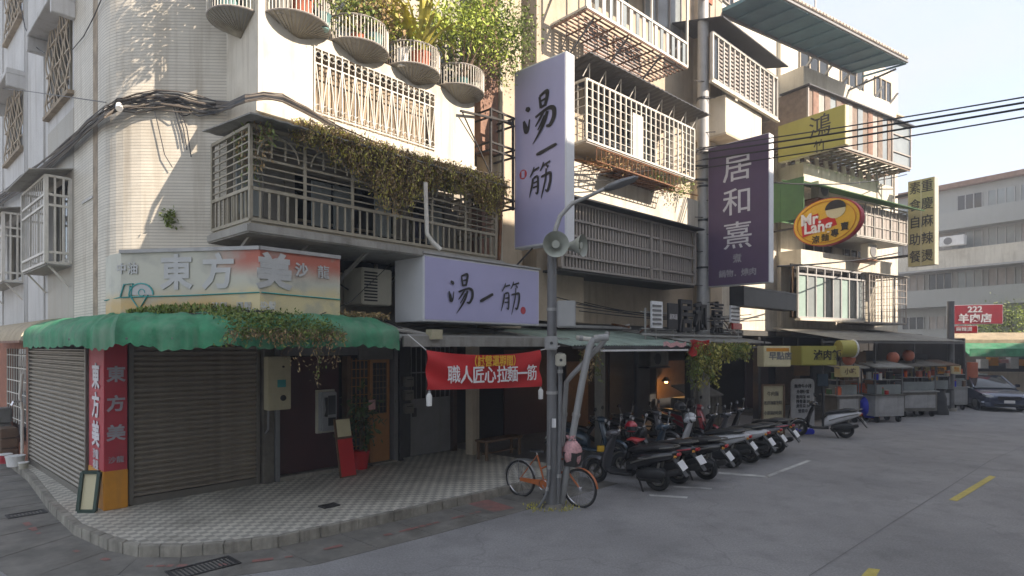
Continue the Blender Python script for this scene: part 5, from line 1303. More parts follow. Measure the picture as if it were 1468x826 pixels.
t.part('purlin', MB().bar((xl, -1.28, zr + .06), (xr - .4, -1.28, zr + .06), .08), 'steel_grey'); f = MB(); f.bar((xr - .6, -.3, zr - .6), (xr, -2.6, zr - .1), .06).bar((xl, -3.0, zr), (xr, -3.0, zr), .07); t.part('beam', f, 'steel_grey')
f = MB()
for i in range(9): x = xl + (xr - xl) * i / 8; f.bar((x, -2.6, zr + .2), (x, -2.6, zr + (1.1 if i < 4 else .45)), .04)
f.bar((xl, -2.6, zr + 1.1), (xl + (xr - xl) * .4, -2.6, zr + 1.1), .04); t.part('rail_post', f, 'galv')
f = MB()
for i in range(3): f.box(1.0 + i * 2.8, 2.2 + i * 2.8, -.9, -.05, zr - .55, zr - .48)
t.part('shelf', f, 'plaster_beige')
# fourth-floor rusty cage
yc = -2.0; xa, za = F.hy(1157, 124, yc); xb_, zb_ = F.hy(1304, 184, yc); _, z0a = F.hy(1211, 212, yc); _, z0b = F.hy(1304, 243, yc); z1c, z0c = (za + zb_) / 2, (z0a + z0b) / 2
t = T('window_cage', 'rusty brown corrugated balcony cage above the olive sign', 'window cage', F, ((xa + xb_) / 2, 0, z0c))
xt = xb_ - 1.5
n = 16; me = MB().box(-.13, .13, -.02, .02, 0, z1c - z0c).mesh('panel')
for i in range(n): x = xa + .15 + (xt - xa - .3) * i / (n - 1); t.part('panel', MB().box(x - .17, x + .17, yc - (.02 if i % 2 else 0), yc + .02, z0c, z1c), ('rusty_bars', 'rustpaint', 'cage_brown', 'rusty_bars', 'glass_pale')[i % 5])
f = MB()
for x in (xa, xt, xb_): f.bar((x, yc - .03, z0c), (x, yc - .03, z1c), .06)
for z in (z0c, z0c + .5, z1c - .5, z1c): f.bar((xt, yc - .02, z), (xb_, yc - .02, z), .05); f.bar((xb_, yc, z), (xb_, 0, z), .05)
for y in (-.6, -1.2): f.bar((xb_, y, z0c), (xb_, y, z1c), .04)
f.bar((xa, yc - .03, z0c), (xb_, yc - .03, z0c), .07).bar((xb_, -.1, z0c - 1.6), (xb_, -.1, z0c), .08).bar((xb_ - .6, -1.0, z0c - 1.7), (xb_ - .6, -1.0, z0c), .05).bar((xb_, -1.4, z0c - 1.7), (xb_, -1.4, z0c), .05).bar((xb_ - .6, -1.0, z0c - .7), (xb_, -1.4, z0c - .7), .05).bar((xb_ - .6, -1.0, z0c - 1.5), (xb_, -1.4, z0c - 1.5), .05)
t.part('frame', f, 'cage_brown'); t.part('pane', MB().box(xt + .05, xb_ - .05, yc, yc + .02, z0c, z1c), 'glass_pale')
t.part('side_panel', MB().box(xa, xa + .03, yc, -.01, z0c, z1c), 'rusty_bars'); t.part('roof', MB().box(xa - .1, xb_ + .15, yc - .15, yb0 - .01, z1c + .02, z1c + .07), 'steel_dark')
f = MB()
for i in range(18): x = xa + (xb_ - xa) * i / 17; f.bar((x, yc, z0c - .04), (x, -.02, z0c - .04), .07)
for i in range(5): f.bar((xa, yc + .4 * i, z0c - .08), (xb_, yc + .4 * i, z0c - .08), .05)
t.part('floor_grid', f, 'rusty_bars')
for i in range(11): x = xa + .4 + (xb_ - xa - 1) * i / 10; t.part('bracket', MB().bar((x, yb0, z0c - .5), (x + .1, -.9, z0c - .12), .14), 'plaster_white')
# olive sign
xs = solve_x(F, 1212, -3.6); yf_, _ = F.hx(1116, 200, xs); _, zt0 = F.hx(1210, 150, xs); _, zb0 = F.hx(1210, 207, xs)
t = T('olive_sign', 'olive yellow projecting sign crossed by power lines', 'sign', F, (xs, -3, zb0)); t.part('case', MB().box(xs, xs + .22, -3.6, yf_, zb0, zt0), 'sign_cream', bevel=.01); t.part('face', MB().box(xs - .012, xs - .001, -3.58, yf_, zb0, zt0), 'sign_olive')
put_text(t, '鴻', (xs - .018, -2.75, zt0 - .5), .8, 'ink', '-x', bold=.0); put_text(t, '竹', (xs - .018, -2.75, zt0 - 1.15), .45, 'ink', '-x')
# green awning + third-floor cage
yc = -1.9; xa, za = F.hy(1153, 253, yc); xb_, zb_ = F.hy(1300, 291, yc); z1g = (za + zb_) / 2; _, zg0 = F.hy(1153, 285, yc); _, zk = F.hy(1245, 340, yc)
t = T('green_box_awning', 'green corrugated awning box above the round yellow sign', 'awning', F, ((xa + xb_) / 2, 0, z1g))
corr(t, xa, xb_ + .4, yc - .5, z1g - .38, yb0 - .02, z1g + .06, 'green_paint'); 
_, zgl = F.hy(1153, 312, yc); t.part('side_board', MB().box(xa - .03, xa, yc, -.02, zgl, z1g), 'green_paint'); t.part('end_board', MB().box(-.12, xa - .04, yc + .9, yc + .95, zgl, z1g), 'green_paint')
x0c, _ = F.hy(1228, 300, yc); _, zc1 = F.hy(1240, 285, yc); 
cg = cage('grey panelled third floor cage right of the round yellow sign', F, x0c, xb_, yc, -.01, zk, z1g - .4, paint='pale_bar', cols=6, rows=3, roof=0, back='glass_pale')
n = 14
for i in range(n): x = x0c + .06 + (xb_ - x0c) * i / n; cg.part('panel', MB().box(x, x + (xb_ - x0c) / n - .05, yc + .03, yc + .05, zk + .05, z1g - .5), 'cage_brown')
xq, zq = F.hy(1165, 272, -1.2)
for px, py, y, lab in ((1170, 275, -1.5, 'small air conditioner tucked under the green awning'), (1240, 362, -1.3, 'white air conditioner fan unit right of the round sign')):
    x, z = F.hy(px, py, y); t = T('air_conditioner', lab, 'air conditioner', F, (x, y, z - .3)); t.part('case', MB().box(x - .35, x + .35, y - .3, y, z - .3, z + .3), 'plastic_cream', bevel=.02); t.part('fan_grille', MB().cyl((x + .02, y - .3, z), (x + .02, y - .32, z), .22, 16), 'steel_grey'); t.part('bracket', MB().box(x - .4, x + .4, y - .3, 0, z - .36, z - .31), 'rust')
# round yellow sign
xs = solve_x(F, 1186, -3.2)
_, zc = F.hx(1186, 318, xs); t = T('round_sign', 'round yellow orange shop sign with red ribbon lettering', 'sign', F, (xs, -3.2, zc))
yl, _ = F.hx(1137, 318, xs); yr, _ = F.hx(1235, 318, xs); yc_ = (yl + yr) / 2; ry = abs(yr - yl) / 2; rz = 0.92 * (zh(1186, 283) - zh(1186, 352)) / 2
_, zt0 = F.hx(1186, 284, xs); _, zb0 = F.hx(1186, 352, xs); rz = (zt0 - zb0) / 2; zc = (zt0 + zb0) / 2
def disc(m, x, y, z, a, b, th, n=40): 
    return m.loft([[(x + k, y + a * math.cos(2 * math.pi * i / n), z + b * math.sin(2 * math.pi * i / n)) for i in range(n)] for k in (0, -th)])
t.part('case', disc(MB(), xs + .2, yc_, zc, ry, rz, .19), 'red_paint'); t.part('face', disc(MB(), xs, yc_, zc, ry * .96, rz * .96, .02), 'sign_yellow'); t.part('rim', MB().tube([(xs - .03, yc_ + ry * .86 * math.cos(a * .157), zc + rz * .86 * math.sin(a * .157)) for a in range(40)], .018, 5, close=True), 'orange_paint')
rb = MB(); rb.add([(xs - .035, yc_ + ry * .72, zc - rz * .02), (xs - .035, yc_ - ry * .25, zc + rz * .22), (xs - .035, yc_ - ry * .35, zc - rz * .2), (xs - .035, yc_ + ry * .68, zc - rz * .52)], [(0, 1, 2, 3)]); rb.add([(xs - .036, yc_ + ry * .68, zc + rz * .3), (xs - .036, yc_ + ry * .2, zc + rz * .42), (xs - .036, yc_ + ry * .2, zc), (xs - .036, yc_ + ry * .68, zc - .01)], [(0, 1, 2, 3)]); t.part('ribbon', rb, 'banner_red')
put_text(t, 'Mr.', (xs - .045, yc_ + ry * .42, zc + rz * .2), .52, 'letter_white', '-x', bold=.03); put_text(t, 'Lang', (xs - .045, yc_ + ry * .22, zc - rz * .18), .52, 'letter_white', '-x', bold=.03)
t.part('disc_patch', disc(MB(), xs - .025, yc_ - ry * .3, zc + rz * .42, ry * .28, rz * .34, .012), 'sign_cream'); t.part('disc_top', MB().loft([[(xs - .04 - k, yc_ - ry * .3 + ry * .3 * math.cos(a * math.pi / 12), zc + rz * .48 + rz * .36 * math.sin(a * math.pi / 12)) for a in range(13)] for k in (0, .01)]), 'ink')
for k, ch in enumerate('涼麵專賣'): put_text(t, ch, (xs - .04, yc_ + ry * (.28 - .28 * k), zc + rz * (-.72 + .07 * k * (k * .6))), .27, 'ink', '-x', bold=.02)
t.part('bracket', MB().bar((xs + .1, yc_ + ry, zc), (xs + .1, 0, zc), .06), 'iron')
# second-floor glazing and cage
y2 = -1.0; xa, _ = F.hy(1143, 400, y2); xb_, _ = F.hy(1238, 400, y2); z1w = zl0 - .1; _, z0w = F.hy(1150, 455, y2)
t = T('glazed_front', 'pale green glazed second floor front above the food shops', 'glazing', F, ((xa + xb_) / 2, y2, z0w))
n = 8
for i in range(n): x = xa + (xb_ - xa) * i / n; t.part('pane', MB().box(x + .03, x + (xb_ - xa) / n - .03, y2, y2 + .04, z0w, z1w - .3), ('glass_green', 'glass_pale', 'glass_green', 'glass_dark', 'glass_pale', 'glass_green', 'glass_dark', 'glass_pale')[i])
f = MB()
for i in range(n + 1): x = xa + (xb_ - xa) * i / n; f.bar((x, y2 - .02, z0w), (x, y2 - .02, z1w), .06)
for z in (z0w, z1w - .3, z1w): f.bar((xa, y2 - .02, z), (xb_, y2 - .02, z), .07)
t.part('frame', f, 'galv'); t.part('brown_panel', MB().box(-.6, xa - .03, y2 + .1, y2 + .15, z0w, z1w), 'wood_brown'); t.part('backing', MB().box(-.6, xb_ + .1, y2 + .2, y2 + .24, z0w, z1w + .1), 'dark_room')
t.part('sill', MB().box(xa, xb_, y2 - .12, y2 + .1, z0w - .12, z0w - .04), 'plaster_white')
xc_, _ = F.hy(1246, 400, -1.3); xd_, _ = F.hy(1299, 400, -1.3)
cage('grey barred second floor cage at the end of the far building', F, xc_, xd_, -1.3, -.01, z0w - .1, z1w - .05, paint='cage_brown', cols=3, rows=7, roof=.1, slope=.03, back='cage_paint', vfine=.22)
# arcade fronts under F
t = T('stall_arcade', 'dark shop interiors under the far building behind the food stalls', 'shopfront', F, (6, 2, 0))
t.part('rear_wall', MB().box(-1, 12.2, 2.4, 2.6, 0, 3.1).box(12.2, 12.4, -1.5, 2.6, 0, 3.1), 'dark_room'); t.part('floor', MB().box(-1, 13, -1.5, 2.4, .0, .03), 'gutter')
for k, (a, b, mm) in enumerate(((1, 2.6, 'maroon'), (3.2, 5, 'wood_brown'), (6, 7.6, 'steel_dark'), (8.4, 10, 'wood_brown'))): t.part('door', MB().box(a, b, 2.33, 2.39, 0, 2.3), mm)
# long shed roofs over the stalls
def px_on(fr, px, y): return fr.hy(px, 480, y)[0]
xa, xb_ = px_on(F, 1196, -3.0), px_on(F, 1375, -3.0)
_, zr0 = F.hy(1300, 489, -3.0)
t = T('tin_canopy', 'long grey tin shed roof over the row of food stalls', 'canopy', F, ((xa + xb_) / 2, -2, zr0)); corr(t, -.8, xb_, -3.2, zr0, -.2, zr0 + .5, 'roof_tin', pitch=.14)
t.part('front_beam', MB().bar((xa - 1, -3.15, zr0 - .06), (xb_, -3.15, zr0 - .06), .07), 'steel_dark')
for px, lab in ((1180, 'thin steel post beside the yellow topped sign cart'), (1254, 'thin steel post between the first two food stalls'), (1310, 'thin steel post behind the second food stall')):
    x = px_on(F, px, -2.9); tt = T('canopy_post', lab, 'post', F, (x, -2.9, 0)); tt.part('shaft', MB().box(x - .03, x + .03, -2.93, -2.87, 0, zr0), 'steel_dark'); tt.part('foot', MB().box(x - .08, x + .08, -2.98, -2.82, 0, .03), 'steel_dark')
# ================================================================ END OF THE STREET
G = Fr(*WF.w(29, 41.5).xy, 32.6 - 90)
gx = lambda px: G.hy(px, 400, 0)[0]
XG0, XG1 = gx(1283), gx(1560); gz = lambda py, px=1400: G.hy(px, py, 0)[1]
t = T('end_building', 'grey white apartment building with red roof closing the end of the street', 'building', G, ((XG0 + XG1) / 2, 0, 0))
hs = []
bands = [(gz(300), gz(277)), (gz(355), gz(330)), (gz(411), gz(388)), (gz(470), gz(452))]
t.part('wall', MB().box(XG0, XG1, 0, 10, 0, gz(265)), 'plaster_far'); t.part('roof', MB().box(XG0 - .3, XG1 + .3, -.5, 10, gz(265), gz(258)), 'rustpaint')
for k, (z0, z1) in enumerate(bands):
    n = int((XG1 - XG0) / 1.7)
    for i in range(n):
        x = XG0 + .5 + i * 1.7
        if random.random() < .15: continue
        w = t.part('window', MB().box(x, x + 1.4, -.03, .0, z0, z1), random.choice(['glass_pale', 'glass_dark', 'cage_brown'])); f = MB()
        for q in range(4): f.bar((x + 1.4 * q / 3, -.05, z0), (x + 1.4 * q / 3, -.05, z1), .06)
        t.part('window_frame', f, 'galv', parent=w)
for k in (0, 1, 2): z = bands[k][0]; t.part('balcony_band', MB().box(XG0 - .2, XG1, -1.0, -.06, z - 1.25, z - .08), 'plaster_white' if k == 1 else 'plaster_far')
z = gz(386); t.part('eave', MB().box(XG0, XG1, -1.4, -.06, z, z + .12), 'galv')
xx = gx(1377); z = gz(355, 1377); t = T('air_conditioner', 'white air conditioner on the end building wall', 'air conditioner', G, (xx, -1.2, z)); t.part('case', MB().box(xx - .7, xx + .7, -1.35, -.9, z, z + .65), 'white_foam', bevel=.03); t.part('fan_grille', MB().cyl((xx - .2, -1.35, z + .33), (xx - .2, -1.38, z + .33), .24, 12), 'steel_grey')
# golden vertical sign
xs = px_on(F, 1340, -2.6); yf_, _ = F.hx(1302, 300, xs); _, zt0 = F.hx(1340, 253, xs); _, zb0 = F.hx(1340, 379, xs)
t = T('gold_sign', 'tall golden vertical sign with two columns of dark characters', 'sign', F, (xs, -2, zb0)); t.part('case', MB().box(xs, xs + .35, -2.6, yf_, zb0, zt0), 'plastic_cream', bevel=.01); t.part('face', MB().box(xs - .012, xs - .001, -2.58, yf_, zb0, zt0), 'sign_gold'); H = zt0 - zb0; wd = yf_ + 2.6
for c_, s_ in ((.27, '重慶麻辣燙'), (.73, '素食自助餐')):
    for k, ch in enumerate(s_): put_text(t, ch, (xs - .02, -2.6 + wd * c_, zt0 - H * (.1 + .2 * k)), H * .15, 'ink', '-x', bold=.006, wide=.85)
t.part('border', MB().bar((xs - .016, -2.6 + wd * .5, zb0), (xs - .016, -2.6 + wd * .5, zt0), .04), 'sign_cream'); t.part('bracket', MB().bar((xs + .2, yf_, zb0 + .5), (xs + .2, yf_ + 1.5, zb0 + .5), .1), 'iron'); t.part('bracket', MB().bar((xs + .2, yf_, zt0 - .5), (xs + .2, yf_ + 1.5, zt0 - .5), .1), 'iron')
# red sign, pole, awnings, tree and car at the right
D = 29
def at(px, py, d): return WF.hd(px, py, d)
fr = Fr(0, 0, -25)
def flat_sign(name, lab, px0, px1, py0, py1, d, m, txt=(), cat='sign', th=.12, tm='letter_white', ang=-22, case=None):
    c = at((px0 + px1) / 2, (py0 + py1) / 2, d); w = (px1 - px0) / FOC * d / math.cos(R(ang)); h = (py1 - py0) / FOC * d
    f_ = Fr(c[0], c[1], ang); t = T(name, lab, cat, f_, (0, 0, c[2] - h / 2)); t.part('case', MB().box(-w / 2, w / 2, 0, th, c[2] - h / 2, c[2] + h / 2), case or 'sign_white', bevel=.01); t.part('face', MB().box(-w / 2 + .02, w / 2 - .02, -.012, -.001, c[2] - h / 2 + .02, c[2] + h / 2 - .02), m)
    for (s_, u, v, sz) in txt: put_text(t, s_, (u * w, -.02, c[2] + v * h), sz * h, tm, '-y', bold=.03)
    return t, c, w, h
flat_sign('red_sign', 'red rectangular sign with white writing above the far right stall', 1367, 1428, 437, 465, 30, 'red_paint', (('222', 0, .25, .42), ('羊肉店', 0, -.22, .48)))
flat_sign('red_sign', 'small red sign with scrawled writing under the red rectangular sign', 1367, 1397, 467, 478, 30, 'tail_red', (('麻辣燙', 0, 0, .6),))
c = at(1363, 590, 25.5)
t = T('street_pole', 'grey steel pole at the far end of the food stalls', 'pole', WF, (c[0], c[1], 0)); t.part('shaft', MB().cyl((c[0], c[1], 0), (c[0], c[1], 7.2 - 2.7 + .1), .13, 12), 'steel_grey', smooth=True); t.part('foot', MB().cyl((c[0], c[1], 0), (c[0], c[1], .12), .22, 12), 'concrete')
def awn(lab, px0, px1, py0, py1, d, m, depth=1.6, drop=.5, ang=-22):
    a = at(px0, py1, d); f_ = Fr(a[0], a[1], ang); w = (px1 - px0) / FOC * d / math.cos(R(ang)) * 1.02; z0 = at(px0, py1, d)[2]; z1 = at(px0, py0, d)[2]
    t = T('shop_awning', lab, 'awning', f_, (w / 2, 0, z0)); Q = [(0, 0, z0), (w, 0, z0), (w, depth, z1 + .35), (0, depth, z1 + .35)]
    mb = MB(); mb.add(Q + [(x, y, z + .05) for x, y, z in Q], [(0, 1, 2, 3), (7, 6, 5, 4), (0, 4, 5, 1), (1, 5, 6, 2), (2, 6, 7, 3), (3, 7, 4, 0)]); t.part('canopy', mb, m); t.part('valance', MB().box(0, w, -.03, -.002, z0, z1), m); return t
awn('cream awning above the far right shops', 1382, 1560, 487, 497, 32, 'awning_beige', ang=-8); awn('green awning strip behind the parked blue car', 1390, 1560, 500, 511, 31, 'awning_green', depth=1.2, ang=-8)
a = at(1385, 560, 33); f_ = Fr(a[0], a[1], -8); t = T('corner_shop', 'dark shopfront with pale display boxes behind the blue car', 'shopfront', f_, (4, 0, 0)); t.part('wall', MB().box(-1, 8, 1.5, 1.7, 0, 3), 'dark_room'); t.part('counter', MB().box(1.0, 4.5, .6, 1.2, 0, 1.3), 'plaster_beige')
for i in range(9): x = 1.0 + i * .5; t.part('display', MB().box(x, x + .4, .5, .9, 1.5 + .15 * (i % 3), 2.0 + .1 * (i % 2)), ('white_foam', 'orange_paint', 'pink_cloth')[i % 3])
c = at(1462, 560, 27)
def tree(lab, x, y, h, r, n, m1='leaf_mid', m2='leaf_light', kind='bushy_tree'):
    t = T(kind, lab, 'tree', WF, (x, y, 0)); tr = MB(); tr.tube([(x, y, 0), (x + .1, y, h * .4), (x, y + .1, h * .6)], [.18, .13, .09], 8)
    fs = [MB(), MB()]
    for i in range(16):
        a = i * 2.4; e = Vector((x + r * random.uniform(.3, .9) * math.cos(a), y + r * random.uniform(.3, .9) * math.sin(a), h * random.uniform(.6, .95))); tr.tube([(x, y, h * .5), (Vector((x, y, h * .5)) + e) / 2, e], [.07, .04, .015], 5)
        for k in range(n // 64): fs[i % 2].fuzz(e + Vector((random.gauss(0, .4), random.gauss(0, .4), random.gauss(0, .25))) * r * .35, r * .22, 4, .13)
    t.part('trunk', tr, 'stem'); t.part('crown', fs[0], m1); t.part('crown', fs[1], m2)
c = at(1462, 500, 36); tree('green bushy tree rising above the awnings at the right edge', c[0], c[1], 5.0, 2.6, 9000)
# lantern drum by the car
c = at(1394, 552, 27); t = T('lantern_sign', 'red and white upright lantern sign on a stand left of the car', 'sign', WF, (c[0], c[1], 0)); t.part('drum', MB().cyl((c[0], c[1], 1.0), (c[0], c[1], 2.0), .2, 14), 'lantern', smooth=True); t.part('base', MB().cyl((c[0], c[1], .72), (c[0], c[1], 1.0), .2, 14), 'white_foam', smooth=True); t.part('post', MB().cyl((c[0], c[1], 0), (c[0], c[1], .72), .04, 8), 'galv'); t.part('foot', MB().cyl((c[0], c[1], 0), (c[0], c[1], .04), .2, 12), 'iron')
# ================================================================ BANNER
t = T('banner', 'red cloth banner with white characters strung between the shop sign and the pole', 'banner', B, (5.2, -3.55, 2.5))
def bpt(px, py, D=11.0): x, z = B.hy(px, py, -3.6); return x, z
xa, zt = bpt(611, 502); xb, zt2 = bpt(775, 502); _, zbm = bpt(612, 559); _, zbm2 = bpt(775, 554)
rows = []; NX, NY = 48, 12
def bsurf(u, v):
    s = 4 * u * (1 - u); top = 1 * (zt * (1 - u) + zt2 * u) - .085 * s; bot = (zbm * (1 - u) + zbm2 * u) - .01 * s
    fold = .03 * math.sin(9 * (v + 1.4 * abs(u - .5))) * (abs(u - .5) * 2) ** 1.5 + .012 * math.sin(u * 17 + v * 3)
    return (xa + (xb - xa) * u, -3.6 - fold, top + (bot - top) * v)
t.part('cloth', MB().loft([[bsurf(i / NX, j / NY) for j in range(NY + 1)] for i in range(NX + 1)], cap=False, closed=False), 'banner_red', smooth=60)
Lb = xb - xa
for k, ch in enumerate('職人匠心'): p = bsurf(.19 + k * .1, .62); put_text(t, ch, (p[0], -3.66, p[2]), .31, 'letter_white', '-y', bold=.015, wide=.95, ext=.002)
for k, ch in enumerate('拉麵一筋'): p = bsurf(.6 + k * .095, .62); put_text(t, ch, (p[0], -3.66, p[2]), .31, 'letter_white', '-y', bold=.015, wide=.95, ext=.002)
p = bsurf(.54, .2); put_text(t, '（試營運期間）', (p[0], -3.66, p[2] + .0), .2, 'letter_yellow', '-y', bold=.02, wide=.9, ext=.002)
t.part('rope', MB().tube([(xa, -3.6, zt), (xa - .25, -3.45, zt + .25)], .008, 4), 'white_foam'); t.part('rope', MB().tube([(xb, -3.6, zt2), (xb + .22, -3.9, zt2 + .08)], .008, 4), 'white_foam')
for px, py, lab in ((614, 571, 'white water bottle hanging as a weight from the left banner corner'), (774, 563, 'white water bottle hanging from the right banner corner')):
    x, z = bpt(px, py); b = T('bottle', lab, 'bottle', B, (x, -3.62, z - .1), group='bottles weighting the banner'); b.part('body', MB().tube([(x, -3.62, z - .12), (x, -3.62, z + .04), (x, -3.62, z + .08)], [.045, .048, .02], 10), 'white_foam', smooth=True); b.part('cap', MB().cyl((x, -3.62, z + .08), (x, -3.62, z + .11), .02, 8), 'pvc'); b.part('string', MB().tube([(x, -3.62, z + .1), (x, -3.61, z + .22)], .004, 3), 'white_foam')
# ================================================================ UTILITY POLE with loudspeakers and street lamp
pw = WF.hz(793, 727); PX, PY = pw; PD = PY
def up(px, py, dd=0): return WF.hd(px, py, PD + dd)
t = T('utility_pole', 'dark grey utility pole by the kerb carrying loudspeakers and a lamp', 'pole', WF, (PX, PY, 0))
zt = up(792, 352)[2]
t.part('shaft', MB().tube([(PX - .02, PY, 0), (PX - .02, PY, zt)], [.095, .075], 16), 'steel_grey', smooth=True)
t.part('band', MB().cyl((PX - .02, PY, 1.9), (PX - .02, PY, 1.95), .1, 14), 'galv'); t.part('band', MB().cyl((PX - .02, PY, 3.3), (PX - .02, PY, 3.35), .092, 14), 'galv')
t.part('footing', MB().tube([(PX, PY, 0), (PX, PY, .06)], [.2, .14], 12), 'gutter')
st = up(793, 615); t.part('sticker', MB().box(PX - .06, PX + .04, PY - .1, PY - .094, 1.35, 1.5), 'letter_white')
# streetlamp arm
arm = [up(*p) for p in ((797, 352), (796, 330), (803, 310), (820, 292), (845, 281), (868, 270))]
t.part('lamp_arm', MB().tube(arm, [.045, .043, .04, .036, .032, .03], 10), 'galv', smooth=True)
a, b = Vector(up(866, 271)), Vector(up(914, 255)); d = (b - a).normalized(); hd = MB()
n_ = d.cross(Vector((0, 1, 0))).normalized()
rings = []
for s, w, h in ((0, .05, .03), (.12, .11, .06), (.5, .14, .07), (.9, .12, .05), (1.0, .06, .02)):
    c = a.lerp(b, s); rings.append([c + Vector((0, 1, 0)) * w * math.cos(k * math.pi / 6) + n_ * h * math.sin(k * math.pi / 6) for k in range(12)])
t.part('lamp_head', hd.loft(rings), 'steel_grey', smooth=50)
# horns
def horn(lab, cpx, cpy, r, dirv, dd=0):
    c = Vector(up(cpx, cpy, dd)); d = Vector(dirv).normalized(); h = T('loudspeaker', lab, 'loudspeaker', WF, c, group='horn loudspeakers on the pole'); u = d.cross(Vector((0, 0, 1))).normalized(); v = u.cross(d)
    prof = [(0, r), (-.02, r * .97), (-.1, r * .7), (-.2, r * .42), (-.3, r * .32), (-.42, r * .34), (-.44, r * .2)]
    rings = [[c + d * s + (u * math.cos(k * math.pi / 12) + v * math.sin(k * math.pi / 12)) * q for k in range(24)] for s, q in prof]
    m = MB(); m.loft(rings, cap=False); inner = [[c + d * s + (u * math.cos(k * math.pi / 12) + v * math.sin(k * math.pi / 12)) * q for k in range(24)] for s, q in ((0, r), (-.02, r * .93), (-.1, r * .62), (-.2, r * .3), (-.22, .001))]
    m.loft(inner, cap=False); h.part('bell', m, 'horn_grey', smooth=50); h.part('driver', MB().cyl(c - d * .3, c - d * .48, r * .33, 16), 'plastic_grey', smooth=40)
    h.part('core', MB().tube([c - d * .2, c - d * .03], [r * .22, r * .3], 14), 'horn_grey', smooth=True); h.part('bracket', MB().bar(c - d * .3, (PX, PY, c.z - .05), .025), 'iron')
horn('left horn loudspeaker on the pole facing the camera', 797, 350, .215, (.03, -1, -.05), -.3)
horn('right horn loudspeaker on the pole turned toward the road', 836, 352, .19, (.85, -.5, -.02), -.05)
t2 = T('junction_box', 'pale grey equipment box on the pole below the loudspeakers', 'box', WF, up(811, 470)); a, b = up(798, 470, -.1), up(824, 432, -.1); t2.part('case', MB().box(a[0], b[0], PY - .28, PY - .08, a[2], b[2]), 'pvc', bevel=.015); t2.part('door', MB().box(a[0] + .02, b[0] - .02, PY - .292, PY - .282, a[2] + .02, b[2] - .02), 'pvc', bevel=.004)
for k, (x0, x1, y0, y1, lab) in enumerate(((781, 799, 502, 482, 'small pale meter box strapped to the pole beside the banner'), (796, 811, 525, 507, 'tiny pink grey box on the conduit under the meter box'))):
    a, b = up(x0, y0, -.15), up(x1, y1, -.15); q = T('junction_box', lab, 'box', WF, a); q.part('case', MB().box(a[0], b[0], PY - .25, PY - .12, a[2], b[2]), ('pvc', 'plastic_cream')[k], bevel=.02); q.part('dial', MB().cyl(((a[0] + b[0]) / 2, PY - .25, (a[2] + b[2]) / 2), ((a[0] + b[0]) / 2, PY - .262, (a[2] + b[2]) / 2), .025, 10), 'steel_dark')
def pipe(lab, pix, r, dd, m='pvc', name='drain_pipe', cat='pipe'):
    pts = [Vector(up(*p, dd)) for p in pix]; pts[-1].z = max(pts[-1].z, .02); q = T(name, lab, cat, WF, pts[-1]); q.part('pipe', MB().tube(pts, r, 10), m, smooth=50)
    for f_ in (.3, .7): i = int(f_ * (len(pts) - 1)); c = pts[i].lerp(pts[i + 1], .5); d = (pts[i + 1] - pts[i]).normalized(); q.part('collar', MB().cyl(c - d * .03, c + d * .03, r * 1.25, 10), 'galv')
pipe('fat pale drain pipe slanting from an elbow down to the pole foot', [(872, 484), (860, 484), (850, 488), (845, 498), (834, 550), (818, 640), (804, 722)], .06, .12)
pipe('second pale drain pipe crossing behind the fat slanting one', [(872, 476), (864, 492), (845, 512), (820, 538), (812, 548), (806, 640), (800, 724)], .045, .35)
pipe('straight grey conduit fixed close beside the pole', [(803, 505), (803, 560), (802, 640), (800, 724)], .04, -.02, 'steel_grey', 'conduit', 'conduit')
pipe('thin conduit bowing outward at the left of the pole foot', [(789, 600), (788, 650), (787, 690), (782, 712), (772, 728)], .025, -.12, 'steel_grey', 'conduit', 'conduit')
pipe('short orange capped white drain stub above the slanting pipes', [(826, 484), (840, 486), (862, 488)], .04, .15, 'white_bar', 'conduit', 'conduit')
t = T('weeds', 'ring of small weeds and grit around the pole foot', 'weeds', WF, (PX, PY, 0)); f = MB()
for i in range(260): a = random.uniform(0, 6.28); r = random.gauss(.26, .06); f.leaf((PX + r * math.cos(a) * 1.4, PY + r * math.sin(a), .0), random.uniform(.02, .06), Vector((random.gauss(0, .4), random.gauss(0, .4), 1)).normalized())
t.part('foliage', f, 'leaf_yellow')
# bigger pale utility pole farther back, with crossing power lines
c = WF.hd(1008, 400, 18.0)
t = T('utility_pole', 'tall pale utility pole standing left of the purple sign', 'pole', WF, (c[0], c[1], 0)); t.part('shaft', MB().tube([(c[0], c[1], 0), (c[0], c[1], 14)], [.2, .15], 16), 'galv', smooth=True)
for z in (5, 6.4, 7.4, 8.5, 10): t.part('band', MB().cyl((c[0], c[1], z), (c[0], c[1], z + .06), .19, 14), 'steel_dark')
for z in (7.6, 8.0, 8.4): t.part('cross_arm', MB().bar((c[0] - .5, c[1] - .2, z), (c[0] + .3, c[1] - .2, z), .05), 'iron')
for i in range(14): t.part('step_bolt', MB().bar((c[0], c[1] - .15, 4 + i * .5), (c[0] - .3 if i % 2 else c[0] + .3, c[1] - .2, 4 + i * .5), .02), 'iron')
for k, (pa, pb) in enumerate((((1008, 212), (1600, 104)), ((1008, 219), (1600, 112)), ((1008, 229), (1600, 120)), ((1008, 241), (1600, 132)))):
    A, Bq = WF.hd(*pa, 17.8), WF.hd(*pb, 11); Bq = tuple(Vector(A).lerp(Vector(Bq), 1.9)); wire(('thin topmost', 'second', 'thick third', 'lowest')[k] + ' power line running from the pale pole to the right edge', sag(A, Bq, .16, 20), .024 if k in (1, 2) else .017, name='power_line', cat='power line', group='power lines at the right')
    A2 = WF.hd(822, (246, 252, 250, 258)[k], 13.5); wire(('thin upper', 'second', 'third', 'lowest')[k] + ' cable from the pale pole back to the tall lavender sign', sag(A, A2, .12, 12), .014, name='power_line', cat='power line', group='cables left of the pale pole')
wire('dark cable strung between the two signs above the round yellow sign', sag(WF.hd(1108, 262, 17), WF.hd(1300, 250, 27), .2), .02)
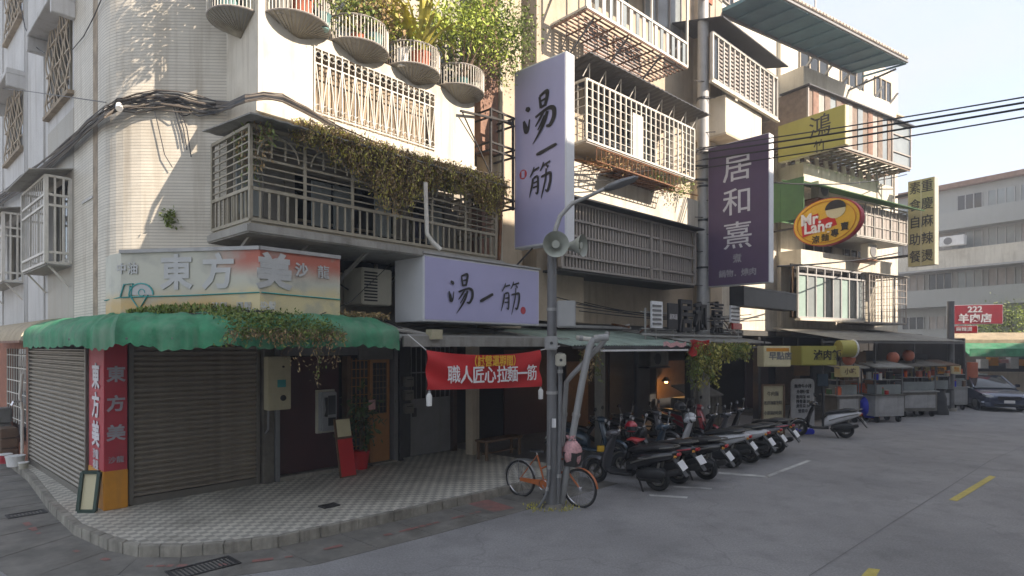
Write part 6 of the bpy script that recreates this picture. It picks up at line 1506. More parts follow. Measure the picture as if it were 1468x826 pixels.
wire('low cable crossing in front of the glazed second floor', sag(WF.hd(1115, 382, 17), WF.hd(1290, 362, 27), .1), .025)

# ================================================================ SCOOTERS
def scooter(lab, x, y, head, main='sc_black', seat='black_plastic', group='scooters parked in a row beside the kerb', box=None, lean=0, sc_=1.0, accent=None, tailm=None):
    """x,y under the rear wheel; head = heading in degrees"""
    f_ = Fr(x, y, head); t = T('scooter', lab, 'scooter', f_, (0, 0, 0), group=group); acc = accent or main
    WB, r = 1.24, .235
    for nm, cx in (('rear_wheel', 0), ('front_wheel', WB)):
        w = t.part('tyre', MB().tube([(cx + (r - .05) * math.cos(a * .2618), 0, r + (r - .05) * math.sin(a * .2618)) for a in range(24)], .05, 8, close=True), 'rubber', smooth=True)
        rim = MB(); rim.tube([(cx + .13 * math.cos(a * .524), 0, r + .13 * math.sin(a * .524)) for a in range(12)], .018, 5, close=True)
        for a in range(5): rim.bar((cx, 0, r), (cx + .14 * math.cos(a * 1.257), 0, r + .14 * math.sin(a * 1.257)), .03)
        rim.cyl((cx, -.06, r), (cx, .06, r), .04, 10); t.part('rim', rim, 'counter', parent=w)
    S = lambda secs, e=2.8, n=16: [[(cx + (0), yy, zz) for (_, yy, zz) in ring_se((0, cz), hw, hh, n, e)] for cx, cz, hw, hh in secs]
    t.part('body', MB().loft(S([(-.42, .74, .03, .02), (-.34, .72, .10, .06), (-.1, .66, .15, .11), (.2, .58, .17, .15), (.45, .50, .15, .17), (.56, .42, .12, .12)])), main, smooth=50)
    t.part('seat', MB().loft(S([(-.3, .83, .07, .02), (-.24, .835, .125, .045), (.02, .82, .15, .055), (.18, .78, .14, .05), (.4, .75, .12, .05), (.54, .71, .06, .03)], 3.2)), seat, smooth=50)
    t.part('grab_rail', MB().tube([(-.1, .13, .82), (-.36, .11, .86), (-.43, 0, .87), (-.36, -.11, .86), (-.1, -.13, .82)], .014, 6), 'counter', smooth=True)
    t.part('engine', MB().box(-.12, .38, -.09, .1, .17, .42), 'iron', bevel=.03); t.part('air_box', MB().loft(S([(-.2, .36, .03, .04), (-.1, .36, .06, .1), (.25, .33, .06, .1), (.34, .32, .03, .05)])), 'black_plastic', smooth=50).location = (0, .14, 0)
    ex = MB().tube([(.4, -.13, .24), (.15, -.15, .22), (.02, -.17, .24), (-.3, -.18, .34), (-.36, -.18, .36)], [.02, .025, .055, .06, .04], 10); t.part('exhaust', ex, 'iron', smooth=50)
    t.part('floorboard', MB().loft(S([(.45, .29, .16, .05), (.62, .27, .17, .035), (.86, .27, .16, .035), (.95, .3, .13, .05)])), main if acc == main else 'black_plastic', smooth=50)
    def sec(cx, cz, hw, th): return [(cx + (th if 0 < k < 8 else 0) * math.sin(k * math.pi / 8), hw * math.cos(k * math.pi / 8), cz) for k in range(16)] if False else [(cx + th * math.sin(2 * math.pi * k / 14) , hw * math.cos(2 * math.pi * k / 14), cz) for k in range(14)]
    t.part('leg_shield', MB().loft([sec(.98, .27, .1, .03), sec(1.0, .4, .2, .05), sec(.97, .6, .22, .06), sec(.9, .8, .17, .06), sec(.84, .95, .09, .05)]), acc, smooth=50)
    t.part('front_fender', MB().loft([[(WB + .27 * math.cos(a), -.07, r + .27 * math.sin(a)), (WB + .31 * math.cos(a), 0, r + .31 * math.sin(a)), (WB + .27 * math.cos(a), .07, r + .27 * math.sin(a)), (WB + .26 * math.cos(a), 0, r + .26 * math.sin(a))] for a in [i * .3 for i in range(-1, 9)]]), acc, smooth=50)
    t.part('fork', MB().bar((1.0, -.08, .6), (WB, -.08, r), .035).bar((1.0, .08, .6), (WB, .08, r), .035).bar((.88, 0, .9), (1.02, 0, .55), .05), 'iron')
    t.part('headset', MB().loft(S([(.74, 1.0, .05, .03), (.8, 1.0, .13, .06), (.9, .99, .13, .07), (.97, .97, .08, .05)])), acc, smooth=50)
    t.part('headlight', MB().loft(S([(.95, .97, .075, .045), (.985, .96, .06, .035)])), 'headlamp', smooth=50)
    t.part('handlebar', MB().tube([(.72, -.34, 1.0), (.8, -.2, 1.02), (.84, 0, 1.02), (.8, .2, 1.02), (.72, .34, 1.0)], .014, 6), 'chrome')
    for s in (-1, 1):
        t.part('grip', MB().cyl((.79, s * .22, 1.02), (.715, s * .35, 1.0), .02, 8), 'rubber')
        t.part('brake_lever', MB().tube([(.86, s * .2, 1.0), (.8, s * .34, .99)], .007, 4), 'chrome')
        m = t.part('mirror', MB().loft([[(.80 + d, s * .27 + .065 * math.cos(k * .524), 1.24 + .045 * math.sin(k * .524)) for k in range(12)] for d in (0, .025)]), 'black_plastic'); t.part('stem', MB().tube([(.82, s * .18, 1.02), (.81, s * .24, 1.14), (.81, s * .27, 1.22)], .007, 5), 'chrome', parent=m)
        t.part('glass', MB().loft([[(.796, s * .27 + .055 * math.cos(k * .524), 1.24 + .037 * math.sin(k * .524)) for k in range(12)], [(.799, s * .27 + .055 * math.cos(k * .524), 1.24 + .037 * math.sin(k * .524)) for k in range(12)]]), 'chrome', parent=m)
        t.part('turn_signal', MB().loft(S([(-.4, .69, .02, .015), (-.36, .69, .035, .025)])), 'orange_paint').location = (0, s * .1, 0)
        t.part('shock', MB().tube([(-.02, s * .11, .3), (-.08, s * .11, .56)], .025, 8), 'counter')
        t.part('side_trim', MB().loft([[(a_, s * w_, z_ - .012), (a_, s * (w_ + .012), z_), (a_, s * w_, z_ + .02)] for a_, w_, z_ in ((-.32, .10, .72), (-.1, .155, .68), (.2, .178, .6), (.45, .155, .5))]), tailm or 'counter')
    t.part('tail_light', MB().loft(S([(-.44, .72, .06, .025), (-.40, .72, .09, .035)])), 'tail_red', smooth=50)
    mg = t.part('mudguard', MB().add([(-.30, -.07, .66), (-.30, .07, .66), (-.56, .08, .34), (-.56, -.08, .34), (-.28, -.07, .645), (-.28, .07, .645), (-.54, .08, .325), (-.54, -.08, .325)], [(0, 1, 2, 3), (7, 6, 5, 4), (0, 4, 5, 1), (1, 5, 6, 2), (2, 6, 7, 3), (3, 7, 4, 0)]), 'black_plastic')
    t.part('licence_plate', MB().add([(-.43, -.13, .60), (-.43, .13, .60), (-.53, .13, .46), (-.53, -.13, .46), (-.42, -.13, .595), (-.42, .13, .595), (-.52, .13, .455), (-.52, -.13, .455)], [(0, 1, 2, 3), (7, 6, 5, 4), (0, 4, 5, 1), (1, 5, 6, 2), (2, 6, 7, 3), (3, 7, 4, 0)]), 'plate_white')
    t.part('stand', MB().bar((.3, .12, .2), (.2, .2, .01), .025).bar((.3, -.12, .2), (.2, -.2, .01), .025), 'iron')
    if box: t.part('top_box', MB().loft(S([(-.55, 1.0, .12, .1), (-.5, 1.0, .19, .14), (-.2, 1.0, .2, .15), (-.14, 1.0, .15, .1)], 4)), box, smooth=50)
    t.o.rotation_euler = (R(lean), 0, t.o.rotation_euler.z); t.o.scale = (sc_,) * 3
    return t
EH = 47.55 + 90     # heading into the walk
def sc_at(lab, px, py, turn, **k): x, y = WF.hz(px, py); return scooter(lab, x, y, EH + turn, **k)
spec = [('black scooter with yellow tag, first of the row beside the bicycle', 943, 704, 8, dict(main='sc_black', accent='sc_grey')),
        ('black scooter with red side trim, second from the bicycle', 972, 694, 1, dict(main='sc_black', accent='sc_black', tailm='sc_red')),
        ('dark blue grey scooter with wide seat, third in the row', 1012, 688, 8, dict(main='sc_black', accent='sc_blue')),
        ('silver sided scooter in the middle of the row', 1048, 671, 9, dict(main='sc_silver')),
        ('white and black scooter right of the silver one', 1075, 664, 4, dict(main='sc_silver', accent='sc_black', tailm='sc_white')),
        ('dark grey scooter second from the right end of the row', 1094, 657, 7, dict(main='sc_grey')),
        ('maroon tailed scooter at the right end of the row', 1112, 650, 5, dict(main='sc_black', accent='sc_black', tailm='sc_red'))]
for lab, px, py, tn, kw in spec: sc_at(lab, px, py, tn, lean=random.uniform(-5, 2), sc_=random.uniform(.94, 1.05), **kw)
sc_at('silver scooter parked alone beside the white menu board', 1212, 628, 20, main='sc_silver', accent='sc_black', group=None)
x0, y0 = M.w(1.6, -.4).xy
for k, (mx_, my_, hd_, mm, lab) in enumerate(((1.2, -1.0, -70, 'sc_blue', 'dark blue scooter facing the road behind the first black one'), (2.7, -.9, -95, 'sc_black', 'black scooter facing the road in the dark arcade, second of the rear row'),
      (3.6, -1.0, -80, 'sc_grey', 'grey scooter with helmet facing the road behind the silver one'), (4.9, -1.1, -88, 'sc_black', 'black scooter in front of the stone counter'), (5.8, -1.0, -85, 'sc_red', 'red scooter facing the road near the brown menu board'))):
    p = M.w(mx_, my_ + .6); scooter(lab, p.x, p.y, 43.5 + hd_, main=mm, group='scooters in the rear row under the tin roof')
# helmets and bag
def helmet(lab, fr, x, y, z, m):
    t = T('helmet', lab, 'helmet', fr, (x, y, z)); t.part('shell', MB().loft([[(x + .13 * math.cos(a) * math.cos(b), y + .15 * math.sin(a) * math.cos(b), z + .13 + .13 * math.sin(b)) for a in [k * .524 for k in range(12)]] for b in (-.7, -.35, 0, .35, .7, 1.1, 1.5)]), m, smooth=True)
    t.part('visor', MB().loft([[(x + .14 * math.cos(a), y + .16 * math.sin(a), zz) for a in [3.6 + k * .25 for k in range(10)]] for zz in (z + .08, z + .16)], cap=False, closed=False), 'glass_dark'); return t
p = M.l(*WF.hd(990, 592, 14.6)[:2]); helmet('grey open helmet resting on a scooter of the rear row', M, p[0], p[1], .86, 'sc_silver'); p = M.l(*WF.hd(990, 575, 15.2)[:2]); helmet('dark helmet above the grey one in the rear row', M, p[0], p[1] + .3, 1.05, 'sc_grey')
p = WF.hd(905, 622, 12.2); helmet('red helmet resting between the first two scooters', WF, p[0], p[1], .95, 'sc_red')
p = WF.hd(913, 634, 11.9); t = T('rain_cape', 'red plastic rain cape bundled on the first scooter seat', 'cape', WF, (p[0], p[1], .8)); t.part('bundle', MB().loft([[(p[0] + a * .18 - .2, p[1] + .1 * math.cos(k * .785) * (1.2 - abs(a - 1)) , .87 + .06 * math.sin(k * .785) * (1.2 - abs(a - 1)) + .02 * math.sin(a * 4)) for k in range(8)] for a in (0, .5, 1, 1.5, 2)]), 'tail_red', smooth=True)
p = WF.hd(861, 643, 12.6); t = T('yellow_tag', 'yellow plastic tag hanging from the first scooter', 'tag', WF, (p[0], p[1], p[2])); t.part('tag', MB().box(p[0] - .08, p[0] + .08, p[1] - .02, p[1], p[2] - .07, p[2] + .07), 'sign_yellow', bevel=.02); t.part('cord', MB().tube([(p[0], p[1] - .01, p[2] + .06), (p[0] + .03, p[1], p[2] + .2)], .005, 4), 'black_plastic')
# ================================================================ BICYCLE
ra, fa = Vector((*WF.hz(746, 711), 0)), Vector((*WF.hz(831, 727), 0)); hd_ = math.degrees(math.atan2((fa - ra).y, (fa - ra).x)); Lw = (fa - ra).length
f_ = Fr(ra.x, ra.y, hd_); t = T('bicycle', 'old orange bicycle with a basket cloth leaning behind the pole', 'bicycle', f_, (0, 0, 0)); r = .315
for cx in (0, Lw):
    w = t.part('tyre', MB().tube([(cx + r * math.cos(a * .196), 0, r + r * math.sin(a * .196)) for a in range(32)], .019, 7, close=True), 'rubber', smooth=True)
    t.part('rim', MB().tube([(cx + (r - .03) * math.cos(a * .196), 0, r + (r - .03) * math.sin(a * .196)) for a in range(32)], .011, 5, close=True), 'chrome', parent=w)
    sp_ = MB()
    for a in range(24): sp_.bar((cx, .02 * (-1) ** a, r), (cx + (r - .03) * math.cos(a * .2618), 0, r + (r - .03) * math.sin(a * .2618)), .0035)
    sp_.cyl((cx, -.04, r), (cx, .04, r), .02, 8); t.part('spokes', sp_, 'chrome', parent=w)
    t.part('mudguard', MB().loft([[(cx + (r + .03) * math.cos(a), k, r + (r + .03) * math.sin(a)) for k in (-.03, 0, .03)] for a in [(.1 if cx else .3) + i * .25 for i in range(12 if not cx else 9)]], cap=False, closed=False), 'galv' if not cx else 'bike_orange')
bb = (Lw * .43, 0, .28); st_ = (Lw * .30, 0, .78); hs_, hb = (Lw * .77, 0, .80), (Lw * .81, 0, .62)
fr_ = MB(); fr_.tube([bb, st_], .017, 8).tube([st_, (0, 0, r)], .01, 6).tube([bb, (0, 0, r)], .012, 6).tube([bb, hb], .018, 8).tube([(Lw * .37, 0, .55), hs_], .015, 8).tube([(Lw * .75, 0, .88), hb, (Lw * .86, 0, .5), (Lw, 0, r)], .016, 8)
t.part('frame', fr_, 'bike_orange', smooth=50)
t.part('saddle', MB().loft([[(x_, y_ * w_, .84 + z_ * .03) for y_, z_ in ((1, 0), (.7, 1), (0, 1.2), (-.7, 1), (-1, 0), (0, -.6))] for x_, w_ in ((Lw * .3 - .13, .05), (Lw * .3 - .1, .09), (Lw * .3, .07), (Lw * .3 + .12, .025), (Lw * .3 + .15, .01))]), 'black_plastic', smooth=50)
t.part('seat_post', MB().cyl(st_, (Lw * .29, 0, .84), .012, 8), 'chrome')
t.part('handlebar', MB().tube([(Lw * .62, -.27, .98), (Lw * .7, -.22, 1.0), (Lw * .76, -.05, .98), (Lw * .76, .05, .98), (Lw * .7, .22, 1.0), (Lw * .62, .27, .98)], .011, 6), 'chrome', smooth=True)
t.part('chain_guard', MB().loft([[(x_, -.045, z_ - h_), (x_, -.045, z_ + h_), (x_, -.03, z_ + h_), (x_, -.03, z_ - h_)] for x_, z_, h_ in ((.02, r, .03), (Lw * .3, .31, .045), (Lw * .5, .29, .1))]), 'bike_orange')
ck = MB().tube([(bb[0] + .09 * math.cos(a * .4), -.05, bb[2] + .09 * math.sin(a * .4)) for a in range(16)], .006, 4, close=True).bar((bb[0], -.06, bb[2]), (bb[0] + .1, -.06, bb[2] - .13), .018).bar((bb[0], .06, bb[2]), (bb[0] - .1, .06, bb[2] + .13), .018); t.part('crank', ck, 'chrome')
t.part('pedal', MB().box(bb[0] + .06, bb[0] + .14, -.14, -.07, bb[2] - .15, bb[2] - .13), 'black_plastic'); t.part('rack', MB().bar((-.1, -.05, .66), (Lw * .25, -.05, .68), .012).bar((-.1, .05, .66), (Lw * .25, .05, .68), .012).bar((0, .05, r), (0, .05, .66), .01).bar((0, -.05, r), (0, -.05, .66), .01), 'steel_grey')
t.part('basket', MB().loft([[(Lw * .8 + a_ * s_, b_ * s_, z_) for a_, b_ in ((-.0, -.13), (.26, -.13), (.26, .13), (0, .13))] for z_, s_ in ((.68, .8), (.92, 1.05))], cap=False), 'iron')
c_ = f_.w(Lw * .9, -.05, .8); t = T('cloth_bag', 'pink patterned cloth bag bundled in the bicycle basket', 'bag', f_, (Lw * .86, 0, .72)); rows = []
for j in range(9): z = .68 + j * .052; rr = .17 * math.sin(math.pi * (j + .6) / 9.4) ** .5; rows.append([(Lw * .88 + (rr + .02 * math.sin(k * 2.2 + j)) * math.cos(k * .524), (rr + .02 * math.cos(k * 3.1 + j)) * math.sin(k * .524) * .9, z) for k in range(12)])
t.part('cloth', MB().loft(rows), 'pink_cloth', smooth=60); t.part('knot', MB().fuzz((Lw * .88, 0, 1.15), .06, 30, .07, .8), 'pink_cloth')
# ================================================================ SIGN BOARDS AND STALLS
def gpt(px, py): return WF.hz(px, py)
def board(name, lab, px0, px1, pt, pb, m, ang, lean=.1, txt=None, rounded=0, th=.04, cat='sign board', tm='ink', frame=None):
    x, y = gpt((px0 + px1) / 2, pb); f_ = Fr(x, y, ang); w = (px1 - px0) / FOC * y; h = (pb - pt) / FOC * y; t = T(name, lab, cat, f_, (0, 0, 0))
    c = .18 * w if rounded else .01; out = [(-w / 2, 0), (w / 2, 0)] + [(w / 2 - c + c * math.sin(a), h - c + c * math.cos(a)) for a in [math.pi / 2 - k * math.pi / 10 for k in range(6)]] + [(-w / 2 + c - c * math.sin(a), h - c + c * math.cos(a)) for a in [k * math.pi / 10 for k in range(6)]]
    o = t.part('board', MB().yprism(out, 0, th), m); 
    for (s_, u, v, sz, mm) in txt or (): put_text(t, s_, (u * w, -.006, v * h), sz * h, mm, '-y', bold=.02, wide=.9)
    t.part('stay', MB().bar((-w * .3, th + .01, h * .8), (-w * .3, th + .45, .02), .025).bar((w * .3, th + .01, h * .8), (w * .3, th + .45, .02), .025), 'steel_dark')
    if frame: f2 = MB(); f2.bar((-w / 2, -.01, 0), (-w / 2, -.01, h), .05).bar((w / 2, -.01, 0), (w / 2, -.01, h), .05).bar((-w / 2, -.01, h), (w / 2, -.01, h), .05).bar((-w / 2, -.01, .03), (w / 2, -.01, .03), .05); t.part('frame', f2, frame)
    return t, w, h
tx = [('牛肉麵', 0, .82, .1, 'stone_dark')] + [('．'.join(('乾拌麵', '湯餃類', '小菜區', '滷味組')[k:k + 1]) * 1, -.2 + .4 * (k % 2), .64 - .2 * (k // 2), .08, 'stone_dark') for k in range(4)]
board('menu_board', 'brown wooden menu board standing beside the arcade post', 1090, 1126, 552, 624, 'meter_cream', 15, txt=tx, frame='wood_brown')
tx = [('無骨牛小排', 0, .85, .085, 'ink'), ('外帶便當', 0, .74, .08, 'steel_dark'), ('魯肉飯 40', 0, .64, .08, 'steel_dark'), ('排骨湯 50', 0, .55, .08, 'ink'), ('燙青菜 30', 0, .46, .08, 'steel_dark'), ('營業中', 0, .36, .08, 'steel_dark')]
board('menu_board', 'white rounded menu board with black lines of writing beside the silver scooter', 1132, 1170, 543, 616, 'plaque_grey', 12, rounded=1, txt=tx)
x, y = gpt(1152, 622); t = T('blue_stand', 'blue plastic foot block under the white menu board', 'stand', WF, (x, y, 0)); t.part('block', MB().box(x - .28, x + .28, y - .15, y + .1, 0, .16), 'blue_plastic', bevel=.03); t.part('bottle', MB().cyl((x - .1, y - .05, .16), (x - .1, y - .05, .38), .06, 10), 'white_foam'); t.part('bottle', MB().cyl((x + .08, y - .05, .16), (x + .08, y - .05, .38), .06, 10), 'white_foam')
def lightbox(lab, px0, px1, py0, py1, D, ang, m, txt, tm, th=.35, name='light_box', side=None):
    c = WF.hd((px0 + px1) / 2, (py0 + py1) / 2, D); f_ = Fr(c[0], c[1], ang); w = (px1 - px0) / FOC * D / math.cos(R(ang)); h = (py1 - py0) / FOC * D; z0 = c[2] - h / 2; t = T(name, lab, 'sign', f_, (0, 0, z0))
    t.part('case', MB().box(-w / 2, w / 2, 0, th, z0, z0 + h), side or m, bevel=.012); t.part('face', MB().box(-w / 2 + .03, w / 2 - .03, -.012, -.001, z0 + .03, z0 + h - .03), m)
    for s_, u, v, sz, mm in txt: put_text(t, s_, (u * w, -.02, z0 + v * h), sz * h, mm, '-y', bold=.02)
    for u in (-.35, .35): t.part('hanger', MB().bar((u * w, th / 2, z0 + h), (u * w, th / 2, z0 + h + .25), .03), 'steel_dark')
    return t
t = lightbox('orange and white lightbox sign hanging under the tin roof', 1094, 1135, 496, 526, 16.5, 8, 'sign_cream', [('早點店', .1, .5, .4, 'steel_grey')], 'ink')
t.part('stripe', MB().box(-.33, .33, -.018, -.0125, 2.57 - .0, 2.66), 'orange_paint')
lightbox('olive green lightbox sign with dark characters beside the round drum sign', 1146, 1203, 496, 524, 18.5, 12, 'sign_olive', [('滷肉飯', .22, .5, .55, 'ink')], 'ink', th=.8)
lightbox('yellow lightbox low behind the silver scooter', 1203, 1234, 525, 541, 21, 12, 'sign_gold', [('小吃', 0, .5, .6, 'wood_brown')], 'ink', th=.3)
lightbox('yellow sign strip over the third food stall', 1308, 1334, 524, 535, 24.5, 5, 'sign_gold', [('滷味', 0, .5, .6, 'wood_brown')], 'ink', th=.3)
lightbox('orange brown sign strip right of the yellow one', 1336, 1358, 525, 536, 25, 5, 'orange_paint', [('炸物', 0, .5, .6, 'wood_brown')], 'ink', th=.2)
lightbox('small yellow card sign under the stall signs', 1332, 1345, 540, 549, 24.5, 5, 'sign_yellow', [('8', 0, .5, .8, 'ink')], 'ink', th=.05)
lightbox('pale orange sign on the steel pole at the stall end', 1364, 1378, 524, 536, 25, 0, 'sign_cream', [('麵', 0, .5, .7, 'orange_paint')], 'ink', th=.1)
# drum sign and lanterns
c = WF.hd(1214, 500, 19.5); t = T('drum_sign', 'olive yellow drum shaped sign under the shed roof', 'sign', WF, c); t.part('drum', MB().loft([[(c[0] + k, c[1] - .1 * k, c[2]) for k in (0,)] * 12 if False else [(c[0] + k + 0 * a, c[1] + .3 * math.cos(a * .393), c[2] + .27 * math.sin(a * .393)) for a in range(16)] for k in (-.28, .2)]), 'sign_olive', smooth=40); t.part('rim', MB().tube([(c[0] + .2, c[1] + .3 * math.cos(a * .393), c[2] + .27 * math.sin(a * .393)) for a in range(16)], .03, 6, close=True), 'white_foam')
def lantern(lab, px, py, D, r=.27, m='lantern'):
    c = WF.hd(px, py, D); t = T('paper_lantern', lab, 'lantern', WF, (c[0], c[1], c[2] - r), group='paper lanterns over the food stalls'); rows = []
    for j in range(13): a = -1.25 + j * 2.5 / 12; q = r * (math.cos(a) * .85 + .12) * (1 if j % 2 else .97); rows.append([(c[0] + q * math.cos(k * .449), c[1] + q * math.sin(k * .449), c[2] + r * math.sin(a)) for k in range(14)])
    t.part('shade', MB().loft(rows), m, smooth=50); t.part('cap', MB().cyl((c[0], c[1], c[2] + r * .94), (c[0], c[1], c[2] + r * 1.08), r * .45, 12), 'ink'); t.part('cord', MB().bar((c[0], c[1], c[2] + r), (c[0], c[1], c[2] + r + .35), .012), 'ink')
lantern('red orange paper lantern, left one of the pair over the stalls', 1280, 513, 22.5, .22); lantern('red orange paper lantern, right one of the pair over the stalls', 1302, 510, 23.5, .22); lantern('small reddish lantern below the drum sign', 1217, 515, 19.8, .2)
# stalls
def stall(lab, px, py, ang, w, body, top, roofm=None, extra=0, h=.95):
    x, y = gpt(px, py); f_ = Fr(x, y, ang); t = T('food_stall', lab, 'food stall', f_, (0, 0, 0)); d = .75
    t.part('cabinet', MB().box(-w / 2, w / 2, 0, d, .22, h), body, bevel=.015); t.part('worktop', MB().box(-w / 2 - .05, w / 2 + .05, -.06, d + .05, h + .001, h + .05), top, bevel=.01)
    for i in (-1, 1):
        for j in (0, 1): t.part('wheel', MB().cyl((i * (w / 2 - .15) - .02, .12 + j * .5, .11), (i * (w / 2 - .15) + .04, .12 + j * .5, .11), .11, 12), 'rubber')
    for i in (-1, 1):
        for j in (.05, d - .05): t.part('post', MB().bar((i * (w / 2 - .04), j, h + .05), (i * (w / 2 - .04), j, 1.95), .035), 'steel_grey')

    if roofm: t.part('roof', MB().add([(-w / 2 - .15, -.25, 1.93), (w / 2 + .15, -.25, 1.93), (w / 2 + .15, d + .1, 2.12), (-w / 2 - .15, d + .1, 2.12), (-w / 2 - .15, -.25, 1.98), (w / 2 + .15, -.25, 1.98), (w / 2 + .15, d + .1, 2.17), (-w / 2 - .15, d + .1, 2.17)], [(0, 1, 2, 3), (7, 6, 5, 4), (0, 4, 5, 1), (1, 5, 6, 2), (2, 6, 7, 3), (3, 7, 4, 0)]), roofm)
    t.part('glass_case', MB().box(-w / 2 + .1, w / 2 - .1, .05, .5, h + .06, h + .4), 'glass_pale'); t.part('panel', MB().box(-w / 2 + .1, w / 2 - .1, -.012, -.002, .35, h - .1), 'plaque_grey')
    for k in range(4): a = -w / 2 + .2 + k * (w - .4) / 3; t.part('tray', MB().cyl((a, .62, h + .051), (a, .62, h + .2), .09, 10), random.choice(['chrome', 'orange_plastic', 'white_foam', 'pot_red']))
    t.part('shelf', MB().box(-w / 2 + .03, w / 2 - .03, .1, d - .05, 1.5, 1.53), 'galv')
    return t
stall('grey food cart with a picture panel behind the silver scooter', 1217, 607, 15, 1.0, 'counter', 'galv', 'roof_tin')
stall('low stall with pink panel right of the blue bag', 1276, 606, 12, 1.2, 'plaque_grey', 'counter', 'roof_tin')
stall('steel cooking cart in the middle of the stall row', 1319, 598, 8, 1.5, 'counter', 'galv', 'stone_dark')
stall('covered dark cart left of the grey street pole', 1349, 594, 5, .9, 'steel_dark', 'steel_dark', 'wood_brown')
stall('pale cabinet right of the grey street pole', 1374, 588, 0, .8, 'pvc', 'galv')
pass
x, y = gpt(1247, 604); t = T('blue_bag', 'bright blue plastic sack hung at the stall beside the scooter', 'bag', WF, (x, y, 0)); rows = []
for j in range(9): z = .12 + j * .1; rr = .36 * math.sin(math.pi * (j + .8) / 10) ** .6; rows.append([(x + (rr + .03 * math.sin(k * 2.4 + j)) * math.cos(k * .524), y + (rr * .7 + .03 * math.cos(k * 1.7)) * math.sin(k * .524), z) for k in range(12)])
t.part('sack', MB().loft(rows), 'blue_plastic', smooth=60); t.part('tie', MB().cyl((x, y, .98), (x, y, 1.06), .05, 8), 'white_foam')
x, y = gpt(1250, 600); t = T('orange_crate', 'orange tray resting on the stall above the blue sack', 'crate', WF, (x + .1, y + .5, .95)); t.part('tray', MB().box(x - .3, x + .5, y + .3, y + .8, .95, 1.25), 'orange_plastic', bevel=.03); t.part('rim', MB().box(x - .33, x + .53, y + .27, y + .83, 1.25, 1.28), 'orange_plastic'); t.part('stand', MB().box(x - .2, x + .4, y + .35, y + .75, 0, .945), 'wood_brown')
x, y = gpt(1262, 604); t = T('leaning_plank', 'tall orange brown plank leaning between two stalls', 'plank', WF, (x, y + .6, 0)); t.part('plank', MB().bar((x + .2, y + .6, .02), (x - .1, y + .7, 1.9), .3, .04), 'wood_orange'); t.part('batten', MB().bar((x + .0, y + .57, 1.0), (x + .15, y + .57, 1.0), .04), 'wood_brown')
x, y = gpt(1343, 594); t = T('wrapped_bin', 'dark plastic wrapped bin standing at the foot of the grey street pole', 'bin', WF, (x, y, 0)); rows = []
for j in range(7): rr = .32 - .02 * j + .02 * math.sin(j * 2); rows.append([(x + .1 + rr * math.cos(k * .524) * (1 + .06 * math.sin(k * 2)), y + rr * math.sin(k * .524), j * .16) for k in range(12)])
t.part('bag', MB().loft(rows), 'steel_dark', smooth=50); t.part('lid', MB().cyl((x + .1, y, .96), (x + .1, y, 1.02), .23, 12), 'black_plastic')
# ================================================================ CAR
x, y = gpt(1447, 591); f_ = Fr(x, y, -90 - 14); t = T('parked_car', 'dark blue sedan parked facing the camera at the right edge', 'car', f_, (0, 0, 0))
def csec(xx, pts): return [(xx, a, b) for a, b in pts]
def prof(w, zs, zb_, zt_): return [(-w * .92, zb_), (-w, zs), (-w * .93, zt_ - .03), (-w * .6, zt_), (w * .6, zt_), (w * .93, zt_ - .03), (w, zs), (w * .92, zb_)]
t.part('body', MB().loft([csec(a, prof(w, s_, b_, t_)) for a, w, s_, b_, t_ in ((0, .74, .45, .28, .6), (-.08, .84, .5, .2, .68), (-.5, .89, .55, .18, .78), (-1.15, .9, .6, .18, .9), (-1.3, .9, .6, .18, .93), (-3.4, .9, .62, .18, .95), (-4.2, .86, .6, .2, .98), (-4.5, .78, .55, .28, .9))]), 'car_blue', smooth=35)
t.part('cabin', MB().loft([csec(a, [(-w, z0), (-w2, z1), (-w2 * .8, z1 + .03), (w2 * .8, z1 + .03), (w2, z1), (w, z0)]) for a, w, w2, z0, z1 in ((-1.1, .76, .74, .9, .905), (-1.95, .8, .6, .93, 1.40), (-2.9, .8, .6, .95, 1.44), (-3.6, .78, .62, .95, 1.3), (-4.1, .74, .7, .96, 1.0))]), 'glass_dark', smooth=30)
t.part('roof', MB().loft([csec(a, [(-.6, z), (-.45, z + .035), (.45, z + .035), (.6, z), (.45, z - .01), (-.45, z - .01)]) for a, z in ((-1.93, 1.40), (-2.9, 1.445), (-3.55, 1.32))]), 'car_blue', smooth=30)
for s in (-1, 1):
    t.part('headlight', MB().loft([csec(a, [(s * .5, .6 + d), (s * .82, .63 + d), (s * .84, .72 + d), (s * .55, .68 + d)]) for a, d in ((-.02, -.02), (-.3, .03))]), 'headlamp'); t.part('mirror', MB().box(-1.5, -1.38, s * .9, s * 1.06, .95, 1.08), 'car_blue', bevel=.02)
    t.part('pillar', MB().bar((-1.15, s * .77, .92), (-1.95, s * .62, 1.40), .05), 'car_blue')
    for cx in (-.85, -3.6):
        w = t.part('wheel', MB().tube([(cx + .26 * math.cos(a * .314), s * .8, .31 + .26 * math.sin(a * .314)) for a in range(20)], .09, 8, close=True), 'rubber', smooth=True); t.part('rim', MB().cyl((cx, s * .84, .31), (cx, s * .87, .31), .2, 14), 'counter', parent=w)
t.part('grille', MB().box(-.02, .015, -.42, .42, .5, .64), 'black_plastic'); t.part('licence_plate', MB().box(.02, .035, -.19, .19, .36, .48), 'plate_white'); t.part('bumper', MB().loft([csec(a, prof(w, .36, .2, .48)) for a, w in ((.02, .68), (-.1, .86), (-.3, .88))]), 'car_blue', smooth=40); t.part('air_intake', MB().box(.02, .03, -.55, .55, .23, .32), 'black_plastic')
